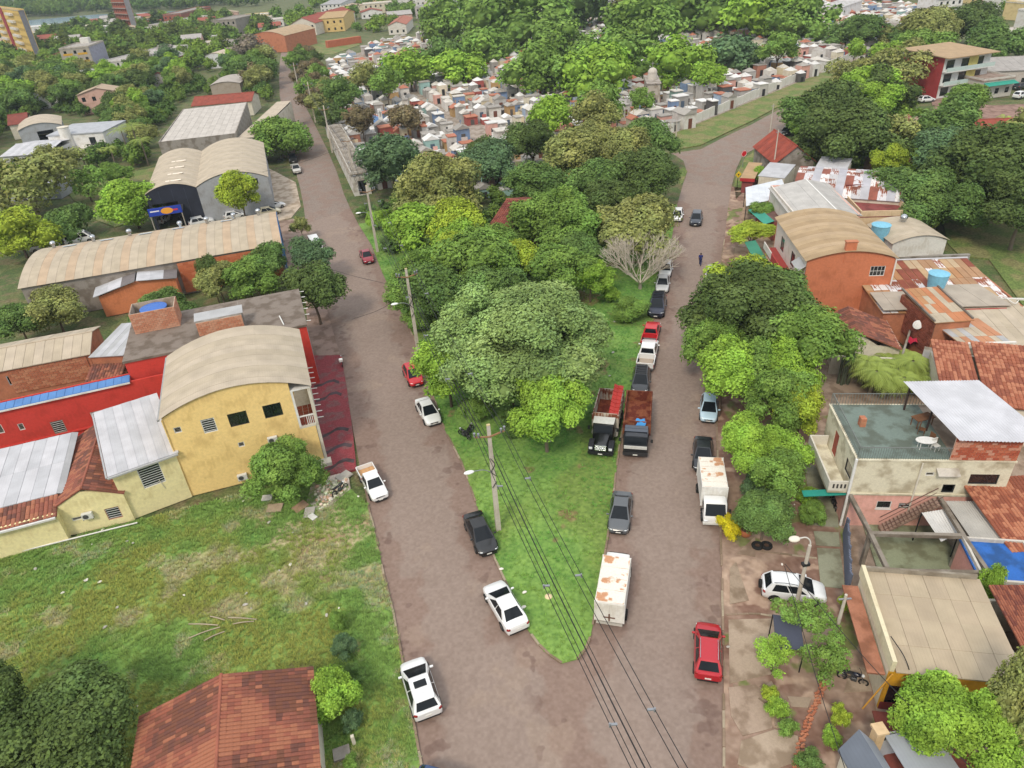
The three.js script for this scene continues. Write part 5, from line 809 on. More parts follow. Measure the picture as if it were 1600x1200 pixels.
{ // concrete flat roof building behind
const b = building('flat_roof_building', 'red building with stained concrete flat roof and brick water tank box', 'building', [-38.54,-62.65], [-21.37,-67.95], [-24.49,-77.21]);
walls(b, { h: 7.2, mat: C.red, mats: { b: C.conc, r: C.greyw, l: C.conc } }); const roof = flatRoof(b, 7.2, .25, C.slab, { over: .12 });
part(b.g, 'crack', beam(V(b.L * .62, 7.46, b.z0 + .3), V(b.L * .64, 7.46, b.z1 - .5), .05, .02), C.conc);
const q = b.pt(b.L * .16, b.z0 + 2.2);
// brick box round the blue tank
const bx = b.L * .035, ex = bx + 4.5, fz = b.z0 + 3.9, bz = b.z0 + .9;
for (const [w, m] of [[ex - bx, new THREE.Matrix4().makeTranslation(bx, 7.45, fz)], [fz - bz, new THREE.Matrix4().makeRotationY(Math.PI / 2).setPosition(ex, 7.45, fz)], [ex - bx, new THREE.Matrix4().makeRotationY(Math.PI).setPosition(ex, 7.45, bz)], [fz - bz, new THREE.Matrix4().makeRotationY(-Math.PI / 2).setPosition(bx, 7.45, bz)]]) { brickFace(b.g, m, w, 2.3, { budget: 75, bw: .45, bh: .23, seed: Math.round(w * 10), mats: [0xdc9c7c, 0xd49070, 0xe0a88a].map(c => paint(c, X.mottle)) }); }
tank(b.pt((bx + ex) / 2, (fz + bz) / 2), 7.46, 1.3, 2.0, 'blue water tank inside the brick box on the concrete roof', 0x3f6fc0);
// stair box
const sx = b.L * .40, se = sx + 4.6; brickFace(b.g, new THREE.Matrix4().makeTranslation(sx, 7.45, b.z1 - 2.2), se - sx, 1.5, { budget: 60, seed: 4, mats: [0xdc9c7c, 0xd49070, 0xe0a88a].map(c => paint(c, X.mottle)) });
part(b.g, 'stair_box', span(sx, se, 7.45, 8.95, b.z1 - 4.2, b.z1 - 2.31), C.conc); part(b.g, 'stair_box_lid', quadSlab(V(sx - .15, 8.98, b.z1 - 2.7), V(se + .15, 8.98, b.z1 - 2.7), V(se + .15, 9.2, b.z1 - 4.3), V(sx - .15, 9.2, b.z1 - 4.3), .06), C.zinc);
for (const [x, z, l] of [[b.L * .86, b.z1 - 3, 2.3]]) part(b.g, 'pipe', bar(V(x, 7.6, z), V(x + .3, 7.55, z + l), .07), frameW);
for (let i = 0; i < 6; i++) part(b.g, 'drain_spout', bar(V(b.L, 7.3, b.z0 + .5 + i * b.D / 6), V(b.L + .6, 7.25, b.z0 + .5 + i * b.D / 6), .045), paint(0xe8e8e4));
part(b.g, 'vent_pipe', cyl(.14, .14, .5, b.L * .53, 7.45, b.z1 - 1.4), frameW);
}
//#RB=-200,752,262,650,5.6
{ // long red wall building with blue roof strip
const b = building('red_building', 'long red-walled building with narrow blue roof strip and small windows', 'building', [-59.06,-54.84], [-34.82,-62.98], [-35.92,-64.67]);
walls(b, { h: 5.5, mat: C.red, holes: { f: [[9.38,3.03,0.49,1, 'vent'], [11.11,2.87,0.49,0.77, 'vent'], [13.76,1.58,1.14,1.46, 'louver', slatG], [17.43,1.49,1.06,1.6, 'louver']] } });
part(b.g, 'ledge', span(0, b.L, 1.4, 1.55, b.z1 + .001, b.z1 + .14), C.red);
sheets(b.g, V(-.2, 5.6, b.z1 + .2), V(b.L * .86, 5.6, b.z1 + .2), V(b.L * .86, 5.75, b.z1 - 1), V(-.2, 5.75, b.z1 - 1), C.blueStrip, { n: 30 });
part(b.g, 'fascia', beam(V(-.2, 5.5, b.z1 + .24), V(b.L * .86, 5.5, b.z1 + .24), .06, .16), paint(0xe6e6e2));
}
//#CA=172,740,272,705,5.2
{ // cream annex with white sheet roof
const b = building('cream_house', 'cream house with white sheet roof joined to the yellow building', 'house', [-33.93,-47.29], [-29.5,-49.81], [-34.36,-59.36]);
walls(b, { h: 5, mat: C.cream, holes: { f: [[1.86,2.55,1.79,2.23, 'louver']] } });
sheets(b.g, V(-.25, 5.1, b.z1 + .25), V(b.L + .3, 5.1, b.z1 + .25), V(b.L + .3, 5.5, b.z0), V(-.25, 5.5, b.z0), C.white, { tones: [C.white, C.white2], n: 7 });
part(b.g, 'gutter', beam(V(-.3, 5.0, b.z1 + .36), V(b.L + .2, 5.0, b.z1 + .36), .16, .14), paint(0xb0b2b2)); part(b.g, 'side_gutter', beam(V(-.36, 5.05, b.z1 + .3), V(-.36, 5.4, b.z0), .14, .14), paint(0xa8aaac));
part(b.g, 'stain_pipe', bar(V(b.L * .62, 3, b.z1 + .04), V(b.L * .66, 1.9, b.z1 + .04), .03), C.plaster);
}
{ // small clay roof between
const b = building('tiled_house', 'cream house with small red clay gable roof between the white roofs', 'house', [-38.87,-45.78], [-33.6,-47.21], [-38.14,-57.01]);
walls(b, { h: 2.9, mat: C.cream, tops: { f: [[0, 3], [b.L * .45, 4.2], [b.L, 3.1]], b: gableTop(b.L, 2.9, 4.3) }, holes: { f: [[b.L * .18, 1.4, .8, .35, 'vent'], [3.56,0.62,1.15,1.27, 'louver', plain(0xb8907a)]] } });
gableRoof(b, 3, 4.4, 'z', { over: .1, tiles: { budget: 150 } });
acUnit(b, b.L * .42, 1.5, 'white air conditioner on the cream wall below the small clay roof');
}
{ // white roofed house at the left edge
const b = building('white_roof_house', 'low cream house with white sheet roof at the left edge', 'house', [-46.73,-42.38], [-38.32,-45.17], [-42.24,-55.26]);
walls(b, { h: 3.1, mat: C.cream });
sheets(b.g, V(-.2, 3.6, b.z1 - 2.1), V(b.L, 3.6, b.z1 - 2.1), V(b.L + .2, 4.1, b.z0), V(-.2, 4.1, b.z0), C.white, { tones: [C.white, C.white2], n: 9, rows: 2 });
part(b.g, 'ridge_flashing', quadSlab(V(b.L + .02, 3.66, b.z1 - 2.1), V(b.L + .5, 3.5, b.z1 - 2.1), V(b.L + .7, 4.0, b.z0), V(b.L + .22, 4.16, b.z0), .04), C.zinc);
tileSlope(b, V(-.2, 2.95, b.z1 + .2), V(b.L + .1, 2.95, b.z1 + .2), V(b.L + .1, 3.5, b.z1 - 2.05), V(-.2, 3.5, b.z1 - 2.05), { budget: 140, seed: 12 });
part(b.g, 'gutter', beam(V(-.2, 2.9, b.z1 + .32), V(b.L, 2.9, b.z1 + .32), .2, .16), paint(0xdcdcda)); parapet(b, 2.3, .01, C.cream);
}
single('wall_pipe', 'long white pipe lying along the foot of the cream walls', 'pipe', bar(V(...[[-46.07,-42.86]].map(p => [p[0], .25, p[1]])[0]), V(...[[-33.08,-46.59]].map(p => [p[0], .25, p[1]])[0]), .07), paint(0xe4e4e0));
{ // boundary wall in front of the left edge house
const b = building('boundary_wall', 'stained grey and cream boundary wall at the left edge of the lot', 'wall', [-48.44,-42.46], [-40.55,-44.98], [-40.73,-45.22]);
part(b.g, 'wall', span(0, b.L, 0, 1.5, b.z0, b.z1), C.conc); part(b.g, 'coping', span(0, b.L, 1.5, 2.1, b.z0 + .05, b.z1 - .05), paint(0xe2d8b8, X.stain));
}
{ // brick building with beige roof, behind the red wall
const b = building('brick_house', 'low brick house with beige roof above the red wall at the left edge', 'house', [-63.04,-66.87], [-47.43,-71.36], [-49.56,-78.07]);
walls(b, { h: 4, mat: C.brick, holes: { f: [[7.52,2.05,0.8,1.21, 'void', C.zinc]] }, tops: { r: gableTop(b.D - .4, 4, 5) } });
const w = new THREE.Matrix4().makeTranslation(b.L * .48, 1, b.z1 + .08); brickFace(b.g, w, b.L * .5, 2.9, { budget: 150, bw: .6, bh: .3 });
gableRoof(b, 4, 5, 'x', { mat: C.beige, tones: roofTones, over: .25 });
}
{ // sheet and lattice strip between
const b = building('lean_to', 'white sheet lean-to beside the concrete roof building', 'shed', [-46.84,-70.55], [-42.98,-70.42], [-44.9,-77.66]);
walls(b, { h: 4, mat: C.brick }); sheets(b.g, V(-.1, 4.1, b.z1 + .2), V(b.L, 4.1, b.z1 + .2), V(b.L + .1, 4.5, b.z0), V(.4, 4.5, b.z0), C.zinc, { n: 6, tones: [C.zinc, C.white2] });
const s = thing('tile_stack', 'rows of red clay roof tiles on the low strip before the lean-to', 'tiles', b.pt(0, b.z1 + .3), b.g.rotation.y); tileSlope(s, V(.3, 2.4, 3), V(b.L + .4, 2.4, 3), V(b.L + .1, 3.2, 0), V(0, 3.2, 0), { budget: 110, nx: 12, ny: 9, seed: 31 }); part(s, 'support_wall', span(.3, b.L, 0, 2.3, .1, 2.7), C.brick);
}
//#LH=32,450,437,381,5
{ // long hall
const b = building('long_hall', 'long hall with beige barrel roof, skylights and turbine vents', 'hall', [-64.93,-90.08], [-32.31,-99.76], [-36.81,-114.69]);
walls(b, { h: 4.9, mat: C.orange, tops: { l: archTop(b.D - .4, 4.9, 1.1), r: archTop(b.D - .4, 4.9, 1.1) }, mats: { f: C.conc, r: paint(0x6f9cc8) } });
brickFace(b.g, new THREE.Matrix4().makeTranslation(b.L * .58, .2, b.z1 + .1), b.L * .41, 4.5, { budget: 280, bw: .75, bh: .4, mats: [0xc9744c, 0xbf6a44, 0xd0805a].map(c => paint(c, X.stain)), mortar: C.orange });
vault(b, 5, 1.15, 'x', C.beige, { tones: [C.beige, C.beige3, paint(0xc2ab90, X.sheet)], cols: 4, sheets: 30, over: .3 });
const yz = t => 5.06 + 1.15 * (1 - (2 * t - 1) ** 2);
[.10, .25, .41, .55, .76].forEach((f, i) => { const x = f * b.L, z = b.z0 + .2 * b.D; part(b.g, 'skylight', quadSlab(V(x, yz(.24) + .17, z + .6), V(x + 1.7, yz(.24) + .17, z + .6), V(x + 1.7, yz(.12) + .17, z - .8), V(x, yz(.12) + .17, z - .8), .07), paint(0xc8d4e0, null, .3)); });
[.06, .22, .37, .585, .70, .82, .93].forEach((f, i) => { const v = part(b.g, 'turbine_vent', [cyl(.25, .22, .5, f * b.L, yz(.2), b.z0 + .17 * b.D), new THREE.SphereGeometry(.42, 12, 8).scale(1, .8, 1).translate(f * b.L, yz(.2) + .7, b.z0 + .17 * b.D)], chromeM); });
part(b.g, 'front_frame', [span(b.L + .1, b.L + .35, 4.6, 5, b.z0 - .2, b.z1 + .2)], paint(0x5a8cc4)); for (let i = 0; i < 4; i++) part(b.g, 'front_post', span(b.L + .12, b.L + .32, 0, 4.6, b.z0 + i * (b.D - .2) / 3, b.z0 + i * (b.D - .2) / 3 + .2), paint(0x5a8cc4));
part(b.g, 'front_sign', span(b.L + .36, b.L + .42, 3, 4.4, b.z0 + b.D * .45, b.z0 + b.D * .62), plain(0x4a4a4c, .7));
}
{ // shed with two pale slopes
const b = building('orange_shed', 'orange walled shed with two striped pale roof slopes before the long hall', 'shed', [-55.04,-89.78], [-45.61,-92.96], [-46.81,-96.77]);
walls(b, { h: 3.3, mat: C.orange, tops: { f: [[0, 3], [b.L * .5, 4.2], [b.L, 3.6]] } });
sheets(b.g, V(-.6, 3.2, b.z1 + .4), V(b.L * .5, 4.4, b.z1 + .4), V(b.L * .5, 4.5, b.z0 - .2), V(-.6, 3.3, b.z0 - .2), C.zinc, { n: 3, rows: 3, tones: [C.white2, paint(0x7a7474, X.sheet), C.white] });
sheets(b.g, V(b.L * .52, 4.4, b.z1 + .4), V(b.L + .3, 3.8, b.z1 + .4), V(b.L + .3, 3.9, b.z0 - .2), V(b.L * .52, 4.5, b.z0 - .2), C.zinc, { n: 3, rows: 3, tones: [C.white, paint(0x7a7474, X.sheet), C.white2] });
}
//#GW=226,304,418,276,6.6
{ // grey warehouse with two barrel roofs
const b = building('grey_warehouse', 'grey warehouse with two beige barrel roofs and a dark blue workshop front', 'warehouse', [-61.61,-125.01], [-41.54,-130.82], [-49.74,-158.37]);
const xm = b.L * .41, ar = (a, e, r) => archTop(e - a, 6.5, r);
walls(b, { x1: xm, h: 6.5, mat: C.greyw, mats: { f: C.dkblue }, tops: { f: ar(0, xm, 1.2) }, sides: ['f', 'l', 'b'], holes: { f: [[.5, .1, 4.4, 4.6, 'void']] } });
walls(b, { x0: xm, h: 6.5, mat: C.greyw, tops: { f: ar(xm, b.L, 1.7), b: ar(xm, b.L, 1.7) }, sides: ['f', 'r', 'b'], holes: { f: [[2.6, 4, 1.4, .7, 'louver', slatG], [b.L - xm - 3.6, 5.6, 1.8, 1, 'void']], r: [[2, .2, 3.4, 3.6, 'gate']] } });
vault(b, 6.55, 1.2, 'z', C.beige, { x0: .1, x1: xm - .1, tones: roofTones, cols: 2, over: .1, back: -.5 }); vault(b, 6.55, 1.75, 'z', C.beige, { x0: xm, tones: roofTones, cols: 3, over: .15 });
for (let i = 0; i < 4; i++) part(b.g, 'skylight', span(xm * .42, xm * .72, 7.72, 7.8, b.z1 - 2.5 - i * b.D * .17, b.z1 - 1.9 - i * b.D * .17), paint(0xe8dccc, null));
for (let i = 0; i < 3; i++) part(b.g, 'wall_seam', span(.06 + xm * (i + 1) / 4, .1 + xm * (i + 1) / 4, .2, 6.8, b.z1 + .001, b.z1 + .03), plain(0x3c4456));
const sg = thing('shop_sign', 'blue workshop sign with an orange and white disc over the dark entrance', 'sign', b.pt(.2, b.z1 + 3.4), b.g.rotation.y);
part(sg, 'board', span(0, 5.4, 3.6, 4.9, -.1, .1), plain(0x1c3ea8, .5)); part(sg, 'disc', new THREE.CylinderGeometry(.75, .75, .04, 20).scale(1.35, 1, .7).rotateX(Math.PI / 2).translate(3, 4.25, .12), plain(0xe8a23a, .5)); part(sg, 'stripe', span(.3, 1.8, 4.3, 4.5, .1, .12), plain(0xe4e4ea, .5)); part(sg, 'stripe', span(3.9, 4.8, 4.1, 4.4, .1, .12), plain(0xc83a4a, .5));
for (const x of [.15, 5.25]) part(sg, 'post', span(x - .08, x + .08, 0, 3.6, -.08, .08), plain(0x9a968e, .7)); part(sg, 'awning', quadSlab(V(0, 3.6, .1), V(5.4, 3.6, .1), V(5.4, 4.1, -3.3), V(0, 4.1, -3.3), .06), plain(0x2a2a2e, .8));
}
{ // big pale warehouse behind
const b = building('pale_warehouse', 'large pale flat-roofed warehouse with stained concrete wall', 'warehouse', [-72.99,-161.69], [-57.06,-165.04], [-67.82,-202.64]);
walls(b, { h: 7.6, mat: paint(0x9c968e, X.grime) }); sheets(b.g, V(.2, 7.3, b.z1 - .25), V(b.L - .2, 7.3, b.z1 - .25), V(b.L - .2, 7.5, b.z0 + .25), V(.2, 7.5, b.z0 + .25), paint(0xcac4bc, X.sheet), { n: 12, rows: 3, tones: [paint(0xcac4bc, X.sheet), paint(0xc4beb6, X.sheet)] });
const c = building('pale_annex', 'narrow pale roofed annex right of the large pale warehouse', 'warehouse', [-57.07,-165.46], [-53.37,-165.52], [-64.94,-205.34]); walls(c, { h: 6.3, mat: C.plaster, holes: { f: [[.4, 3.2, 3, 2, 'void']] } }); sheets(c.g, V(-.1, 6.4, c.z1 + .2), V(c.L, 6.4, c.z1 + .2), V(c.L, 6.7, c.z0), V(-.1, 6.7, c.z0), C.beige2, { n: 4, rows: 3 });
const d = building('red_roof_house', 'low red-roofed house right behind the large pale warehouse', 'house', [-88.23,-224.56], [-71.16,-225.89], [-74.68,-237.35]); walls(d, { h: 4, mat: C.plaster, tops: { l: gableTop(d.D - .4, 4, 5.5), r: gableTop(d.D - .4, 4, 5.5) } }); gableRoof(d, 4, 5.5, 'x', { mat: paint(0x9a4a38, X.mottle), n: 12 });
}
{ // near tiled roof, bottom left
const b = building('tiled_house', 'house with weathered red clay gable roof at the bottom left', 'house', [-11.64,-19.96], [-13.95,-28.8], [-23.64,-26.18]);
walls(b, { h: 2.6, mat: C.plaster, tops: { l: gableTop(b.D - .4, 2.6, 4.2), r: gableTop(b.D - .4, 2.6, 4.2) }, holes: { f: [[2, 1, 1.2, 1, 'dark']] } });
gableRoof(b, 2.6, 4.2, 'x', { over: .1, tiles: { budget: 290, nx: 36, ny: 14, tone: (u, v, r) => { const n = fbm(u * 4 + 3, v * 3 + 8, 3) + (r() - .5) * .22; if (r() < .07) return 2; return n > .64 ? 2 : n > .56 ? 0 : n > .48 ? 4 : n > .4 ? 1 : r() < .5 ? 3 : 5; } } });
const p = thing('concrete_pillar', 'small concrete base and post beside the near tiled roof', 'pillar', [-11.81,-24.58], .3); part(p, 'base', box(1, .3, .8, 0, .15, 0), C.conc); part(p, 'post', box(.2, .9, .2, .8, .45, -.4), C.plaster);
}
{ // white modern house and neighbours
const b = building('white_house', 'white modern house with a rounded tower among the left-hand trees', 'house', [-111.54,-187.92], [-97.6,-187.66], [-104.12,-200.64]);
walls(b, { h: 5.5, mat: paint(0xe2e2e0), holes: { f: [[1, 3.4, 2, .4, 'dark'], [b.L * .72, 2.6, 1.6, 2, 'dark'], [b.L * .78, .2, 2.4, 2.2, 'void']] } }); flatRoof(b, 5.5, .25, paint(0xb4b8be, X.sheet), { over: .2 });
part(b.g, 'tower', new THREE.CylinderGeometry(1.3, 1.3, 7.4, 20).translate(b.L * .34, 3.7, b.z1 + .2), paint(0xe4e2dc)); part(b.g, 'tower_cap', cyl(1.4, 1.4, .15, b.L * .34, 7.4, b.z1 + .2, 20), C.plaster); part(b.g, 'porch', span(b.L * .45, b.L * .8, 0, 2.6, b.z1 + .01, b.z1 + 2.4), paint(0xd8d4cc));
const c = building('white_roof_house', 'low house with wide white sheet roofs left of the white modern house', 'house', [-116.77,-175.62], [-106.08,-175.52], [-114.87,-190.63]); walls(c, { h: 3.9, mat: paint(0xd4d6d8) }); gableRoof(c, 4, 5, 'x', { mat: C.white, tones: [C.white, C.white2] });
const d = building('barrel_shed', 'shed with white barrel roof behind the white modern house', 'shed', [-129.43,-205.78], [-120.06,-210.51], [-127.64,-223.04]); walls(d, { h: 4, mat: C.greyw, tops: { f: archTop(d.L, 4, 1.3), b: archTop(d.L, 4, 1.3) }, holes: { f: [[d.L * .4, .2, 4, 3, 'void']] } }); vault(d, 4, 1.3, 'z', C.beige2, { cols: 2 });
const e = building('white_shed', 'white sheet shed in front of the white modern house', 'shed', [-91.47,-150.6], [-91.23,-156.13], [-101.91,-172.48]); walls(e, { h: 3, mat: C.greyw }); sheets(e.g, V(0, 3.1, e.z1), V(e.L, 3.1, e.z1), V(e.L, 3.6, e.z0), V(0, 3.6, e.z0), C.white, { n: 4 });
const f = building('red_roof_house', 'small red-roofed house at the left edge behind the white roofs', 'house', [-137.23,-215.31], [-133.17,-217.25], [-140.51,-230.12]); walls(f, { h: 4, mat: C.plaster }); gableRoof(f, 4, 5.6, 'x', { mat: paint(0x8a4234, X.mottle) });
}
// ---------- right side of the right street ----------
//#TH=1340,718,1588,721,6.6
{ // terrace house
const b = building('terrace_house', 'two-storey cream and pink house with green roof terrace', 'house', [25.13,-40.46], [35.96,-38.97], [27.25,-47.5]);
const pinkB = paint(0xe6b0a4), creamS = paint(0xe0dac2, X.grime), x1 = b.L;
walls(b, { h: 3.3, mat: pinkB, holes: { f: [[2.21,1.82,1.09,0.76, 'glass'], [3.83,1.86,0.91,0.56, 'louver', slatG]] } });
walls(b, { y0: 3.3, h: 6.5, mat: creamS, holes: { f: [[5.05,5.12,0.62,0.36, 'vent'], [6.53,3.54,0.88,0.8, 'void'], [8.19,4.41,2.02,0.94, 'dark']], l: [[2.2, 3.5, 1, 2.2, 'door', paint(0x9a4a38)], [5.4, 4.2, 1.4, 1.2, 'dark']] } });
flatRoof(b, 6.5, .12, creamS, { over: .08 }); const tx = b.L * .62;
part(b.g, 'terrace_floor', span(.12, tx, 6.62, 6.65, b.z0 + .1, b.z1 - .12), paint(0x74847c, X.grime)); part(b.g, 'terrace_floor', span(tx, b.L - .1, 6.62, 6.645, b.z0 + .1, b.z1 - .12), paint(0xa89888, X.grime));
part(b.g, 'ledge', span(-.05, b.L + .05, 3.25, 3.4, b.z1, b.z1 + .12), creamS);
// railing round the terrace
const post = plain(0x6f7472, .6), rl = part(b.g, 'railing', [beam(V(0, 7.7, b.z1 - .05), V(tx, 7.7, b.z1 - .05), .05, .05), beam(V(.05, 7.7, b.z0), V(.05, 7.7, b.z1), .05, .05), beam(V(0, 7.7, b.z0 + .05), V(b.L * .75, 7.7, b.z0 + .05), .05, .05)], post);
for (let i = 0; i <= 40; i++) part(rl, 'rail_bar', span(tx * i / 40 - .012, tx * i / 40 + .012, 6.6, 7.7, b.z1 - .07, b.z1 - .04), post); for (let i = 0; i <= 30; i++) part(rl, 'rail_bar', span(.03, .06, 6.6, 7.7, lerp(b.z0, b.z1, i / 30) - .012, lerp(b.z0, b.z1, i / 30) + .012), post); for (let i = 0; i <= 36; i++) part(rl, 'rail_bar', span(b.L * .75 * i / 36 - .012, b.L * .75 * i / 36 + .012, 6.6, 7.7, b.z0 + .03, b.z0 + .06), post);
// orange lattice block wall and white canopy
const lx = b.L * .585; brickFace(b.g, new THREE.Matrix4().makeTranslation(lx, 6.65, b.z1), b.L - lx, 2.1, { budget: 280, bw: .42, bh: .24, mats: [0xc86a4c, 0xd27a5a, 0xbd5f44, 0xdca088].map(c => paint(c, X.mottle)), mortar: paint(0xd8b8a4, X.grime) });
const pp = [V(b.L * .46, 9.1, b.z0 + .4), V(b.L * .98, 9.1, b.z0 + .2), V(b.L + 1.6, 8.8, b.z1 + .7), V(b.L * .58, 8.8, b.z1 + .5)];
part(b.g, 'canopy_sheet', corrugated(pp[3], pp[2], pp[1], pp[0], 26, .035), paint(0xcfd1d8, X.sheet, .5)); for (const [x, z] of [[b.L * .62, b.z1 - .3], [b.L * .5, b.z0 + .8], [b.L - .2, b.z1 - .2], [b.L - .2, b.z0 + .6], [b.L * .56, (b.z0 + b.z1) / 2]]) part(b.g, 'canopy_post', span(x - .06, x + .06, 6.62, 8.78, z - .06, z + .06), plain(0x3a2c28, .7)); part(b.g, 'canopy_beam', [beam(V(b.L * .6, 8.72, b.z1), V(b.L + .9, 8.72, b.z1), .1, .12)], plain(0x4a4442, .7));
// balcony on the street side
part(b.g, 'balcony_slab', span(-1.5, -.001, 3.1, 3.3, b.z0 + 1, b.z1 - .3), creamS); for (const q of [span(-1.5, -1.38, 3.3, 4.2, b.z0 + 1, b.z1 - .3), span(-1.38, 0, 3.3, 4.2, b.z1 - .42, b.z1 - .3), span(-1.38, 0, 3.3, 4.2, b.z0 + 1, b.z0 + 1.12)]) part(b.g, 'balcony_wall', q, paint(0xd8d4c8, X.stain));
for (let i = 0; i < 4; i++) part(b.g, 'slot_shade_plate', span(-1.2 + i * .28, -1.06 + i * .28, 3.55, 3.95, b.z1 - .3, b.z1 - .285), darkGreyM);  // dark plates on the solid balcony wall, painting the shade inside its slots
for (const [z, w] of [[b.z1 - .9, 2.4], [b.z0 + 1.6, 2]]) part(b.g, 'awning', quadSlab(V(-3.2, 2.75, z), V(-.02, 3.0, z), V(-.02, 3.0, z + .7), V(-3.2, 2.75, z + .7), .05), paint(0x2a9c8c, X.sheet));
part(b.g, 'drainpipe', bar(V(-.1, .1, b.z1 + .1), V(-.1, 6.7, b.z1 + .1), .1, 10), paint(0xe4e4e2)); part(b.g, 'drainpipe', bar(V(b.L * .42, .4, b.z1 + .1), V(b.L * .42, 6.4, b.z1 + .1), .06, 8), paint(0xd8d2c4)); part(b.g, 'window_hood', quadSlab(V(b.L * .52, 5.9, b.z1), V(b.L * .66, 5.9, b.z1), V(b.L * .66, 5.6, b.z1 + .6), V(b.L * .52, 5.6, b.z1 + .6), .06), paint(0xc8c2b8, X.grime));
// outside stair
const st = part(b.g, 'stair', quadSlab(V(b.L * .24, .25, b.z1 + .3), V(b.L * .24, .25, b.z1 + 1.2), V(b.L * .56, 3.3, b.z1 + 1.2), V(b.L * .56, 3.3, b.z1 + .3), .12), paint(0x8a7468, X.grime)); for (let i = 0; i < 15; i++) part(st, 'stair_tread', span(lerp(b.L * .24, b.L * .56, i / 15), lerp(b.L * .24, b.L * .56, (i + 1) / 15), lerp(.25, 3.3, i / 15), lerp(.25, 3.3, i / 15) + .2, b.z1 + .32, b.z1 + 1.18), paint(0x9a8274, X.grime)); for (const z of [.28, 1.22]) part(st, 'stair_rail', [beam(V(b.L * .24, 1.2, b.z1 + z), V(b.L * .56, 4.2, b.z1 + z), .05, .05), beam(V(b.L * .24, .7, b.z1 + z), V(b.L * .56, 3.75, b.z1 + z), .03, .03)], plain(0x6a5048, .8));
// things on the terrace
const T = (n, l, c, x, z, t = 0) => thing(n, l, c, b.pt(x, z), b.g.rotation.y + t, undefined, 6.65);
const tb = T('table', 'white oval table on the roof terrace', 'table', b.L * .47, b.z1 - 1.4); part(tb, 'table_top', new THREE.CylinderGeometry(.75, .75, .05, 20).scale(1, 1, .6).translate(0, .74, 0), paint(0xdcdcd8)); for (const [x, z] of [[-.4, -.2], [.4, -.2], [-.4, .2], [.4, .2]]) part(tb, 'leg', bar(V(x, 0, z), V(x, .72, z), .03), frameW);
for (const [x, z, t, l] of [[.53, 1.2, .4, 'white chair beside the oval terrace table'], [.55, 2.1, 2, 'dark chair behind the oval terrace table'], [.51, 3.2, 1, 'dark chair in the middle of the covered terrace']]) { const c = T('chair', l, 'chair', b.L * x, b.z1 - z, t), m = l.startsWith('white') ? paint(0xd8d8d4) : woodM; part(c, 'seat', box(.45, .05, .45, 0, .45, 0), m); part(c, 'backrest', box(.45, .5, .05, 0, .72, -.2), m); for (const [a, e] of [[-.2, -.2], [.2, -.2], [-.2, .2], [.2, .2]]) part(c, 'leg', bar(V(a, 0, e), V(a, .44, e), .02), m); }
const bin = T('brick_pile', 'small stack of orange blocks on the green terrace', 'bricks', b.L * .14, b.z1 - 4.4); for (let i = 0; i < 6; i++) part(bin, 'block', box(.42, .24, .24, (i % 2) * .02, .13 + .26 * Math.floor(i / 2), (i % 2) * .27), brickMats[i % 4]);
const junk = T('wooden_table', 'brown wooden table under the white canopy', 'table', b.L * .55, b.z1 - 4.4, .4); part(junk, 'table_top', box(1.6, .06, .8, 0, .75, 0), woodM); for (const [x, z] of [[-.7, -.3], [.7, -.3], [-.7, .3], [.7, .3]]) part(junk, 'leg', bar(V(x, 0, z), V(x, .73, z), .04), woodM);
}
{ // concrete ring beam over the courtyard
const P = { a: [24.82,-36.25], b: [30.97,-35.37], c: [30.7,-31.94], d: [24.38,-32.72], e: [25.18,-40.49], f: [31.49,-39.36] }, g = thing('concrete_frame', 'bare concrete beam frame over the green courtyard below the pink house', 'frame'), cm = paint(0x8f877c, X.grime), v = (p, y = 3.2) => V(p[0], y, p[1]);
[['a', 'b'], ['b', 'c'], ['c', 'd'], ['d', 'a'], ['a', 'e'], ['b', 'f']].forEach(([p, q], i) => part(g, 'beam', beam(v(P[p], 3.2 + .003 * i), v(P[q], 3.2 + .003 * i), .28, .3), cm)); for (const k of 'abcde') part(g, 'column', span(P[k][0] - .14, P[k][0] + .14, 0, 3.05, P[k][1] - .14, P[k][1] + .14), cm);
structure('courtyard', prism([[26.89,-40.9],[35.3,-40.01],[34.17,-34.19],[25.52,-34.84]], -.1, .14), paint(0x8c9478, X.grime), 'green stained courtyard floor inside the concrete frame');
const s = thing('zinc_awning', 'corrugated white zinc awning leaning in the courtyard frame', 'awning'); const q = [[29.6,-38.2], [31.53,-38.42], [31.43,-36.33], [29.76,-35.66]].map((p, i) => V(p[0], i < 2 ? 2.95 : 2.5, p[1])); part(s, 'sheet', corrugated(q[0], q[1], q[2], q[3], 9, .04), paint(0xd8d8d6, X.sheet)); part(s, 'support', bar(V(q[0].x, 0, q[0].z), q[0], .05), trimM); part(s, 'support', bar(V(q[2].x, 0, q[2].z), q[2], .05), trimM);
const h = building('zinc_lean_to', 'grey corrugated lean-to between the concrete frame and the orange tiled roof', 'shed', [31.7,-34.74], [33.6,-34.49], [33.64,-38.64]); walls(h, { h: 2.8, mat: C.conc }); part(h.g, 'roof_sheet', corrugated(V(-.2, 3.0, h.z1), V(h.L, 3.0, h.z1), V(h.L - .4, 3.3, h.z0), V(-.6, 3.3, h.z0), 12, .035), paint(0xb8b6b0, X.sheet));
const bl = building('blue_wall_house', 'flat bright blue roof behind the creeper at the right edge', 'house', [29.99,-31.3], [33.84,-30.5], [35.99,-34.18]); walls(bl, { h: 2.9, mat: paint(0xd09a90) }); flatRoof(bl, 2.9, .15, paint(0x2e6cc0, X.grime), { over: .1 }); parapet(bl, 3.05, .3, paint(0xc8c4bc, X.stain));
}
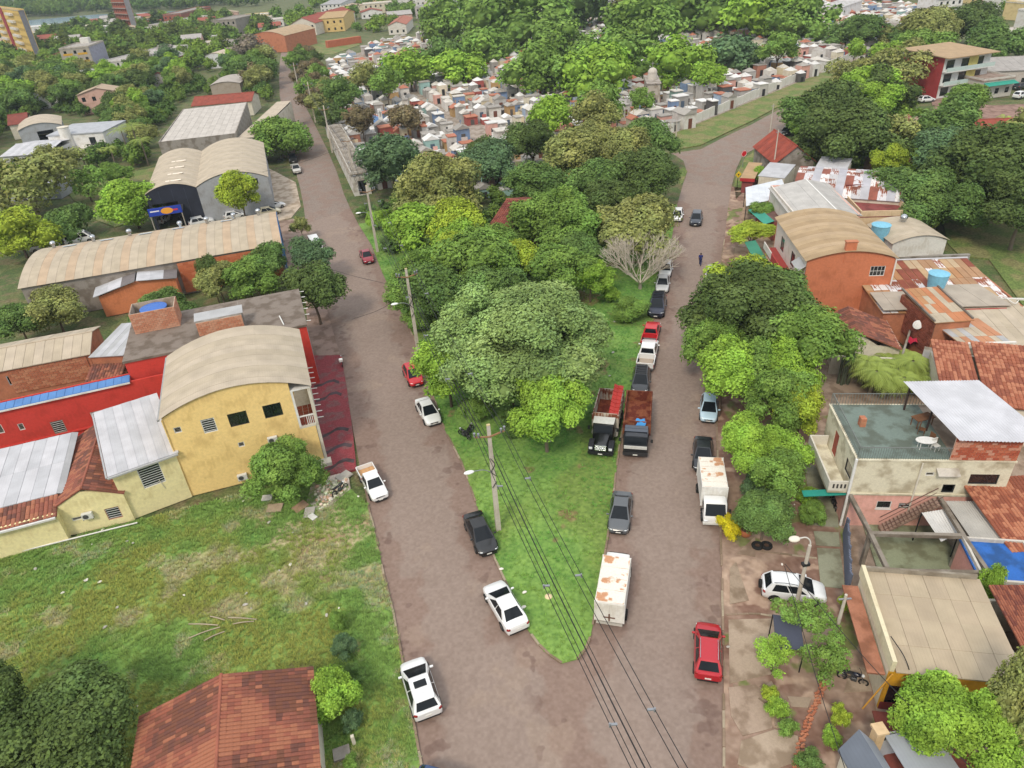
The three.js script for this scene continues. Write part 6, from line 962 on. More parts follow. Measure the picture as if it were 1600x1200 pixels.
{ // orange clay roofs at the right edge
const k2 = [0xbc7254, 0xae664a, 0xc88464, 0xa05c44].map(c => paint(c, X.mottle));
const a = building('tiled_house', 'house with bright orange clay roof right of the concrete frame', 'house', [34.33,-34.01], [38.79,-33.92], [40.16,-39.83]); walls(a, { h: 3, mat: C.plaster }); tileSlope(a, V(-.9, 3, a.z1 + .3), V(a.L, 3, a.z1 + .3), V(a.L, 4.3, a.z0), V(-1.4, 4.3, a.z0), { budget: 290, nx: 22, ny: 16, mats: k2 });
const c = building('tiled_house', 'house with red clay roof behind the white canopy', 'house', [38.32,-50.92], [45.54,-48.18], [50.37,-56.16]); walls(c, { h: 3.6, mat: C.plaster }); tileSlope(c, V(-.3, 3.8, c.z1 + .3), V(c.L * .38, 3.8, c.z1 + .3), V(c.L * .38, 4.9, c.z0), V(-.3, 4.9, c.z0), { budget: 140, mats: k2 }); tileSlope(c, V(c.L * .4, 3.9, c.z1 + .3), V(c.L, 3.9, c.z1 + .3), V(c.L, 5.1, c.z0), V(c.L * .4, 5.1, c.z0), { budget: 150, seed: 8, mats: k2 });
const d = building('tiled_house', 'house with dark red clay roof right of the beige roof', 'house', [28.41,-24.58], [31.72,-24.3], [33.24,-29.77]); walls(d, { h: 3, mat: C.plaster }); tileSlope(d, V(.5, 3.1, d.z1 + .2), V(d.L, 3.1, d.z1 + .2), V(d.L, 4.2, d.z0), V(.4, 4.2, d.z0), { budget: 290, nx: 18, ny: 17, seed: 14, mats: [0x8e5040, 0x7e463a, 0x9c5c46, 0xac6a50].map(c => paint(c, X.mottle)) });
}
//#BH=1394,1042,1600,1062,4
{ // beige roofed yellow house
const b = building('yellow_house', 'house with wide beige sheet roof and yellow front wall at the lower right', 'house', [20.68,-25.06], [27.4,-23.67], [22.98,-31.94]);
walls(b, { h: 3.7, mat: paint(0xe0d8c0, X.stain), mats: { f: paint(0xd8a020) }, holes: { f: [[.2, .1, 1, 2.2, 'dark']] } });
part(b.g, 'base_band', span(0, b.L, 0, .7, b.z1 + .001, b.z1 + .03), paint(0x7a2c28));
sheets(b.g, V(.2, 3.85, b.z1 + .25), V(b.L + .2, 3.85, b.z1 + .25), V(b.L + .2, 4.15, b.z0), V(.2, 4.15, b.z0), paint(0xb8a78c, X.sheet), { n: 6, rows: 4, tones: [paint(0xb8a890, X.sheet), paint(0xbaab92, X.sheet)] });
part(b.g, 'parapet', span(-.1, .14, 3.7, 4.6, b.z0 - .1, b.z1 + .1), paint(0xddd4b4, X.stain)); part(b.g, 'back_parapet', span(.14, b.L, 3.7, 4.55, b.z0 - .1, b.z0 + .06), paint(0x9c9486, X.grime)); part(b.g, 'side_awning', span(-1.1, -.101, 2.9, 3.02, b.z0 + .3, b.z1 - .2), paint(0xb0785e, X.grime));
part(b.g, 'porch_pole', bar(V(-.9, .1, b.z1 + .2), V(.05, 3.6, b.z1 + .2), .05), paint(0xd8a040)); part(b.g, 'cable', tube([V(.2, 4.7, b.z1 - 1.6), V(.7, 4.4, b.z1 - .4), V(1, 3.6, b.z1 + .1), V(.95, 2, b.z1 + .06)], .03, 20), trimM);
const f = thing('patio', 'shaded red patio floor in front of the yellow house', 'patio', b.pt(-.4, b.z1 + .3), b.g.rotation.y); part(f, 'floor', span(0, 5, .1, .16, 0, 4.4), paint(0x8a4a40, X.grime));
}
{ // gate house at the bottom
const g = thing('gate_canopy', 'grey-blue canopy with slotted white gate at the bottom edge', 'gate', [18.4,-20.33], .12);
part(g, 'roof_slope', quadSlab(V(-1.9, 2.2, 1), V(-.5, 2.9, 1), V(-.5, 2.9, -1.9), V(-1.9, 2.2, -1.4), .1), paint(0x6a727e, X.sheet)); part(g, 'roof_slope', quadSlab(V(-.5, 2.9, 1), V(.2, 2.3, 1), V(.2, 2.3, -1.4), V(-.5, 2.9, -1.9), .1), paint(0x9aa0aa, X.sheet)); part(g, 'pillar', span(.3, .8, 0, 2.9, -1.9, -1.4), paint(0xd8bc94, X.stain)); part(g, 'pillar_cap', span(.2, .9, 2.9, 3.05, -2, -1.3), paint(0xd8bc94)); part(g, 'side_wall', span(-1.7, -1.5, 0, 2.1, -1.3, 1), C.plaster);
const d = part(g, 'gate_panel', span(.85, 3.6, .1, 2.3, -1.75, -1.65), paint(0xb8bcc2, X.sheet)); for (let i = 0; i < 11; i++) part(d, 'gate_slot', box(.1, .5, .02, 1.1 + i * .23, 2, -1.63).applyMatrix4(new THREE.Matrix4()), trimM); part(g, 'carport_roof', quadSlab(V(.85, 2.4, 1.5), V(3.6, 2.4, 1.5), V(3.6, 2.5, -1.5), V(.85, 2.5, -1.5), .05), paint(0xaab0b8, X.sheet));
}
//#OB=1262,408,1400,404,7.2
{ // orange building
const b = building('orange_building', 'tall orange-walled building with beige barrel roof on the right street', 'building', [34.94,-75.18], [44.59,-74.1], [47.09,-88.21]);
const ow = paint(0xcc7c58);
walls(b, { h: 7.2, mat: ow, tops: { f: archTop(b.L, 7.2, 1), b: archTop(b.L, 7.2, 1) }, mats: { l: paint(0xd8cfc6) }, holes: { f: [[7.16,5.1,1.66,1.24, 'grid']], l: [[3, 4.2, 1.6, 1.8, 'dark'], [8, 4.2, 1.6, 1.8, 'dark'], [3, .3, 2.6, 2.6, 'gate'], [8, .3, 2.6, 2.6, 'gate']] } });
vault(b, 7.25, 1.05, 'z', paint(0xb49c7a, X.sheet), { tones: [paint(0xb8a07e, X.sheet), paint(0xae9674, X.sheet), paint(0xbca484, X.sheet)], cols: 3, over: .3 });
part(b.g, 'chimney', span(b.L * .41, b.L * .53, 7, 9.3, b.z1 - .5, b.z1 + .05), ow); part(b.g, 'chimney_cap', span(b.L * .4, b.L * .54, 9.3, 9.42, b.z1 - .55, b.z1 + .1), C.brick);
part(b.g, 'drainpipe', bar(V(b.L + .05, .2, b.z1 + .1), V(b.L + .05, 7.3, b.z1 + .1), .09, 8), frameW);
for (const y of [3.4]) { part(b.g, 'balcony_slab', span(-1.6, -.001, y, y + .18, b.z0 + 1, b.z1 - 1), paint(0x9a3a34)); for (let i = 0; i < 3; i++) part(b.g, 'balcony_wall', span(-1.62, -1.5, y + .18, y + 1.1, b.z0 + 1 + i * (b.D - 2) / 3 + .1, b.z0 + 1 + (i + 1) * (b.D - 2) / 3 - .1), i === 1 ? paint(0xb03c38) : paint(0xdad4cc)); }
part(b.g, 'shop_floor', span(-3.4, -.3, .13, .2, b.z0 + 1, b.z1 - 1), paint(0x7c3c38, X.grime)); part(b.g, 'awning', quadSlab(V(-3.2, 2.9, b.z0 + 4), V(-1.7, 3.1, b.z0 + 4), V(-1.7, 3.1, b.z0 - 3), V(-3.2, 2.9, b.z0 - 3), .05), paint(0x3d8a70, X.sheet));
part(b.g, 'lean_roof', quadSlab(V(-.9, 5.9, b.z1 - .2), V(-.02, 6.5, b.z1 - .2), V(-.02, 6.5, b.z1 - 3), V(-.9, 5.9, b.z1 - 3), .06), C.zinc);
}
{ // hipped clay roof under the orange wall
const b = building('tiled_house', 'small house with old dark clay roof under the orange wall', 'house', [33.87,-63.51], [40.08,-62.03], [41.79,-67.64]);
walls(b, { h: 2.8, mat: C.plaster, tops: { f: gableTop(b.L * .66, 2.8, 4.3).concat([[b.L, 2.8]]) } });
tileSlope(b, V(-.5, 2.7, b.z0), V(-.5, 2.7, b.z1 + .4), V(b.L * .33, 4.4, b.z1 + .4), V(b.L * .33, 4.4, b.z0), { budget: 150, mats: clay.slice(1) }); tileSlope(b, V(b.L, 2.7, b.z1 + .4), V(b.L, 2.7, b.z0), V(b.L * .33, 4.4, b.z0), V(b.L * .33, 4.4, b.z1 + .4), { budget: 140, seed: 6, mats: clay.slice(1) });
part(b.g, 'front_wall', span(-.4, b.L + 3, 0, 2.2, b.z1 + 1.2, b.z1 + 1.4), C.plaster);
}
function patchwork(b, y0, y1, n, rows, tones, seed, o = {}) { const r = rng(seed), x0 = o.x0 ?? 0, x1 = o.x1 ?? b.L, q = [V(x0 - .2, y0, b.z1 + .2), V(x1 + .2, y0, b.z1 + .2), V(x1 + .2 + (o.skew || 0), y1, b.z0), V(x0 - .2 + (o.skew || 0), y1, b.z0)], root = part(b.g, 'roof', quadSlab(...q, .06), tones[0]); for (let i = 0; i < n; i++) for (let j = 0; j < rows; j++) { const k = (i + j * .37) , t = tones[Math.floor(vnoise(i * .5 + seed, j * .8 + seed * 3) * .999 * tones.length * 1.0) % tones.length]; const a = [[i / n + .003, j / rows], [(i + 1) / n - .003, j / rows], [(i + 1) / n - .003, (j + 1) / rows + .01], [i / n + .003, (j + 1) / rows + .01]].map(([u, v]) => bilin(...q, u, Math.min(1, v)).add(V(0, .03 + .02 * r() + .015 * (j % 2), 0))); part(root, 'roof_sheet', quadSlab(...a, .025), r() < .25 ? tones[Math.floor(r() * tones.length)] : t); } return root; }
const rusty = [C.tan, paint(0xc0a27c, X.sheet), M(0xe8e8ec, { map: X.rust, rough: .85 }), paint(0xb08a68, X.sheet), M(0xd8d8e0, { map: X.rust, rough: .85 }), paint(0x94503c, X.mottle), paint(0xbfa888, X.sheet)];
{ // patchwork roofs
const b = building('patchwork_shed', 'wide shed with patchwork roof of rusty and tan sheets', 'shed', [41.13,-68.14], [54.97,-66.79], [59.55,-78.74]);
walls(b, { h: 3.5, mat: C.brick }); patchwork(b, 3.6, 4.3, 17, 5, rusty, 3); part(b.g, 'ridge_flashing', span(-.3, b.L + .3, 4.36, 4.44, b.z0 - .15, b.z0 + .1), C.white); part(b.g, 'edge_wall', span(b.L + .25, b.L + .45, 0, 3.9, b.z0, b.z1), C.brick);
sheets(b.g, V(b.L * .52, 4.1, b.z1 + .1), V(b.L * .94, 4.1, b.z1 + .1), V(b.L * .86, 4.3, b.z1 - 5), V(b.L * .46, 4.3, b.z1 - 5), paint(0xb4aa9c, X.sheet), { n: 5 });
sheets(b.g, V(-.2, 4.0, b.z1 + .2), V(3.6, 4.0, b.z1 + .2), V(3.6, 4.15, b.z1 - 4), V(-.2, 4.15, b.z1 - 4), paint(0xb4aa9c, X.sheet), { n: 3 });
tank(b.pt(b.L * .52, b.z0 + b.D * .62), 4.2, 1.05, 1.7, 'pale blue water tank on the patchwork roof', 0x7ec0dc);
part(b.g, 'fascia', span(b.L * .5, b.L * .9, 3.6, 3.9, b.z1 + .22, b.z1 + .3), paint(0xb03034));
const p = part(b.g, 'loose_pipe', tube([V(b.L * .9, 4.25, b.z1 - 1.8), V(b.L * .94, 4.25, b.z1 - 1.8), V(b.L * .97, 4.2, b.z1 - .1), V(b.L, 4.4, b.z1 - .4)], .05, 16), frameW);
const c = building('raised_shed', 'raised brick shed with tan roof and stepped lower white-edged roof', 'shed', [43.43,-62.61], [47.01,-62.6], [48.57,-69.45]); walls(c, { h: 5.0, mat: C.brick }); patchwork(c, 5.1, 5.6, 6, 4, [C.tan, paint(0xc08058, X.sheet), C.beige3], 8);
brickFace(c.g, new THREE.Matrix4().makeRotationY(-Math.PI / 2).setPosition(-.05, 1.2, c.z0), c.D, 3.7, { budget: 260, bw: .45, bh: .26, mats: [0x94503c, 0x86442f, 0xa25a44].map(q => paint(q, X.mottle)), mortar: paint(0x7a5a4c, X.grime) });
for (const q of [beam(V(-.15, 5.25, c.z1), V(-.15, 5.7, c.z0), .16, .2), beam(V(c.L + .15, 5.25, c.z1), V(c.L + .15, 5.7, c.z0), .16, .2)]) part(c.g, 'roof_edge', q, paint(0x7e7870, X.grime));
const d = building('white_edged_house', 'low house with tan sheet roof and white front parapet', 'house', [45.25,-60.03], [49.72,-59.62], [48.34,-63.96]); walls(d, { h: 3.6, mat: paint(0xd8d2c4, X.grime), mats: { l: paint(0x94503c, X.mottle) } }); patchwork(d, 3.7, 4.4, 7, 3, [paint(0xc08a68, X.sheet), C.beige, C.zinc], 5, { skew: -1.6 }); part(d.g, 'parapet', span(-.2, d.L + .2, 3.5, 4.05, d.z1 + .05, d.z1 + .3), paint(0xe2e0da, X.stain)); brickFace(d.g, new THREE.Matrix4().makeRotationY(-Math.PI / 2).setPosition(-.05, .3, d.z0), d.D, 3.1, { budget: 200, bw: .45, bh: .26, seed: 21, mats: [0x94503c, 0x86442f, 0xa25a44].map(q => paint(q, X.mottle)), mortar: paint(0x7a5a4c, X.grime) });
const e = building('beige_roof_house', 'house with broad beige roof at the right edge', 'house', [47.5,-58.1], [53.98,-56.66], [58.96,-67.57]); walls(e, { h: 3.2, mat: C.plaster }); sheets(e.g, V(-.3, 3.3, e.z1 + .3), V(e.L, 3.3, e.z1 + .3), V(e.L - 1, 3.9, e.z0), V(-1.5, 3.9, e.z0), C.beige2, { n: 8, rows: 2, tones: roofTones }); part(e.g, 'fascia', beam(V(-1.6, 3.95, e.z0 - .1), V(e.L, 3.95, e.z0 - .1), .16, .2), frameW);
const y = building('yard_house', 'cluttered brick yard shed with satellite dish below the raised shed', 'shed', [40.08,-61.62], [44.42,-58.67], [45.64,-65.81]); walls(y, { h: 2.2, mat: paint(0x9a9488, X.grime), sides: ['f', 'l', 'r'] }); part(y.g, 'slab', span(0, y.L, .1, .2, y.z0, y.z1), paint(0x8a5a4a, X.grime)); part(y.g, 'flat_slab', span(y.L * .35, y.L, 2.2, 2.35, y.z1 - 2.4, y.z1 + .1), paint(0xaaa69c, X.grime)); part(y.g, 'door_leaf', span(y.L * .5, y.L * .62, .2, 2.2, y.z0 + 1, y.z0 + 1.1), paint(0xc8b070));
const sd = thing('satellite_dish', 'white satellite dish in the cluttered yard', 'satellite dish', [43.8,-65.42], 2.2, undefined, 2.2); part(sd, 'dish', new THREE.SphereGeometry(1.05, 20, 8, 0, 6.283, 0, .48).rotateX(-1).translate(0, .9, 0), paint(0xe4e4e2)); part(sd, 'mast', bar(V(0, -2.1, 0), V(0, .4, 0), .05), trimM); part(sd, 'feed_arm', bar(V(0, .2, .4), V(0, 1.2, 1), .025), trimM);
const lau = single('laundry', 'red and white laundry heaped in the cluttered yard', 'laundry', grid((u, v) => V(1.8 * (u - .5), .25 + .25 * Math.sin(u * 9) * Math.cos(v * 7) + .2 * Math.sin(u * 3.1), 1.0 * (v - .5)), 14, 8), M(0xb02440, { rough: 1 })); lau.position.set(...[[43.44,-64.83]].map(p => [p[0], 1.4, p[1]])[0]);
}
{ // pale flat building with tank, grey wall
const b = building('pale_building', 'pale low building with curved beige roof and turbine vent behind the orange building', 'building', [50.87,-85.94], [57.87,-85.9], [57.73,-92.8]); walls(b, { h: 3.9, mat: paint(0xd8d8d2), tops: { f: archTop(b.L, 3.9, .9) } }); vault(b, 3.95, .9, 'z', C.beige3, { cols: 2, tones: [C.beige3, C.beige] }); part(b.g, 'turbine_vent', [cyl(.25, .25, .5, b.L * .5, 4.8, b.z0 + 2), new THREE.SphereGeometry(.5, 12, 8).translate(b.L * .5, 5.5, b.z0 + 2)], chromeM);
const t = tank([50.53,-89.07], 3.2, 1.15, 2.2, 'pale blue water tank on a stand between the orange and pale buildings', 0x7ec0dc); part(t, 'stand', cyl(1, 1, 3.2, 0, -3.2, 0), C.conc);
const w = building('boundary_wall', 'grey boundary wall between the pale building and the patchwork roof', 'wall', [51.86,-85.91], [61,-85.04], [61.23,-85.44]); part(w.g, 'wall', span(0, w.L, 0, 2, w.z0, w.z1), paint(0x9a9690, X.grime));
}
{ // pink house, rusty barrel roof, terrace
const b = building('pink_house', 'pink house with pale slab roofs beyond the orange building', 'house', [40.67,-92.86], [49.01,-92.08], [51.84,-106.27]); walls(b, { h: 5.9, mat: paint(0xe0b0a0), mats: { l: paint(0xdcd6ce) }, tops: { f: [[0, 5.2], [b.L * .62, 6.4], [b.L, 5.6]] } });
sheets(b.g, V(-.3, 5.3, b.z1), V(b.L * .6, 6.5, b.z1 + .2), V(b.L * .6, 6.6, b.z0), V(-.3, 5.5, b.z0), paint(0xc2c0bc, X.sheet), { n: 4 }); sheets(b.g, V(b.L * .62, 6.5, b.z1 + .2), V(b.L + .3, 5.7, b.z1), V(b.L + .3, 5.8, b.z0), V(b.L * .62, 6.6, b.z0), paint(0xb8b6b2, X.sheet), { n: 4 }); part(b.g, 'ridge_edge', beam(V(b.L * .61, 6.62, b.z0), V(b.L * .61, 6.62, b.z1 + .2), .2, .16), frameW); part(b.g, 'edge', beam(V(-.3, 5.36, b.z1 + .1), V(b.L * .6, 6.56, b.z1 + .3), .16, .14), frameW);
const c = building('barrel_roof_hall', 'hall with rusty silver barrel roof beyond the pink house', 'hall', [45.21,-105.96], [58.47,-99.11], [61.78,-112.84]); walls(c, { h: 4.6, mat: C.plaster, tops: { l: archTop(c.D - .4, 4.6, 1.8), r: archTop(c.D - .4, 4.6, 1.8) } }); vault(c, 4.7, 1.8, 'x', rusty[2], { tones: [rusty[2], M(0xc4c4ca, { map: X.rust, rough: .8 }), M(0xb8b8be, { map: X.sheet, rough: .8 }), paint(0x9a5a4a, X.mottle), rusty[4], M(0xbcbcc4, { map: X.sheet, rough: .8 })], cols: 5, sheets: 13 });
const d = building('red_terrace', 'open red-floored terrace with hanging laundry behind the pale building', 'terrace', [51.02,-95.79], [57.72,-94.85], [59.54,-103.83]); walls(d, { h: 4, mat: paint(0xd8c09c, X.stain) }); flatRoof(d, 4, .15, paint(0x8c4440, X.grime)); parapet(d, 4.15, .8, paint(0xd8c09c, X.stain)); part(d.g, 'back_wall', span(.2, d.L - .2, 4.15, 6, d.z0 + .17, d.z0 + .3), paint(0x7c3a34, X.grime));
[[.52, 'white shirt hanging leftmost on the red terrace'], [.66, 'white sheet hanging in the middle of the red terrace'], [.8, 'white towel hanging rightmost on the red terrace']].forEach(([f, l], i) => { const q = d.pt(d.L * f, d.z0 + 1); const o = single('laundry', l, 'laundry', grid((u, v) => V((u - .5) * (.7 + .3 * i % 2), 1.2 - v * 1.2, .08 * Math.sin(u * 8 + i)), 6, 4), paint(0xe2e2de, null)); o.position.set(q[0], 4.5, q[1]); o.rotation.y = d.g.rotation.y; });
part(d.g, 'drying_line', beam(V(.3, 5.75, d.z0 + 1), V(d.L - .3, 5.75, d.z0 + 1), .02, .02), trimM);
}
{ // white awnings, red gable and kiosk at the corner
const a = thing('white_awning', 'large white sheet awning over the corner pavement', 'awning'), q = [[38.04,-105.74], [45.9,-109.32], [47.87,-117.6], [40.78,-114.65]].map(p => V(p[0], 3.4, p[1])); sheets(a, ...q, paint(0xdfe6ee, X.sheet), { n: 6, name: 'sheet' }); for (const p of q) part(a, 'post', bar(V(p.x, 0, p.z), V(p.x, 3.35, p.z), .06), trimM);
const k = building('kiosk', 'small kiosk with beige roof and red fascia at the corner', 'kiosk', [42.67,-122.14], [44.31,-121.34], [48.55,-129.63]); walls(k, { h: 2.6, mat: paint(0x8a4a48) }); flatRoof(k, 2.6, .2, paint(0xb89a74, X.sheet), { over: .3 }); part(k.g, 'fascia', span(-.32, k.L + .32, 2.2, 2.75, k.z1 + .3, k.z1 + .36), paint(0xb02c30));
const b = building('gable_house', 'house with steep red clay gable roof at the street corner', 'house', [49.98,-126.68], [56.81,-126.52], [60.38,-138.55]); walls(b, { h: 3.5, mat: C.conc, tops: { f: gableTop(b.L, 3.5, 6.2), b: gableTop(b.L, 3.5, 6.2) } }); gableRoof(b, 3.5, 6.2, 'z', { mat: paint(0xa84c38, X.mottle), tones: [paint(0xa84c38, X.mottle), paint(0x9c4634, X.mottle)], n: 9 });
const c = building('white_roof_shed', 'white roofed shed between the red gable and the rusty barrel roof', 'shed', [53.57,-118.58], [57.65,-115.99], [59.94,-123.3]); walls(c, { h: 3.9, mat: C.plaster, holes: { f: [[1, 2.4, 4, .8, 'vent']] } }); sheets(c.g, V(-.2, 4, c.z1), V(c.L, 4, c.z1), V(c.L, 4.6, c.z0), V(-.2, 4.6, c.z0), C.white, { n: 6 });
const e = building('white_lean_to', 'white sheet lean-to above the large corner awning', 'shed', [44.87,-120.29], [48.39,-117.87], [50.61,-125.2]); walls(e, { h: 3.3, mat: C.plaster }); sheets(e.g, V(-.2, 3.4, e.z1), V(e.L, 3.4, e.z1), V(e.L, 3.8, e.z0), V(-.2, 3.8, e.z0), C.white2, { n: 5 });
const f = building('green_awning_shop', 'shop front with green awning beside the white corner awning', 'shop', [40.1,-99.16], [42.21,-99.26], [44.9,-106.02]); walls(f, { h: 3, mat: paint(0x8a4a48) }); part(f.g, 'awning', quadSlab(V(-1.4, 2.8, f.z1), V(0, 3.2, f.z1), V(0, 3.2, f.z0), V(-1.4, 2.8, f.z0), .05), paint(0x43a08c, X.sheet)); flatRoof(f, 3, .15, paint(0x7a5a54, X.grime));
}
{ // island house
const b = building('red_roof_house', 'brick house with red clay roof hidden among the island trees', 'house', [-1.29,-101.58], [4.43,-98.74], [1.42,-114.44]); walls(b, { h: 4.8, mat: C.brick, tops: { l: gableTop(b.D - .4, 4.8, 6.6), r: gableTop(b.D - .4, 4.8, 6.6) } }); gableRoof(b, 4.8, 6.6, 'x', { tiles: { budget: 140, mats: [0x8a4438, 0x7e3c34, 0x94503f].map(c => paint(c, X.mottle)) } });
}
// ---------- cemetery ----------
const cemPoly = [[-45.85,-204.01],[-27.68,-143.12],[-19.66,-137.81],[-9.07,-122.26],[2.65,-132.44],[11.49,-136.41],[24.32,-146.68],[38.9,-164.8],[64.81,-191.57],[104.56,-230.68],[151.97,-277.23],[216.07,-372.48],[157.88,-442.11],[49.8,-435.44],[-39.07,-401.72],[-66.42,-333.77],[-57.73,-262.62]];
{
const wm = paint(0xe2e0da), wall = thing('cemetery_wall', 'low whitewashed wall between the cemetery and the lawn', 'wall'), pts = resample([[32.31,-160.85],[40.24,-167.47],[51.36,-178.61],[65.28,-193.06],[81.32,-209.71],[102.91,-231.44],[118.5,-246.48]], 34);
for (let i = 0; i + 1 < pts.length; i++) { const [a, b] = pts[i], [c, d] = pts[i + 1], L = Math.hypot(c - a, d - b), o = part(wall, 'wall_panel', box(1, 1, .2), wm); o.scale.set(L - .04, 2.1 + .12 * (i % 3), 1); o.position.set((a + c) / 2, 1.05 + .06 * (i % 3), (b + d) / 2); o.rotation.y = Math.atan2(-(d - b), c - a); }
const cb = building('cemetery_building', 'long white cemetery building with stained flat roof along the left street', 'building', [-27.69,-136.67], [-24.51,-137.57], [-36.58,-181.39]); walls(cb, { h: 4.2, mat: paint(0xdad8d2, X.grime), holes: { f: [[1, .3, 1.6, 2.6, 'void']], l: [[3, 1.2, 1.4, 1.2, 'dark'], [8, 1.2, 1.4, 1.2, 'dark'], [13, 1.2, 1.4, 1.2, 'dark']] } }); flatRoof(cb, 4.2, .2, paint(0x9c9488, X.grime), { over: .3 }); parapet(cb, 4.4, .35, paint(0xcac6be, X.grime));
const cw = thing('cemetery_wall', 'white wall of the cemetery along the left street', 'wall'), p2 = resample([[-27.42,-141.35],[-32.25,-158.38],[-37.94,-177.96],[-43.94,-197.34]], 12); for (let i = 0; i + 1 < p2.length; i++) { const [a, b] = p2[i], [c, d] = p2[i + 1], L = Math.hypot(c - a, d - b), o = part(cw, 'wall_panel', box(1, 1, .22), wm); o.scale.set(L - .04, 2.3, 1); o.position.set((a + c) / 2, 1.1, (b + d) / 2); o.rotation.y = Math.atan2(-(d - b), c - a); }
}
{ // tombs in rows
const tones = [['white', 0xdcdad6], ['grey', 0xb4b2ae], ['white', 0xd8d8d6], ['white', 0xe2e0da], ['grey', 0x9e9c98], ['grey', 0xbcbab6], ['pale grey', 0xc8c4c0], ['cream', 0xe2dac4], ['cream', 0xdccfb0], ['pale blue', 0xa4b8d0], ['blue', 0x7c94b8], ['turquoise', 0x9cc0bc], ['terracotta', 0xb07c68], ['red', 0xa85850], ['pink', 0xd8a89c], ['ochre', 0xbe9c6c], ['dark grey', 0x5c5a5a]], roofs = [['grey', 0xa8a49e], ['white', 0xd6d6d4], ['stained grey', 0x9a9690], ['pale', 0xccc8c0], ['white', 0xe2e2e0], ['terracotta', 0xb4745c]];
const bodyG = prep(box(1, 1, 1, 0, .5, 0)), slabG = prep(new RoundedBoxGeometry(1, 1, 1, 1, .03).translate(0, .5, 0)), gabS = new THREE.Shape([[-.5, 0], [.5, 0], [0, 1]].map(p => new THREE.Vector2(...p))), gabG = prep(new THREE.ExtrudeGeometry(gabS, { depth: 1, bevelEnabled: false }).translate(0, 0, -.5)), crossG = prep([box(.12, 1, .12, 0, .5, 0), box(.6, .12, .119, 0, .7, 0)]), doorMats = [plain(0x55504c, .7), plain(0x4a5a6c, .6), paint(0x6a4030, null), plain(0x3a3a3c, .6)];
const r = rng(2024), ca = Math.cos(-.3), sa = Math.sin(-.3), cand = [], origin = [-9.14,-124.01];
for (let i = -14; i < 70; i++) for (let j = 0; j < 62; j++) { const x0 = i * 3.9 + (r() - .5) * .8, z0 = -j * 4.2 - (i % 6 === 0 ? 1 : 0) + (r() - .5) * .9, k = r(); const x = origin[0] + x0 * ca - z0 * sa, z = origin[1] + x0 * sa + z0 * ca; if (k < .1 || !inside(cemPoly, x, z) || i % 8 === 5) continue; if (occupied.some(p => inside(p, x, z))) continue; cand.push([x, z, i, j]); }
cand.sort((a, b) => (a[0] ** 2 + a[1] ** 2) - (b[0] ** 2 + b[1] ** 2));
const perRow = {}, restG = [];
cand.forEach(([x, z, i, j], n) => {
const [tn, tc] = tones[Math.floor(Math.pow(r(), 1.25) * tones.length)], [rn, rc] = roofs[Math.floor(r() * roofs.length)], w = 2 + 1.3 * r(), d = 2 + 1.3 * r(), kind = r(), h = kind < .25 ? 1 + .6 * r() : 1.9 + 1.7 * r(), turn = -.0 + .3 + (r() - .5) * .12;
if (n < 295) {
const row = j; perRow[row] = (perRow[row] || 0); const k = perRow[row]++;
const form = kind < .25 ? 'low slab tomb with headstone' : kind < .5 ? 'gabled tomb' : kind < .9 ? 'flat-roofed tomb' : 'tall narrow tomb';
const g = thing('tomb', `${tn} ${form}, ${rn} top, ${ordinal(k)} in the ${ordinal(j)} cemetery row`, 'tomb', [x, z], turn, 'tombs of the cemetery'), bm = paint(tc, n % 3 ? X.stain : X.grime), rm = paint(rc);
const sw = kind >= .9 ? w * .6 : w, sh = kind >= .9 ? h + 1.2 : h;
const body = part(g, 'body', bodyG, bm); body.scale.set(sw, sh, d);
if (kind < .25) { const s = part(g, 'slab', slabG, rm); s.position.y = sh; s.scale.set(sw * 1.06, .14, d * 1.06); const hs = part(g, 'headstone', bodyG, bm); hs.position.set(0, sh, -d * .42); hs.scale.set(sw * .5, .9, .18); }
else if (kind < .5) { const s = part(g, 'roof', gabG, rm); s.position.y = sh; s.scale.set(sw * 1.14, sw * .3, d * 1.1); }
else { const s = part(g, 'roof', slabG, rm); s.position.y = sh; s.scale.set(sw * 1.12, .22, d * 1.12); }
if (kind >= .25) { const dr = part(g, 'door', bodyG, doorMats[n % 4]); dr.position.set(0, .1, d / 2); dr.scale.set(Math.min(1, sw * .36), sh * .68, .06); }
if (n % 3 === 0) { const c = part(g, 'cross', crossG, bm); c.position.y = sh + (kind < .25 ? .14 : kind < .5 ? sw * .28 : .2); }
} else { const sw = w, bg = norm(box(sw, h, d, 0, h / 2, 0)), rg = norm(kind < .45 ? box(sw * 1.1, .2, d * 1.1, 0, h + .1, 0) : new THREE.ConeGeometry(sw * .72, .9, 4).rotateY(Math.PI / 4).translate(0, h + .45, 0)), dg = norm(box(.9, h * .6, .06, 0, h * .32, d / 2 + .02)); for (const [q, c] of [[bg, tc], [rg, rc], [dg, 0x2a2a2c]]) { const col = new THREE.Color(c), a = new Float32Array(q.attributes.position.count * 3); for (let k = 0; k < a.length; k += 3) { a[k] = col.r; a[k + 1] = col.g; a[k + 2] = col.b; } q.setAttribute('color', new THREE.BufferAttribute(a, 3)); q.rotateY(turn).translate(x, 0, z); restG.push(q); } }
});
if (restG.length) { const g = mergeGeometries(restG.map(q => (uvBox(q), q))); g.userData.ready = true; single('tombs', 'crowded far tombs of the cemetery beyond the trees', 'tombs', g, M(0xffffff, { vc: true, map: X.stain }), undefined, 'stuff'); }
}
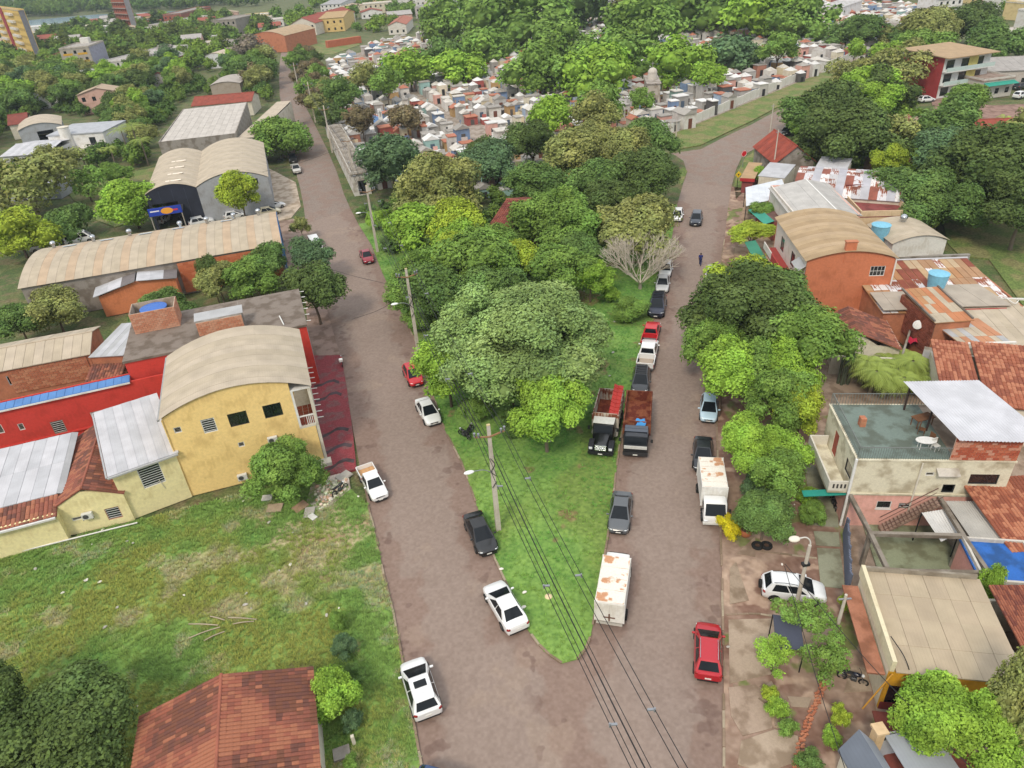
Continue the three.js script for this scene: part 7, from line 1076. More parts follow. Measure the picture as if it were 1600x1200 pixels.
{ // tall white monument with cross among the front tombs, and a two-storey chapel
const m = thing('monument', 'white monument with curved blue back at the front left of the cemetery', 'monument', [-29.4,-189.88], .3); part(m, 'base', box(5, 1.6, 4, 0, .8, 0), paint(0xdcdcda)); part(m, 'blue_back', new THREE.CylinderGeometry(2.2, 2.2, 1.4, 18, 1, false, 0, Math.PI).rotateX(Math.PI / 2).translate(-.8, 2, -1), paint(0x7ea4d8)); part(m, 'pillar', loft([[0, .9, 0, .7], [1.6, .5, 0, .7], [4.2, .45, 0, .7]], ([y, w]) => [[-w, y, -.35], [w, y, -.35], [w, y, .35], [-w, y, .35]]).translate(1, 1.6, 0), paint(0xe6e6e4)); part(m, 'cross', crossShape(), paint(0x9a9a98)).position.set(1, 4, .4);
const c = building('chapel', 'grey two-storey family chapel with domed top in the middle of the cemetery', 'chapel', [40.72,-195.3], [43.95,-194.89], [46.2,-206.89]); walls(c, { h: 6, mat: paint(0xb4aca0, X.grime), holes: { f: [[.8, .2, 1.4, 2.4, 'void']] } }); flatRoof(c, 6, .25, paint(0xa8a098, X.grime), { over: .25 }); part(c.g, 'drum', cyl(1.3, 1.2, 1.6, c.L / 2, 6.25, (c.z0 + c.z1) / 2, 14), paint(0xc4beb4)); part(c.g, 'dome', new THREE.SphereGeometry(1.25, 16, 8, 0, 6.283, 0, 1.571).translate(c.L / 2, 7.85, (c.z0 + c.z1) / 2), paint(0xc4beb4)); part(c.g, 'cross', crossShape(), paint(0x8a8884)).position.set(c.L / 2, 9.1, (c.z0 + c.z1) / 2);
function crossShape() { return [box(.14, 1.4, .14, 0, .7, 0), box(.8, .14, .139, 0, 1, 0)]; }
}
// ---------- far town ----------
function farHouse(name, label, A, B, Cc, h, wall, roof, rc, o = {}) {
const b = building(name, label, o.cat || 'house', A, B, Cc, { group: o.group }), wm = paint(wall), rm = paint(rc, roof === 'flat' ? X.grime : X.sheet), rise = o.rise || (roof === 'vault' ? h * .3 : 1.6), holes = [], st = o.storeys || Math.max(1, Math.round(h / 3.1)), nw = Math.max(2, Math.round(b.L / 3.4));
if (!o.blind) for (let s = 0; s < st; s++) for (let i = 0; i < nw; i++) holes.push([b.L * (i + .5) / nw - .55, s * h / st + .9, 1.1, Math.min(1.3, h / st - 1.3), (i + s) % 5 === 4 ? 'void' : 'dark']);
const tops = roof === 'vault' ? { f: archTop(b.L, h, rise), b: archTop(b.L, h, rise) } : roof === 'gx' ? { l: gableTop(b.D - .4, h, h + rise), r: gableTop(b.D - .4, h, h + rise) } : roof === 'gz' ? { f: gableTop(b.L, h, h + rise), b: gableTop(b.L, h, h + rise) } : {};
walls(b, { h, mat: wm, mats: o.mats, tops, holes: { f: holes } });
if (roof === 'vault') vault(b, h, rise, 'z', rm, { cols: 2, sheets: 8 }); else if (roof === 'gx' || roof === 'gz') gableRoof(b, h, h + rise, roof === 'gx' ? 'x' : 'z', { mat: rm, n: 8 }); else { flatRoof(b, h, .25, rm, { over: .15 }); parapet(b, h + .25, .4, wm); }
return b;
}
const RT = 0x9c4c3c;
{
const t1 = farHouse('apartment_tower', 'yellow and red apartment tower with balconies at the upper left edge', [-287.99,-479.27], [-232.27,-407.9], [-234.51,-415.54], 24, 0xd8b868, 'flat', 0xb8b4ac, { cat: 'tower', storeys: 7, mats: { r: paint(0x7c7c84), l: paint(0x9a2c34) } }); for (let s = 0; s < 7; s++) for (let i = 0; i < 2; i++) part(t1.g, 'balcony', span(t1.L * (.1 + .5 * i), t1.L * (.3 + .5 * i), 1 + s * 3.4, 2.1 + s * 3.4, t1.z1 + .01, t1.z1 + 1.3), paint(0xd8d4cc)); part(t1.g, 'red_strip', span(t1.L * .36, t1.L * .46, 0, 24.6, t1.z1 + .01, t1.z1 + .3), paint(0x9a2c34));
const t2 = farHouse('apartment_tower', 'unfinished brick apartment tower by the river at the upper left', [-243.38,-535.89], [-228.07,-519.58], [-230.65,-527.74], 30, 0x9c5844, 'flat', 0xa8a49c, { cat: 'tower', storeys: 9, mats: { r: paint(0x96969a), l: paint(0x96969a) } }); for (let s = 0; s < 9; s++) part(t2.g, 'floor_slab', span(-.3, t2.L + .3, 3.3 * s + 3, 3.3 * s + 3.3, t2.z1 + .01, t2.z1 + .9), paint(0xb4aca4, X.grime));
const y = farHouse('apartment_block', 'grey and yellow four-storey block among the left-hand trees', [-181.21,-337.33], [-169.5,-339.06], [-175.83,-360.06], 11.5, 0xb0a89c, 'flat', 0xb0aca6, { cat: 'building', storeys: 4, mats: { r: paint(0x9a9cac) } }); for (let s = 0; s < 3; s++) for (let i = 0; i < 2; i++) part(y.g, 'yellow_panel', span(y.L * (.08 + .5 * i), y.L * (.4 + .5 * i), 3.2 + s * 2.9, 4 + s * 2.9, y.z1 + .01, y.z1 + .06), paint(0xd8a838)); part(y.g, 'tank_room', span(y.L * .3, y.L * .6, 11.7, 14, y.z0 + 1, y.z0 + 4.5), paint(0xd8d6d0));
farHouse('house', 'white flat-roofed complex right of the grey and yellow block', [-168.26,-341.84], [-154.79,-338.94], [-174.81,-391.21], 5, 0xd2d0cc, 'flat', 0xbcb8b4);
farHouse('house', 'low grey-roofed house in front of the grey and yellow block', [-156.72,-306.61], [-147.69,-315.01], [-156.18,-332.35], 4, 0xc8c2ba, 'gx', 0xa8a6a4);
farHouse('house', 'white house with a red side wall left of the barrel sheds', [-144.82,-334.04], [-136.81,-333.74], [-142.29,-356.08], 4.6, 0xdad8d4, 'gz', 0xa8a4a0, { mats: { r: paint(0xa84038) } });
farHouse('house', 'small white house right of the white complex', [-155.16,-371.43], [-149.68,-372.91], [-156.03,-395.23], 4.6, 0xd8d6d2, 'gx', 0xa09890);
farHouse('shed', 'white barrel-roofed shed with turquoise base', [-122.16,-337.61], [-112.11,-336.31], [-116.54,-354.73], 4.6, 0xd8dce0, 'vault', 0xc8b8a4, { cat: 'shed', blind: true, mats: { f: paint(0xdadce0) } });
farHouse('shed', 'second white barrel shed with open dark front', [-109.65,-331.28], [-101.98,-334.93], [-106.47,-353.33], 4, 0xd8dce0, 'vault', 0xdcdee2, { cat: 'shed' });
farHouse('shed', 'grey barrel roof among the trees below the white barrel sheds', [-97.28,-268.32], [-87.26,-269.22], [-93.27,-285.23], 3, 0xa89c90, 'vault', 0xb8b0a8, { cat: 'shed', blind: true });
farHouse('building', 'unfinished concrete frame building with many openings', [-160.19,-470.85], [-144.83,-467.15], [-155.45,-498.19], 9, 0x9a948c, 'flat', 0x9c968e, { cat: 'building', storeys: 3 });
farHouse('house', 'grey flat house behind the white barrel sheds', [-121.23,-370.81], [-110.71,-374.18], [-117.95,-398.5], 5, 0xb0aaa4, 'flat', 0xa09a94);
farHouse('hall', 'orange brick hall with barrel roof at the end of the left street', [-113.79,-382.89], [-95.71,-376.9], [-104.82,-410.37], 7, 0xc07c5c, 'vault', 0xb8a080, { cat: 'hall', blind: true });
farHouse('house', 'brick house below the unfinished tower', [-204.08,-462.68], [-193.1,-462.13], [-205.09,-496.78], 5, 0xa86848, 'flat', 0x9c8c80);
farHouse('house', 'white long house right of the unfinished tower', [-221.61,-530.58], [-202.85,-525.51], [-225.79,-585.95], 5, 0xd0cec8, 'flat', 0xb8b4ae);
farHouse('building', 'red brick building on the horizon left of the trees', [-233.23,-587.64], [-220.05,-587.25], [-243.53,-650.19], 7, 0x9c5a48, 'flat', 0x9a948e);
farHouse('house', 'white house behind the yellow tower', [-271.18,-487.25], [-265.73,-490.34], [-287.16,-530.6], 4, 0xd6d4d0, 'gx', RT);
farHouse('house', 'large house with steep red hip roof at the top left of the cemetery', [-109.19,-449.26], [-94.87,-446.06], [-109.37,-511.63], 6, 0xd8d0c4, 'gz', RT, { rise: 3 });
farHouse('house', 'two-storey yellow and terracotta house beside the steep red roof', [-95.3,-456.77], [-80.72,-457.04], [-89.46,-500.95], 7, 0xd8bc7c, 'gx', 0xb89c70);
farHouse('house', 'white garage house left of the steep red roof', [-115.61,-452.61], [-101.99,-450.13], [-108.83,-475.64], 3.5, 0xd0d0d0, 'flat', 0xb8b8b8);
farHouse('house', 'white house with pink roof by the far parking', [-51.28,-418.25], [-41.82,-418.06], [-42.74,-453.43], 4.5, 0xd8d4cc, 'gz', 0xb0705c);
farHouse('house', 'white house with red roofs behind the cemetery trees', [-20.69,-433.8], [-5.98,-422.33], [-3.29,-467.96], 6, 0xd6d4d0, 'gx', RT);
farHouse('house', 'tall white house right of the red-roofed one', [-9.22,-381.4], [1.9,-385.71], [1.64,-421.22], 8, 0xdadad8, 'flat', 0xb0aaa4);
farHouse('building', 'red framed building at the top edge', [1.98,-453.92], [17.36,-448.89], [17.5,-498.1], 8, 0xa84840, 'flat', 0xa09890, { storeys: 3 });
farHouse('house', 'grey house at the top edge behind the far trees', [-43.41,-502.63], [-26.32,-497.21], [-30.95,-542.66], 6, 0xb8b4b0, 'flat', 0xb0b0b0);
farHouse('house', 'white house high at the top edge left of centre', [-122.84,-607.23], [-107.03,-604.76], [-118.52,-667.77], 5, 0xd6d6d4, 'gx', 0xa8a8a8);
farHouse('house', 'white house at the top edge over the cemetery', [27.29,-454.83], [35.47,-447.76], [37.54,-482.32], 5, 0xd8d6d4, 'flat', 0xc0bcb8);
farHouse('house', 'pale house peeking over the cemetery trees', [62.39,-450.01], [72.46,-440.82], [78.61,-483.3], 5, 0xd8d6d4, 'gx', 0xb8b4b0);
farHouse('shed', 'long white shed at the upper right behind the dark tree', [155.19,-247.2], [164.73,-237.69], [175.53,-256.43], 4, 0xd2d0cc, 'gx', 0xc4bcb4, { cat: 'shed', blind: true });
farHouse('house', 'white house at the top right of the cemetery', [144.21,-340.5], [151.87,-333.89], [161.87,-359.57], 6, 0xdedede, 'flat', 0xc8c8c8);
farHouse('house', 'house with long red roof at the right edge beside the side street', [90.89,-136.83], [101.79,-135.5], [105.54,-141.96], 3.4, 0xc8b8a4, 'gx', RT);
farHouse('house', 'red-roofed house among the trees left of the side street', [73.74,-143.29], [76.8,-139.12], [81.63,-151.11], 3.4, 0xa87860, 'gz', 0x96503e);
farHouse('house', 'small white house before the side street', [83.88,-143.41], [89.06,-143.99], [92.66,-151.02], 3, 0xd4d0c8, 'gx', 0xa08878);
farHouse('house', 'brown-roofed house deep in the upper right grove', [67.21,-120.96], [71.83,-121.34], [74.3,-128.36], 3, 0x8a6a54, 'gx', 0x7c4a3c);
farHouse('house', 'house with grey roof right of the red and yellow block', [126.74,-190.15], [140.66,-187.82], [148.14,-206.54], 4, 0xc0b8b0, 'gx', 0xa8a4a0);
const sh = farHouse('shop', 'shop with green awning beside the red and yellow block', [118.61,-178.55], [127.14,-180.32], [133.68,-191.05], 4, 0xc8c4bc, 'flat', 0xa08c80, { cat: 'shop' }); part(sh.g, 'awning', quadSlab(V(0, 3.2, sh.z1 + 1.6), V(sh.L, 3.2, sh.z1 + 1.6), V(sh.L, 3.7, sh.z1), V(0, 3.7, sh.z1), .06), paint(0x2f9c88, X.sheet));
// red and yellow apartment block
const b = building('apartment_block', 'three-storey red and yellow apartment block at the upper right', 'building', [110.3,-182.56], [123.9,-186.57], [131.03,-202.62]); const ym = paint(0xd2c878), wm = paint(0xd8dad8);
const hs = []; for (let s = 0; s < 3; s++) for (let i = 0; i < 3; i++) hs.push([.6 + i * b.L / 3.1, .5 + 3.1 * s, 2.4, 2, i === 2 ? 'glass' : 'dark']); walls(b, { h: 9.3, mat: wm, mats: { l: paint(0xa83c3c), f: wm }, holes: { f: hs, l: [[2.6, 1, 1.2, 1.4, 'glass'], [2.6, 4.1, 1.2, 1.4, 'glass'], [2.6, 7.2, 1.2, 1.4, 'glass']] } });
for (let s = 1; s < 3; s++) { part(b.g, 'balcony_slab', span(-.3, b.L + .3, 3.1 * s - .1, 3.1 * s + .12, b.z1 + .01, b.z1 + 1.4), wm); part(b.g, 'balcony_rail', span(-.3, b.L + .3, 3.1 * s + .12, 3.1 * s + 1, b.z1 + 1.3, b.z1 + 1.4), paint(0xb8ccc8)); } for (let s = 0; s < 3; s++) part(b.g, 'yellow_panel', span(b.L * .52, b.L * .72, 3.1 * s + .3, 3.1 * s + 2.9, b.z1 + .011, b.z1 + .1), ym);
part(b.g, 'roof', quadSlab(V(-.8, 9.5, b.z1 + 1.6), V(b.L + .8, 9.5, b.z1 + 1.6), V(b.L + .8, 10.2, b.z0 - .5), V(-.8, 10.2, b.z0 - .5), .2), paint(0xb49a78, X.sheet));
}
// far brick wall and yard
{ const w = building('brick_wall', 'long orange brick yard wall at the top left of the cemetery', 'wall', [-76.66,-381.03], [-62.22,-392.83], [-62.63,-395.75]); part(w.g, 'wall', span(0, w.L, 0, 3, w.z0, w.z1), paint(0xb8684a, X.stain)); }
// ---------- scattered trees: each named after the building it stands nearest to ----------
const landmarks = []; scene.children.forEach(o => { if (o.userData.category && /house|building|block|tower|warehouse|hall|shed|chapel/.test(o.userData.category) && o.isGroup) landmarks.push([o.userData.label.split(' ').slice(0, 7).join(' ').replace(/( with| and| at| in| of| of the| on| on the| by| by the| at the| in the| behind| beside| before| among| between| the| a)+$/, '').replace(/( with| and| at| in| of| behind| beside| the)+$/, ''), o.position.x, o.position.z]); });
const seen = {}, WORDS = { dark: 'dark green', deep: 'deep green', mid: 'mid green', fresh: 'bright green', lime: 'lime green', olive: 'olive', pale: 'pale green', blue: 'blue-green', brown: 'brownish', grey: 'greyish' };
function namedTree(x, z, R, H, kind, mat, group) {
let best = landmarks[0], bd = 1e9; for (const l of landmarks) { const d = Math.hypot(l[1] - x, l[2] - z); if (d < bd) { bd = d; best = l; } }
const rx = x - best[1], rz = z - best[2], dir = Math.abs(rx) > Math.abs(rz) * .6 ? (rx > 0 ? 'right of' : 'left of') : rz > 0 ? 'before' : 'behind', key = best[0] + dir + mat; seen[key] = (seen[key] || 0) + 1;
tree([x, z], R, H, kind, mat, `${ordinal(seen[key] - 1)} ${WORDS[mat]} tree ${dir} the ${best[0]}`, { group });
}
function scatter(poly, step, sizes, mats, kind, group, seed, keep = 1) {
const r = rng(seed), xs = poly.map(p => p[0]), zs = poly.map(p => p[1]), x0 = Math.min(...xs), x1 = Math.max(...xs), z0 = Math.min(...zs), z1 = Math.max(...zs); let n = 0;
for (let z = z1; z > z0; z -= step * .87) for (let x = x0; x < x1; x += step) { const px = x + (r() - .5) * step * .9, pz = z + (r() - .5) * step * .8, R = lerp(sizes[0], sizes[1], r()), k = r(), m = mats[Math.floor(r() * mats.length)]; if (k > keep || !inside(poly, px, pz)) continue; if (occupied.some(p => inside(p, px, pz) || distLine(p.concat([p[0]]), px, pz) < R * .8)) continue; if (inside(leftRoadPoly, px, pz) || inside(rightRoadPoly, px, pz) || distLine(leftStreetL, px, pz) < 3) continue; n++; namedTree(px, pz, R, R * 1.55 + 1 + 2 * r(), kind, m, group); }
return n;
}
const leftMix = ['dark', 'deep', 'mid', 'mid', 'olive', 'blue', 'fresh', 'olive', 'deep'];
scatter([[-139.63,-194.26],[-144.41,-220.25],[-147.86,-252.3],[-126.62,-243.06],[-120.66,-275.3],[-107.13,-276.15],[-83.85,-266.98],[-71.75,-245.55],[-82.93,-299.99],[-106.08,-353.4],[-101.51,-280.2],[-144.47,-343.83],[-168.28,-334.12],[-202.72,-352.5],[-211.32,-310.26]], 8.6, [3.6, 5.2], leftMix, 'far', 'trees of the left-hand gardens', 61, .85);
scatter([[-100.88,-176.64],[-85.74,-185.49],[-97.23,-217.44],[-115.38,-261.72],[-120.36,-242.83],[-108.46,-209.26],[-104.73,-184.66]], 7, [2.6, 4], leftMix, 'far', 'trees beside the pale warehouse', 62, .8);
scatter([[-119.61,-161.87],[-119.75,-177.16],[-111.68,-179.51],[-99.11,-176.17],[-85.75,-153.71],[-92.26,-142.62],[-106.04,-139.91]], 8, [3, 4.6], leftMix, 'far', 'trees of the left-hand gardens', 63, .6);
scatter([[-76.02,-296.96],[-58.27,-240.55],[-46.73,-201.22],[-39.84,-181.66],[-35.18,-180.28],[-51.54,-248.65],[-64.09,-299.15],[-80.21,-340.6]], 7.5, [2.6, 4], ['deep', 'brown', 'olive', 'mid', 'dark'], 'far', 'trees along the left street and cemetery', 67, .9);
scatter([[64.84,-156.25],[80.54,-173.69],[96.91,-179.07],[96.83,-161.38],[97.87,-146.15],[104.85,-138.78],[88.18,-111.85],[85.6,-117.87],[79.72,-129.45],[66.12,-120.83],[66.63,-132.07],[62.05,-138.76]], 8, [3.4, 5.4], ['dark', 'deep', 'mid', 'olive', 'blue', 'fresh'], 'far', 'trees of the upper right grove', 68, .7);
scatter([[102.01,-224.63],[149.07,-271.57],[149.57,-248.06],[127.63,-218.85],[107.1,-196.4],[100.31,-203.93]], 9, [3, 5], ['mid', 'olive', 'deep', 'fresh'], 'far', 'trees by the far bend', 69, .7);
scatter([[-17.46,-141.47],[-7.37,-147.91],[3.24,-147.5],[17.51,-156.24],[31.2,-155.03],[34.78,-146.27],[26.88,-132.56],[14.43,-129.6],[2.65,-132.44],[-9.27,-127.61]], 8.5, [3.6, 5.2], ['deep', 'olive', 'mid', 'dark', 'fresh'], 'mid', 'trees at the back of the island', 72, .45);
scatter([[-14.35,-103.99],[-8.55,-108.24],[1.73,-109],[5.61,-105.41],[3.71,-91.13],[-2.61,-84.1],[-7.55,-81.22],[-11.25,-87.49]], 6.5, [2.6, 4], ['deep', 'mid', 'fresh', 'lime', 'mid'], 'mid', 'trees of the island thicket', 73, .7);
// palms
function palm(pos, H, label, n = 14, len = 2.6, group) {
const g = thing('palm_tree', label, 'palm', pos, 0, group), r = rng(Math.round(pos[0] * 31 + pos[1] * 17) & 1023); part(g, 'trunk', bar(V(0, 0, 0), V(.15, H, .1), .2, 8, .13), paint(0x8c8070, X.mottle));
for (let i = 0; i < n; i++) { const a = i * 2.399, up = .2 + .9 * r(), c = [V(.15, H, .1), V(Math.cos(a) * len * .5, H + up * .9, Math.sin(a) * len * .5), V(Math.cos(a) * len, H + up - 1.2, Math.sin(a) * len)], curve = new THREE.QuadraticBezierCurve3(...c), P = []; for (let k = 1; k <= 14; k++) { const p = curve.getPoint(k / 14), t = curve.getTangent(k / 14), s = V().crossVectors(t, V(0, 1, 0)).normalize(), w = .62 * Math.sin(Math.PI * Math.min(1, k / 15 + .1)); for (const q of [-1, 1]) { const tip = p.clone().addScaledVector(s, q * w).addScaledVector(t, .3).add(V(0, -.22, 0)), e = p.clone().addScaledVector(t, .13); P.push(...p.toArray(), ...e.toArray(), ...tip.toArray()); } } const fg = new THREE.BufferGeometry(); fg.setAttribute('position', new THREE.Float32BufferAttribute(P, 3)); fg.computeVertexNormals(); part(g, 'frond', fg, palmM); }
return g;
}
const palmM = M(0x8a9c44, { rough: .7 });
palm([-88.74,-179.08], 7.5, 'tallest feathery palm left of the pale warehouse', 16, 3.4); palm([-86.81,-180.91], 8, 'feathery palm nearest the pale warehouse', 16, 3.6); palm([-82.48,-173.96], 6, 'lower palm at the foot of the tall palms', 14, 3);
[[128,262,3.5,'banana-like palm at the left end of the white house row'],[142,258,3.5,'banana-like palm second in the white house row'],[160,258,3.8,'banana-like palm third in the white house row'],[176,256,3.8,'banana-like palm at the right end of the white house row']].forEach(([,,h,l], i) => palm([[-98.4,-175.98], [-97.48,-177.99], [-94.29,-177.13], [-92.04,-177.67]][i], h, l, 10, 1.9, 'row of palms by the white house'));
palm([102.29,-144.8], 4, 'small palm beside the long red roof', 10, 1.8);
{ // bushy cluster palm beside the small clay roof
const c = [[36.78,-59.31], [38.13,-58.89], [39.81,-59.38], [38.78,-61.02], [37.97,-57.26], [35.54,-58.05], [39.79,-57.95], [36.43,-57.23], [35.52,-59.97], [40.51,-61.54]], n = ['lowest right crown of the yellow-green cluster palm', 'lowest middle crown of the yellow-green cluster palm', 'far left crown of the yellow-green cluster palm', 'far right crown of the yellow-green cluster palm', 'leftmost crown of the yellow-green cluster palm', 'middle crown of the yellow-green cluster palm', 'right crown of the yellow-green cluster palm', 'rear crown of the yellow-green cluster palm', 'front crown of the yellow-green cluster palm', 'front left crown of the yellow-green cluster palm']; c.forEach((p, i) => palm(p, 1.8 + .45 * (i % 3), n[i], 30, 2.1, 'cluster palm by the clay roof'));
const cc = thing('cactus', 'tall dark columnar cactus left of the cluster palm', 'cactus', [33.91,-60.2]); [[0, 0, 4.2], [.35, .1, 3.6], [-.3, .15, 3.8], [.1, -.3, 4.5], [-.5, -.2, 3], [.6, -.2, 3.2]].forEach(([x, z, h]) => part(cc, 'stem', [cyl(.16, .13, h, x, 0, z, 8), new THREE.SphereGeometry(.13, 8, 5).translate(x, h, z)], paint(0x56604c, X.mottle)));
}
// small houses of the far town, each named after its nearest larger neighbour
{
const cols = [['white', 0xdcdad6], ['cream', 0xd8ceb8], ['grey', 0xb4b0aa], ['white', 0xe2e2e0], ['pink', 0xd0aa9c], ['yellow', 0xd8c490]], rcs = [['red', 0xa05a4a, 'gx'], ['red', 0x985040, 'gz'], ['grey', 0xb0aca8, 'gx'], ['pale', 0xc8c4bc, 'flat'], ['white', 0xd6d6d4, 'flat'], ['tan', 0xb8a48c, 'gz']], cnt = {};
const town = (poly, n, seed, sz) => { const r = rng(seed), xs = poly.map(p => p[0]), zs = poly.map(p => p[1]); let made = 0; for (let k = 0; k < n * 14 && made < n; k++) { const x = lerp(Math.min(...xs), Math.max(...xs), r()), z = lerp(Math.min(...zs), Math.max(...zs), r()), w = sz * (.8 + .6 * r()), d = sz * (.7 + .4 * r()), h = r() < .3 ? 6 : 3.4 + r(), [cn, cc] = cols[Math.floor(r() * 6)], [rn, rc, rk] = rcs[Math.floor(r() * 6)]; if (!inside(poly, x, z) || inside(leftRoadPoly, x, z) || occupied.some(p => distLine(p.concat([p[0]]), x, z) < w || inside(p, x, z))) continue; made++; let best = landmarks[0], bd = 1e9; for (const l of landmarks) { const q = Math.hypot(l[1] - x, l[2] - z); if (q < bd) { bd = q; best = l; } } const dir = Math.abs(x - best[1]) > Math.abs(z - best[2]) * .6 ? (x > best[1] ? 'right of' : 'left of') : z > best[2] ? 'before' : 'behind', lab = `${cn} house with ${rn} roof`, key = lab + dir + best[0]; cnt[key] = (cnt[key] || 0) + 1; farHouse('far_house', `${cnt[key] > 1 ? ordinal(cnt[key] - 1) + ' ' : ''}${lab} ${dir} the ${best[0].split(' ').slice(0, 6).join(' ')}`, [x, z], [x + w, z - w * .2], [x + w, z - d - w * .2], h, cc, rk, rc, { group: 'houses of the far town' }); } };
town([[-235.79,-349.86],[-172.09,-342.43],[-132.08,-348.89],[-104.32,-375.25],[-122.23,-446.54],[-195.07,-532.6],[-244.81,-549.44],[-264.66,-470.18],[-295.27,-423.85]], 26, 91, 11);
town([[-305.93,-440.28],[-268.78,-478.02],[-249.24,-560.01],[-187.39,-535.21],[-127.09,-481.34],[-145.09,-555.26],[-240.74,-665.8],[-297.89,-676.02],[-334.58,-641.82],[-340.93,-563.73]], 20, 92, 16);
town([[-113.81,-441.46],[-90.4,-471.03],[-58.37,-456.47],[-28.52,-449.73],[0.83,-480.4],[40.45,-491.3],[48.97,-591.37],[-29.46,-670.53],[-106.54,-688.31],[-153.3,-630.13]], 22, 93, 15);
town([[48.58,-493.54],[131.35,-476.54],[194.6,-444.37],[232.78,-396.94],[213,-306.92],[245.32,-339.44],[277.48,-476.91],[207.39,-585.64],[68.58,-597.78]], 22, 94, 17);
town([[173.92,-309.99],[198.85,-317.45],[189.93,-258.13],[231.84,-319.66],[233.79,-387.44],[203,-376.68]], 8, 95, 14);
town([[-127.94,-197.44],[-124.72,-226.27],[-112.91,-255.38],[-132.86,-306.7],[-175.77,-332.51],[-182.34,-286.55]], 6, 96, 9);
}
// far woods and hills across the river
{
const im = (name, label, poly, step, R, seed, mat, keep = .9) => { const r = rng(seed), xs = poly.map(p => p[0]), zs = poly.map(p => p[1]), L = []; for (let z = Math.max(...zs); z > Math.min(...zs); z -= step) for (let x = Math.min(...xs); x < Math.max(...xs); x += step) { const px = x + (r() - .5) * step, pz = z + (r() - .5) * step; if (inside(poly, px, pz) && r() < keep && !occupied.some(p => inside(p, px, pz) || distLine(p.concat([p[0]]), px, pz) < R * .7) && !inside(leftRoadPoly, px, pz) && !inside(rightRoadPoly, px, pz)) L.push([px, pz, R * (.7 + .6 * r()), r()]); } const o = new THREE.InstancedMesh(CROWNS.tiny[seed % 3], LEAF[mat], L.length), m = new THREE.Matrix4(), q = new THREE.Quaternion(); L.forEach(([x, z, s, k], i) => { q.setFromAxisAngle(V(0, 1, 0), k * 6.28); o.setMatrixAt(i, m.compose(V(x, s * .6, z), q, V(s, s * .9, s))); o.setColorAt(i, new THREE.Color().setRGB(.75 + .5 * k, .8 + .35 * k, .8)); }); o.name = name; o.castShadow = o.receiveShadow = true; o.userData = { label, category: 'woods', kind: 'stuff' }; scene.add(o); };
im('woods', 'distant green bank beyond the river at the upper left', [[-508.92,-549.76],[-460.98,-696.38],[-451.46,-801.11],[-386.52,-811.12],[-356.59,-800.95],[-276.2,-769.23],[-191.98,-724.25],[-206.28,-781.18],[-409.14,-924.04],[-568.64,-1017.48],[-631.6,-965.79],[-663.78,-726.17]], 15, 7, 81, 'deep', .85);
im('woods_001', 'hazy green woods along the top edge', [[-150, -760], [900, -620], [1500, -700], [2200, -1500], [-100, -2200], [-250, -1300]], 42, 13, 82, 'deep', .8);
im('tree_cover', 'far tree cover of the left-hand town', [[-232.04,-318.25],[-205.11,-357.04],[-170.16,-338.23],[-146.12,-348.17],[-116.7,-327.7],[-106.24,-359.43],[-103.31,-383.66],[-117.18,-426.44],[-160.07,-463.23],[-209.01,-492.41],[-258.34,-521.82],[-286.28,-481.78],[-316.41,-445.34]], 8.5, 4.2, 83, 'mid', .8);
im('tree_cover_001', 'farther tree cover of the left-hand town below the river', [[-360.72,-466.71],[-290.85,-489.99],[-262.79,-531.38],[-207.15,-497.79],[-162.5,-470.85],[-114.72,-430.54],[-133.28,-506.74],[-202.84,-596.91],[-264.02,-631.19],[-305.97,-613.69],[-324.55,-583.98],[-365.38,-495.12]], 12, 4.8, 84, 'mid', .75);
im('tree_cover_002', 'tree cover between the houses behind the cemetery', [[-99.16,-386.04],[-89.6,-426.85],[-70.55,-438.69],[-45.46,-400.2],[-32.84,-406.15],[-6.75,-455.45],[28.13,-483.88],[50.58,-442.21],[125.27,-453.87],[186.21,-424.45],[223.75,-380.77],[208.84,-285.88],[260.44,-361.63],[264.79,-454.21],[201.49,-568.55],[-8.33,-694.61],[-85.68,-696.9],[-143.04,-708.07],[-150.45,-577.23],[-127.09,-481.34]], 13, 4.6, 85, 'mid', .42);
im('tree_cover_003', 'dark far trees mixed into the left-hand town', [[-232.04,-318.25],[-205.11,-357.04],[-170.16,-338.23],[-146.12,-348.17],[-116.7,-327.7],[-106.24,-359.43],[-103.31,-383.66],[-133.28,-506.74],[-195.35,-573.51],[-253.72,-605.19],[-294.31,-589.03],[-316.12,-535.36],[-359.57,-486.75]], 12, 4.8, 86, 'dark', .6);
im('undergrowth', 'dense bushes between the left-hand garden trees', [[-139.63,-194.26],[-144.41,-220.25],[-147.86,-252.3],[-126.62,-243.06],[-108.46,-209.26],[-100.88,-176.64],[-81.12,-173.59],[-97.23,-217.44],[-104.74,-269.16],[-83.85,-266.98],[-71.75,-245.55],[-82.93,-299.99],[-106.08,-353.4],[-101.51,-280.2],[-144.47,-343.83],[-168.28,-334.12],[-202.72,-352.5],[-211.32,-310.26]], 4.2, 2.5, 87, 'deep', .72);
im('undergrowth_001', 'bushes filling the upper right grove', [[64.84,-156.25],[80.54,-173.69],[96.91,-179.07],[96.83,-161.38],[97.87,-146.15],[104.85,-138.78],[88.18,-111.85],[79.08,-107.36],[72.33,-115.66],[66.12,-120.83],[66.63,-132.07],[62.05,-138.76]], 4, 2.3, 88, 'mid', .7);
im('undergrowth_002', 'bushes filling the island thicket', [[-23.9,-127.31],[-17.11,-137.19],[2.89,-138.56],[21.29,-127.95],[22.2,-113.74],[14.98,-100.88],[6.54,-92.83],[-2.59,-86.03],[-8.21,-77.86],[-11.54,-85.58],[-17.39,-104.57]], 3, 1.5, 89, 'deep', .6);
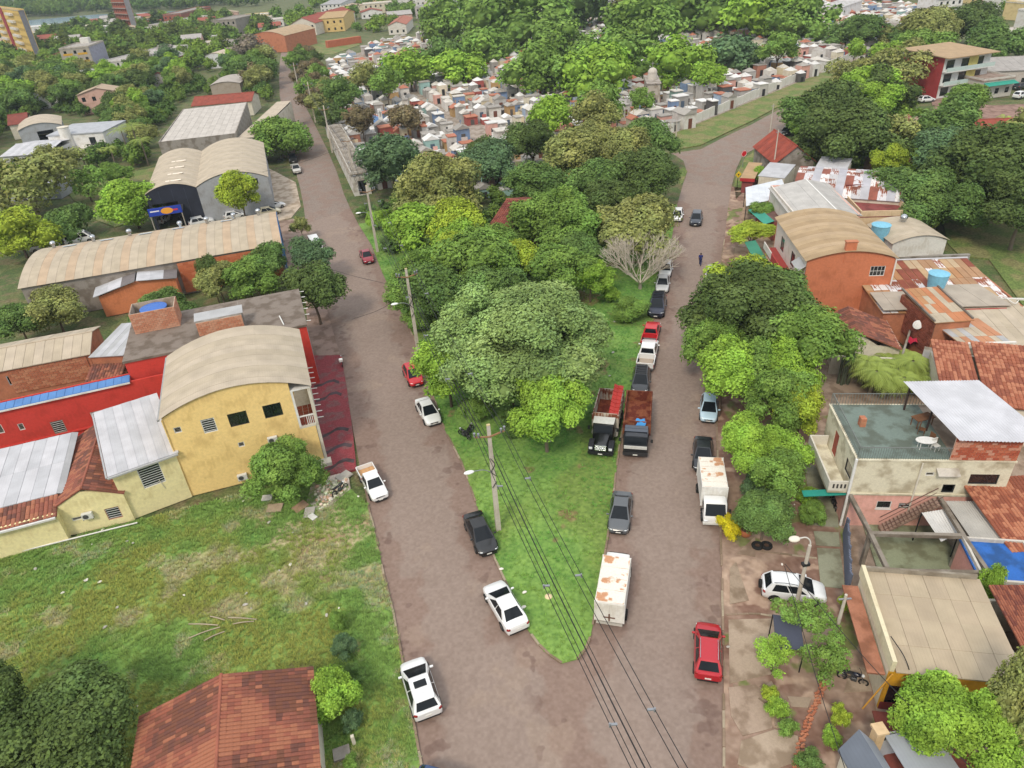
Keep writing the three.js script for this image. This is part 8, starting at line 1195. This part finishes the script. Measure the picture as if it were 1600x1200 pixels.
const hill = grid((u, v) => { const x = lerp(-5200, 5200, u), z = lerp(-2300, -5200, v); return V(x, -2 + 190 * Math.sin(Math.min(1, v * 1.6) * Math.PI / 2) * (.35 + .9 * fbm(u * 9 + 3, v * 2 + 4, 4)), z); }, 90, 10);
structure('hills', hill, M(0x4c6440, { rough: 1 }), 'low wooded hills on the horizon');
}
scene.fog = new THREE.FogExp2(0xc8d6e2, .00017);
// ---------- poles, lamps, cables ----------
const concM = paint(0xc6beb2), cableM = plain(0x1e1e20, .6), insM = plain(0x8c9096, .4, .3);
const poleDir = [-.27, -1], pn = Math.hypot(...poleDir), ax = [-poleDir[1] / pn, poleDir[0] / pn]; // across the line
function pole(pos, H, label, o = {}) {
const g = thing('power_pole', label, 'pole', pos, Math.atan2(-ax[1], ax[0]));
part(g, 'shaft', [loft([[0, .2], [H * .5, .165], [H, .12]], ([y, w]) => [[-w, y, -w * .8], [w, y, -w * .8], [w, y, w * .8], [-w, y, w * .8]])], concM);
part(g, 'crossarm', [beam(V(-1.15, H - .7, .16), V(0, H - .95, .16), .1, .1), beam(V(0, H - .95, .16), V(1.15, H - .7, .16), .1, .1)], paint(0xa8805c, X.mottle));
for (const x of [-1.15, 1.15]) for (const k of [0, 1]) part(g, 'insulator', cyl(.07, .1, .35, x - Math.sign(x) * k * .28, H - .66 - .05 * k, .16 + .1 * k, 8), insM);
part(g, 'cap', span(-.13, .13, H, H + .06, -.1, .1), paint(0xc8b888));
if (o.lamp) { part(g, 'lamp_arm', tube([V(-.1, H * .58, 0), V(-.7, H * .62, 0), V(-1.5, H * .63, 0)], .035, 10), insM); part(g, 'lamp_head', new THREE.SphereGeometry(1, 14, 8).scale(.42, .13, .2).translate(-1.85, H * .63, 0), paint(0xe4e6e6, null, .4)); }
if (o.band) part(g, 'cable_wrap', [tube([V(.2, H * .55, .17), V(-.15, H * .6, .2), V(.16, H * .66, .2), V(-.12, H * .72, .18)], .03, 18), tube([V(-.18, H * .45, .2), V(.2, H * .5, .2)], .03, 6)], cableM);
return g;
}
const poles = [[7, -10.6], [-1.97,-42.66], [-10.76,-73.41], [-19.62,-106.54], [-27.93,-140.12], [-38.41,-172.88], [-49.46,-208.84], [-62.41,-249.84]];
['concrete power pole just below the photo, carrying the cables', 'nearest concrete power pole on the grass island beside the black sedan', 'concrete power pole second from the viewer beside the island thicket', 'concrete power pole third from the viewer by the roadside shrubs', 'concrete power pole fourth from the viewer at the cemetery corner', 'concrete power pole fifth from the viewer by the cemetery wall', 'concrete power pole sixth from the viewer on the left street', 'concrete power pole farthest up the left street'].forEach((l, i) => pole(poles[i], 10.6, l, { lamp: i === 1 || i === 2 || i === 3, band: i < 3 }));
const CN = ['outer left', 'inner left', 'inner right', 'outer right', 'lowest thick', 'low thin'];
for (let i = 0; i + 1 < poles.length; i++) [[-1.15, 10.2, .02], [-.85, 10.1, .02], [.85, 10.1, .02], [1.15, 10.2, .02], [.2, 7.6, .035], [.25, 8.4, .02]].forEach(([off, y, rad], k) => {
const a = V(poles[i][0] + ax[0] * off, y, poles[i][1] + ax[1] * off), b = V(poles[i + 1][0] + ax[0] * off, y, poles[i + 1][1] + ax[1] * off), m = a.clone().lerp(b, .5); m.y -= .55 + .1 * (k % 3);
const g = thing('power_cable', `${CN[k]} black power cable, ${ordinal(i)} span from the viewer`, 'cable', [a.x, a.z], 0, 'cables along the left street'); const P = p => V(p.x - a.x, p.y, p.z - a.z);
part(g, 'cable', tube([P(a), P(a.clone().lerp(m, .5).add(V(0, -.18, 0))), P(m), P(b.clone().lerp(m, .5).add(V(0, -.18, 0))), P(b)], rad * 1.15, 20, 5), cableM);
if ((k === 0 || k === 3) && i < 4) for (const t of [.28, .55, .82]) { const p = P(a.clone().lerp(b, t)); p.y = y - 2.2 * t * (1 - t) * 1.05; part(g, 'spacer', [box(.4, .06, .12, p.x + (k ? -.15 : .15), p.y, p.z), box(.08, .3, .08, p.x, p.y - .05, p.z)], insM); }
});
{ // street lamp on the right pavement and other poles
const g = thing('street_lamp', 'street lamp with curved white arm beside the white jeep', 'street lamp', [18.61,-32.76], .1), H = 6.2; part(g, 'shaft', bar(V(0, 0, 0), V(0, H, 0), .15, 8, .11), concM); part(g, 'lamp_arm', tube([V(0, H - .5, 0), V(-.02, H + .3, 0), V(-.35, H + .75, 0), V(-.95, H + .9, .1)], .05, 14), paint(0xd8d6d0)); part(g, 'lamp_head', new THREE.SphereGeometry(1, 14, 8).scale(.38, .16, .26).translate(-1.25, H + .9, .1), paint(0xd8d2c4, null)); part(g, 'bracket', box(.5, .2, .3, 0, H * .72, 0), trimM);
[[[37.4,-154.32], 5.8, 'slim grey pole at the cemetery lawn corner'], [[38.2,-152.48], 6, 'second slim pole beside the lawn corner'], [[58.33,-153.12], 8, 'dark pole on the verge at the far bend'], [[50.21,-127.92], 9, 'tall dark pole beside the white corner awning'], [[6.46,-148.08], 6, 'pole at the cemetery front'], [[-50.97,-130.46], 8, 'concrete pole in front of the grey warehouse'], [[19.82,-29.58], 5, 'thin pole beside the dark canopy']].forEach(([p, h, l]) => { const q = thing('pole', l, 'pole', p); part(q, 'shaft', bar(V(0, 0, 0), V(0, h, 0), .14, 8, .09), concM); part(q, 'top_bracket', box(.8, .08, .1, 0, h - .4, 0), insM); });
const lampDisc = thing('hanging_lamp', 'round cream lamp shade hung on the cables over the island tip', 'lamp', [1.22,-28.39], 0, undefined, 8.2); part(lampDisc, 'shade', new THREE.LatheGeometry([[0, .12], [.12, .1], [.22, 0], [.2, -.03]].map(([a, b]) => new THREE.Vector2(a, b)), 18), paint(0xd8c49c, null)); part(lampDisc, 'hanger', bar(V(0, .1, 0), V(.05, .5, 0), .015), trimM);
const wires = [[[-29.06,-90.49], 7.2, [-10.8, -73.4], 8.2, 'thin service wire crossing the left street to the concrete roof'], [[-18.16,-75.31], 4, [-10.8, -73.4], 8, 'sagging dark wire over the left street'], [[16.6, -31.6], 5.9, [22, -18], 4.2, 'thin wire from the street lamp to the beige-roofed house'], [[16.6, -31.6], 5.7, [14.6, -14], 5, 'wire running down the right pavement from the street lamp'], [[-28, -140], 9, [-44, -132], 7, 'service wire to the grey warehouse']]; wires.forEach(([a, ya, b, yb, l]) => { const A = V(a[0], ya, a[1]), B = V(b[0], yb, b[1]), m = A.clone().lerp(B, .5).add(V(0, -.5, 0)); single('service_wire', l, 'wire', tube([A, m, B], .022, 20, 5), cableM); });
}
// ---------- signs ----------
{
const s = thing('stop_sign', 'red octagonal stop sign on the verge at the bend', 'sign', [47.69,-137.11], .25); part(s, 'post', bar(V(0, 0, 0), V(0, 2.6, 0), .05), insM); const o = new THREE.CylinderGeometry(.62, .62, .04, 8).rotateY(Math.PI / 8).rotateX(Math.PI / 2).translate(0, 2.7, .06); part(s, 'plate', o, plain(0xc8202c, .5)); part(s, 'border', new THREE.TorusGeometry(.56, .03, 4, 8).rotateZ(Math.PI / 8).translate(0, 2.7, .085), plain(0xe8e4e4, .5));
const d = thing('warning_sign', 'yellow diamond warning sign on the verge', 'sign', [42.53,-123.96], .25); part(d, 'post', bar(V(0, 0, 0), V(0, 2.6, 0), .05), trimM); part(d, 'plate', box(.85, .85, .04).rotateZ(Math.PI / 4).translate(0, 2.8, .06), plain(0xd8b820, .5)); part(d, 'symbol', [box(.3, .16, .02, 0, 2.85, .09), box(.1, .3, .021, 0, 2.78, .09)], trimM);
}
// ---------- people ----------
function field(bones, cell, lo, hi, k = .05) {   // surface round tapered bones, by marching over a small grid
const nx = Math.ceil((hi[0] - lo[0]) / cell), ny = Math.ceil((hi[1] - lo[1]) / cell), nz = Math.ceil((hi[2] - lo[2]) / cell), d = (x, y, z) => { let s = 0; for (const [a, ra, b, rb] of bones) { const bx = b[0] - a[0], by = b[1] - a[1], bz = b[2] - a[2], t = clamp(((x - a[0]) * bx + (y - a[1]) * by + (z - a[2]) * bz) / (bx * bx + by * by + bz * bz || 1), 0, 1); const q = Math.hypot(x - a[0] - t * bx, y - a[1] - t * by, z - a[2] - t * bz) - lerp(ra, rb, t); s += Math.exp(-q / k * 2.5); } return -Math.log(s + 1e-30) * k / 2.5; };
const val = new Float32Array((nx + 1) * (ny + 1) * (nz + 1)), id = (i, j, l) => (l * (ny + 1) + j) * (nx + 1) + i; for (let l = 0; l <= nz; l++) for (let j = 0; j <= ny; j++) for (let i = 0; i <= nx; i++) val[id(i, j, l)] = d(lo[0] + i * cell, lo[1] + j * cell, lo[2] + l * cell);
const P = [], T = [[0, 5, 1, 6], [0, 1, 2, 6], [0, 2, 3, 6], [0, 3, 7, 6], [0, 7, 4, 6], [0, 4, 5, 6]], O = [[0, 0, 0], [1, 0, 0], [1, 1, 0], [0, 1, 0], [0, 0, 1], [1, 0, 1], [1, 1, 1], [0, 1, 1]];
for (let l = 0; l < nz; l++) for (let j = 0; j < ny; j++) for (let i = 0; i < nx; i++) { const c = O.map(o => [i + o[0], j + o[1], l + o[2]]), v = c.map(q => val[id(...q)]); if (Math.min(...v) > 0 || Math.max(...v) < 0) continue; for (const t of T) { const inn = t.filter(q => v[q] < 0), out = t.filter(q => v[q] >= 0); if (!inn.length || !out.length) continue; const E = (p, q) => { const f = v[p] / (v[p] - v[q]); return [0, 1, 2].map(n => lo[n] + cell * lerp(c[p][n], c[q][n], f)); }; const tri = inn.length === 1 ? [out.map(q => E(inn[0], q))] : out.length === 1 ? [inn.map(q => E(q, out[0]))] : (() => { const [a, b] = inn, [e, f] = out, p = [E(a, e), E(a, f), E(b, f), E(b, e)]; return [[p[0], p[1], p[2]], [p[0], p[2], p[3]]]; })(); for (const q of tri) { const m = q.reduce((s, w) => [s[0] + w[0] / 3, s[1] + w[1] / 3, s[2] + w[2] / 3], [0, 0, 0]), A = V(...q[0]), B = V(...q[1]), Cc = V(...q[2]), n = V().crossVectors(B.clone().sub(A), Cc.clone().sub(A)), e = .01, gr = V(d(m[0] + e, m[1], m[2]) - d(m[0] - e, m[1], m[2]), d(m[0], m[1] + e, m[2]) - d(m[0], m[1] - e, m[2]), d(m[0], m[1], m[2] + e) - d(m[0], m[1], m[2] - e)); const w = n.dot(gr) < 0 ? [q[0], q[2], q[1]] : q; w.forEach(z => P.push(...z)); } } }
let g = new THREE.BufferGeometry(); g.setAttribute('position', new THREE.Float32BufferAttribute(P, 3)); g = mergeVertices(g, 1e-4); g.computeVertexNormals(); return g;
}
const skinM = plain(0x8a5c42, .6), hairM = plain(0x17120f, .8);
function person(pos, turn, label, shirt, trousers, pose) {  // faces +x
const g = thing('person', label, 'person', pos, turn, undefined, pose.y || 0.0), J = pose.j;
const hand = (w, e) => { const dv = V(...w).sub(V(...e)).normalize(), s = V(0, 0, 1), out = []; const palm = V(...w).addScaledVector(dv, .09); out.push([w, .03, palm.toArray(), .038]); for (let k = 0; k < 4; k++) { const b = palm.clone().addScaledVector(s, (k - 1.5) * .021), m = b.clone().addScaledVector(dv, .035 + .008 * (k === 1)), t = m.clone().addScaledVector(dv, .03).add(V(.012, 0, 0)); out.push([b.toArray(), .011, m.toArray(), .01], [m.toArray(), .01, t.toArray(), .008]); } const tb = V(...w).addScaledVector(dv, .03).add(V(.03, 0, 0)); out.push([tb.toArray(), .012, tb.clone().addScaledVector(dv, .05).add(V(.02, 0, 0)).toArray(), .009]); return out; };
const body = [[J.pelvis, .14, J.chest, .155], [J.chest, .13, J.neck, .06], [J.neck, .055, J.head, .06]]; for (const s of ['L', 'R']) body.push([J.chest, .1, J['sh' + s], .065], [J['sh' + s], .06, J['el' + s], .045], [J['el' + s], .043, J['wr' + s], .03], [J.pelvis, .12, J['hip' + s], .1], [J['hip' + s], .095, J['kn' + s], .062], [J['kn' + s], .06, J['an' + s], .042], [J['an' + s], .045, J['toe' + s], .035], ...hand(J['wr' + s], J['el' + s]));
const h = J.head; body.push([[h[0], h[1] + .06, h[2]], .095, [h[0] + .01, h[1] + .13, h[2]], .1], [[h[0] + .05, h[1] + .0, h[2]], .05, [h[0] + .03, h[1] + .04, h[2]], .07], [[h[0] + .11, h[1] + .06, h[2]], .016, [h[0] + .09, h[1] + .1, h[2]], .012], [[h[0], h[1] + .06, h[2] - .1], .018, [h[0], h[1] + .1, h[2] - .1], .018], [[h[0], h[1] + .06, h[2] + .1], .018, [h[0], h[1] + .1, h[2] + .1], .018]);
const bb = (bs, e) => { const lo = [9, 9, 9], hi = [-9, -9, -9]; bs.forEach(([a, ra, b, rb]) => [a, b].forEach(p => p.forEach((v, i) => { lo[i] = Math.min(lo[i], v - e - Math.max(ra, rb)); hi[i] = Math.max(hi[i], v + e + Math.max(ra, rb)); }))); return [lo, hi]; };
const mk = (bs, cell, k) => field(bs, cell, ...bb(bs, .04), k);
part(g, 'body', mk(body, .022, .028), skinM);
const grow = (bs, e) => bs.map(([a, ra, b, rb]) => [a, ra + e, b, rb + e]);
part(g, 'shirt', mk(grow([[J.pelvis, .14, J.chest, .16], [J.chest, .13, [lerp(J.chest[0], J.neck[0], .5), lerp(J.chest[1], J.neck[1], .5), J.neck[2]], .08], ...['L', 'R'].flatMap(s => [[J.chest, .1, J['sh' + s], .07], [J['sh' + s], .065, J['el' + s].map((v, i) => lerp(J['sh' + s][i], v, .8)), .055]])], .02), .028, .035), plain(shirt, .9));
part(g, 'trousers', mk(grow([...['L', 'R'].flatMap(s => [[J.pelvis, .13, J['hip' + s], .105], [J['hip' + s], .1, J['kn' + s], .07], [J['kn' + s], .068, J['an' + s], .055]])], .018), .028, .035), plain(trousers, .9));
part(g, 'hair', new THREE.SphereGeometry(.118, 14, 10, 0, 6.283, 0, 1.75).rotateZ(.35).translate(h[0] - .015, h[1] + .13, h[2]), hairM);
for (const s of [-1, 1]) part(g, 'eye', new THREE.SphereGeometry(.014, 6, 5).translate(h[0] + .095, h[1] + .105, h[2] + s * .035), darkGreyM); part(g, 'mouth', box(.012, .01, .05, h[0] + .092, h[1] + .022, h[2]), plain(0x6a3430, .7));
for (const s of ['L', 'R']) part(g, 'shoe', new RoundedBoxGeometry(.27, .09, .1, 2, .03).translate(J['toe' + s][0] - .06, Math.min(J['toe' + s][1], J['an' + s][1]) - .01, J['toe' + s][2]), trimM);
return g;
}
const walk = { y: 0, j: { pelvis: [0, .95, 0], chest: [.03, 1.3, 0], neck: [.04, 1.47, 0], head: [.06, 1.53, 0], shL: [.03, 1.4, -.19], elL: [-.1, 1.14, -.24], wrL: [.02, .93, -.25], shR: [.03, 1.4, .19], elR: [.14, 1.14, .24], wrR: [.3, .98, .24], hipL: [0, .92, -.1], knL: [.2, .5, -.1], anL: [.22, .1, -.1], toeL: [.36, .05, -.1], hipR: [0, .92, .1], knR: [-.06, .5, .1], anR: [-.36, .15, .1], toeR: [-.25, .05, .1] } };
const stand = { y: .1, j: { ...walk.j, knL: [.02, .5, -.1], anL: [0, .09, -.1], toeL: [.14, .05, -.1], knR: [.02, .5, .1], anR: [0, .09, .1], toeR: [.14, .05, .1], elL: [-.03, 1.13, -.25], wrL: [.05, .9, -.26], elR: [-.03, 1.13, .25], wrR: [.05, .9, .26] } };
const sit = { y: .1, j: { pelvis: [0, .22, 0], chest: [.06, .58, 0], neck: [.1, .75, 0], head: [.12, .81, 0], shL: [.07, .68, -.19], elL: [.2, .45, -.24], wrL: [.4, .5, -.18], shR: [.07, .68, .19], elR: [.2, .45, .24], wrR: [.4, .5, .18], hipL: [0, .18, -.1], knL: [.4, .48, -.14], anL: [.55, .1, -.12], toeL: [.69, .05, -.12], hipR: [0, .18, .1], knR: [.4, .48, .14], anR: [.55, .1, .12], toeR: [.69, .05, .12] } };
person([27.71,-92.57], 1.2, 'person in dark blue walking up the middle of the right street', 0x1c2a6a, 0x1c2450, walk);
person([-14.96,-87.32], 3.4, 'person in black sitting on the kerb of the left street', 0x141416, 0x1a1a1e, sit);
person([10.72,-89.88], -1.2, 'person in white standing on the grass beside the light green young tree', 0xd8d8d6, 0x8a8a88, stand);
// ---------- small things ----------
{
const c = thing('dark_canopy', 'dark blue-grey canopy over the pavement below the white jeep', 'canopy'), q = [[15.3,-28.13], [16.94,-27.8], [17.58,-30.19], [15.98,-30.65]].map(p => V(p[0], 2.3, p[1])); part(c, 'sheet', quadSlab(...q, .05), paint(0x474c5c, X.sheet)); q.forEach(p => part(c, 'post', bar(V(p.x, .1, p.z), V(p.x, 2.25, p.z), .04), trimM));
const pot = thing('clay_pot', 'round orange clay pot on the pale gravel by the yellow hedge', 'pot', [17.37,-40.02], 0, undefined, .1); part(pot, 'body', new THREE.LatheGeometry([[0, 0], [.3, .02], [.48, .3], [.42, .55], [.34, .62], [.38, .68]].map(p => new THREE.Vector2(...p)), 20), paint(0xc47850, X.mottle)); part(pot, 'soil', cyl(.34, .34, .02, 0, .6, 0, 16), paint(0x6a4c3a, X.mottle));
[[1183, 'left black tyre planter under the dark glossy tree'], [1197, 'right black tyre planter under the dark glossy tree']].forEach(([x, l], i) => { const t = thing('tyre_planter', l, 'planter', [[17.9,-38.73], [18.57,-38.66]][i], 0, 'tyre planters', .1); part(t, 'tyre', new THREE.TorusGeometry(.32, .14, 10, 22).rotateX(Math.PI / 2).translate(0, .14, 0), rubberM); part(t, 'soil', cyl(.25, .25, .05, 0, .12, 0, 14), paint(0x5a4234, X.mottle)); });
const kb = kerb([[17.62,-38.35],[19.85,-37.73],[21.85,-37.14]], 'pale kerb between the gravel bed and the jeep parking place', .8); kerb([[13.69,-32.65],[15.72,-32.58],[16.77,-32.26]], 'concrete edge above the broken slabs', .8); kerb([[12.54,-27.24],[13.62,-26.44],[14.29,-25.6]], 'thin concrete edging among the broken slabs', .7); kerb([[24.65,-39.84],[23.63,-36.58],[22.75,-33.92],[22.17,-31.99]], 'pale kerb strip before the pink house fence', .9);
const br = thing('brick_border', 'broken border of red bricks down the right pavement', 'border'); const pts = resample([[18.08,-26.97],[17.38,-26.05],[16.63,-25.16],[15.82,-24.07],[15.16,-23.13],[14.38,-21.87]], 26), r = rng(3); pts.forEach(([x, z], i) => { for (const k of [0, 1]) { const o = part(br, 'brick', brickGeo, brickMats[Math.floor(r() * 3)]); o.position.set(x + k * .24 + (r() - .5) * .12, .14, z + (r() - .5) * .1); o.scale.set(.24, .12, .13); o.rotation.y = r() * .6; } });
const fence = thing('metal_fence', 'blue-grey slatted fence in front of the pink house yard', 'fence'); const f0 = [22.54,-33.65], f1 = [24.8,-39.26]; for (let i = 0; i <= 26; i++) { const x = lerp(f0[0], f1[0], i / 26), z = lerp(f0[1], f1[1], i / 26); part(fence, i % 6 ? 'slat' : 'post', span(x - .05, x + .05, .1, i % 6 ? 1.9 : 2.2, z - .12, z + .12), paint(0x6c7488, X.sheet)); } for (const y of [.5, 1.6]) part(fence, 'rail', beam(V(f0[0], y, f0[1]), V(f1[0], y, f1[1]), .04, .06), paint(0x5c6478, null));
const fw = building('low_wall', 'low cream wall with gaps between the terrace house and the trees', 'wall', [26.93,-46.46], [28.24,-50.1], [28.35,-50.09]); part(fw.g, 'wall', span(0, fw.L, .1, 1, fw.z0, fw.z1), C.plaster);
// fallen sticks on the lot
[[[-24.71,-35.21], [-22.46,-34.89]], [[-24.27,-33.94], [-22.26,-34.71]], [[-23.07,-33.62], [-21.81,-34.28]], [[-21.91,-35.53], [-19.74,-35.16]], [[-21.4,-34.91], [-19.89,-35]], [[-32.12,-31.7], [-31.15,-32.42]], [[-23.3,-35.77], [-22.12,-35.32]]].forEach(([a, b], i) => single('fallen_branch', ['longest pale stick lying flat on the lot', 'pale stick slanting below the longest stick', 'short stick near the tiled roof side of the lot', 'pale stick at the right of the lot sticks', 'thin stick just under the right stick', 'pale stick on the lot above the huge dark tree', 'short stick between the longest and right sticks'][i], 'branch', tube([V(a[0], .2, a[1]), V((a[0] + b[0]) / 2, .34, (a[1] + b[1]) / 2 + .06), V(b[0], .22, b[1])], .045, 10, 5), paint(0xc0b09a, X.mottle), 'sticks on the vacant lot'));
// slabs and rubble by the tree
[[[-21.39,-47.28], .9, 'pale concrete slab leftmost under the bushy tree'], [[-19.13,-47.2], .85, 'brownish slab between two slabs under the bushy tree'], [[-18.18,-46.37], .8, 'grey slab nearest the rubble patch'], [[-17.79,-45.77], .5, 'small white slab beside the grey slab'], [[-22.42,-48.72], .6, 'white board lying left of the bushy tree'], [[-15.94,-50.99], .9, 'grey block at the end of the red pavement']].forEach(([p, s, l], i) => { const o = single('concrete_slab', l, 'slab', new RoundedBoxGeometry(1.5 * s, .14, 1.1 * s, 1, .03), paint([0xb8a48c, 0xa88a70, 0xb4b0a8, 0xdcdcd8, 0xdcdcd8, 0xb0aca4][i], X.grime), 'slabs by the bushy tree'); o.position.set(p[0], .17, p[1]); o.rotation.set(.05, i * .8, .04); });
const rb = rng(8), rg = []; for (let i = 0; i < 260; i++) { const u = rb(), v = rb(), c = [[-18.77,-50.41], [-15.5,-50.76], [-15.51,-48.99], [-17.33,-46.52]], p = bilin(V(c[0][0], 0, c[0][1]), V(c[1][0], 0, c[1][1]), V(c[2][0], 0, c[2][1]), V(c[3][0], 0, c[3][1]), u, v), s = .06 + .16 * rb() * rb(); const q = new THREE.DodecahedronGeometry(s, 0).scale(1, .6, 1).rotateY(rb() * 6).translate(p.x, .13 + s * .3, p.z); const col = new THREE.Color().setRGB(...(rb() < .3 ? [.5, .32, .22] : [.55 + .2 * rb(), .52 + .18 * rb(), .48])), a = new Float32Array(q.attributes.position.count * 3); for (let k = 0; k < a.length; k += 3) { a[k] = col.r; a[k + 1] = col.g; a[k + 2] = col.b; } q.setAttribute('color', new THREE.BufferAttribute(a, 3)); rg.push(q); } single('rubble', 'loose rubble and stones at the end of the red pavement', 'rubble', rg, M(0xffffff, { vc: true }), undefined, 'stuff');
// litter scattered on verges
const lr = rng(12), lg = []; const zones = [[lotPoly, 70], [islandPoly, 40], [pavePoly, 110]]; for (const [poly, n] of zones) { const xs = poly.map(p => p[0]), zs = poly.map(p => p[1]); for (let i = 0; i < n; i++) { const x = lerp(Math.max(-50, Math.min(...xs)), Math.max(...xs), lr()), z = lerp(Math.max(-110, Math.min(...zs)), Math.min(-14, Math.max(...zs)), lr()); if (!inside(poly, x, z)) continue; const s = .05 + .1 * lr(); const q = new THREE.IcosahedronGeometry(s, 0).scale(1.5, .5, 1).rotateY(lr() * 6).translate(x, .12 + s * .3, z), v = lr() < .35 ? .75 : .35 + .2 * lr(), a = new Float32Array(q.attributes.position.count * 3); for (let k = 0; k < a.length; k += 3) { a[k] = v; a[k + 1] = v * .95; a[k + 2] = v * .86; } q.setAttribute('color', new THREE.BufferAttribute(a, 3)); lg.push(q); } } single('litter', 'small stones and scraps scattered on the verges', 'litter', lg, M(0xffffff, { vc: true }), undefined, 'stuff');
}
// ---------- grass ----------
{
const blade = [], r0 = rng(4); for (let i = 0; i < 7; i++) { const a = i * .9 + r0(), l = .7 + .6 * r0(), c = Math.cos(a), s = Math.sin(a), bx = c * .25 * r0(), bz = s * .25 * r0(); blade.push(bx - s * .09, 0, bz + c * .09, bx + s * .09, 0, bz - c * .09, bx + c * .55 * l, .75 * l, bz + s * .55 * l); } const tg = new THREE.BufferGeometry(); tg.setAttribute('position', new THREE.Float32BufferAttribute(blade, 3)); tg.computeVertexNormals();
const gm = M(0xffffff, { rough: 1 });
function turf(name, label, poly, n, seed, tone, size) { const r = rng(seed), xs = poly.map(p => p[0]), zs = poly.map(p => p[1]), x0 = Math.max(-46, Math.min(...xs)), x1 = Math.max(...xs), z0 = Math.max(-112, Math.min(...zs)), z1 = Math.min(-16, Math.max(...zs)), L = []; for (let i = 0; i < n; i++) { const x = lerp(x0, x1, r()), z = lerp(z0, z1, r()), c = tone(x, z, r); if (!c || !inside(poly, x, z) || occupied.some(p => inside(p, x, z))) continue; L.push([x, z, c, size * (.5 + r()) , r() * 6.28]); } const o = new THREE.InstancedMesh(tg, gm, L.length), m = new THREE.Matrix4(), q = new THREE.Quaternion(); L.forEach(([x, z, c, s, a], i) => { q.setFromAxisAngle(V(0, 1, 0), a); o.setMatrixAt(i, m.compose(V(x, .085, z), q, V(s, s * .8, s))); o.setColorAt(i, new THREE.Color().setRGB(...c)); }); o.name = name; o.castShadow = o.receiveShadow = true; o.userData = { label, category: 'grass', kind: 'stuff' }; scene.add(o); }
turf('grass', 'rough grass and weeds of the vacant lot', lotPoly, 60000, 41, (x, z, r) => { const m = N(x + 70, z - 20, 6.5, 5), d = N(x + 9, z, 2.6, 5), clump = N(x, z, 1.1, 3), b = .7 + .6 * r(); if (clump < .36 && r() < .6) return null; const dry = smooth(.58, .7, d); const g = [.18 + .1 * smooth(.4, .6, m), .285 + .04 * m, .065], s = [.44, .4, .26]; return g.map((v, i) => lerp(v, s[i], dry * (.2 + .6 * r())) * b); }, .24);
turf('grass_001', 'lush short grass of the island wedge', islandPoly, 42000, 42, (x, z, r) => { const n = N(x, z, 3.4, 5), b = .7 + .6 * r(), clump = N(x + 5, z, .9, 3); if (clump < .38 && r() < .7) return null; return [(.12 + .06 * smooth(.45, .65, n)) * b, (.29 + .03 * n) * b, .05 * b]; }, .2);
}
renderer.render(scene, camera);
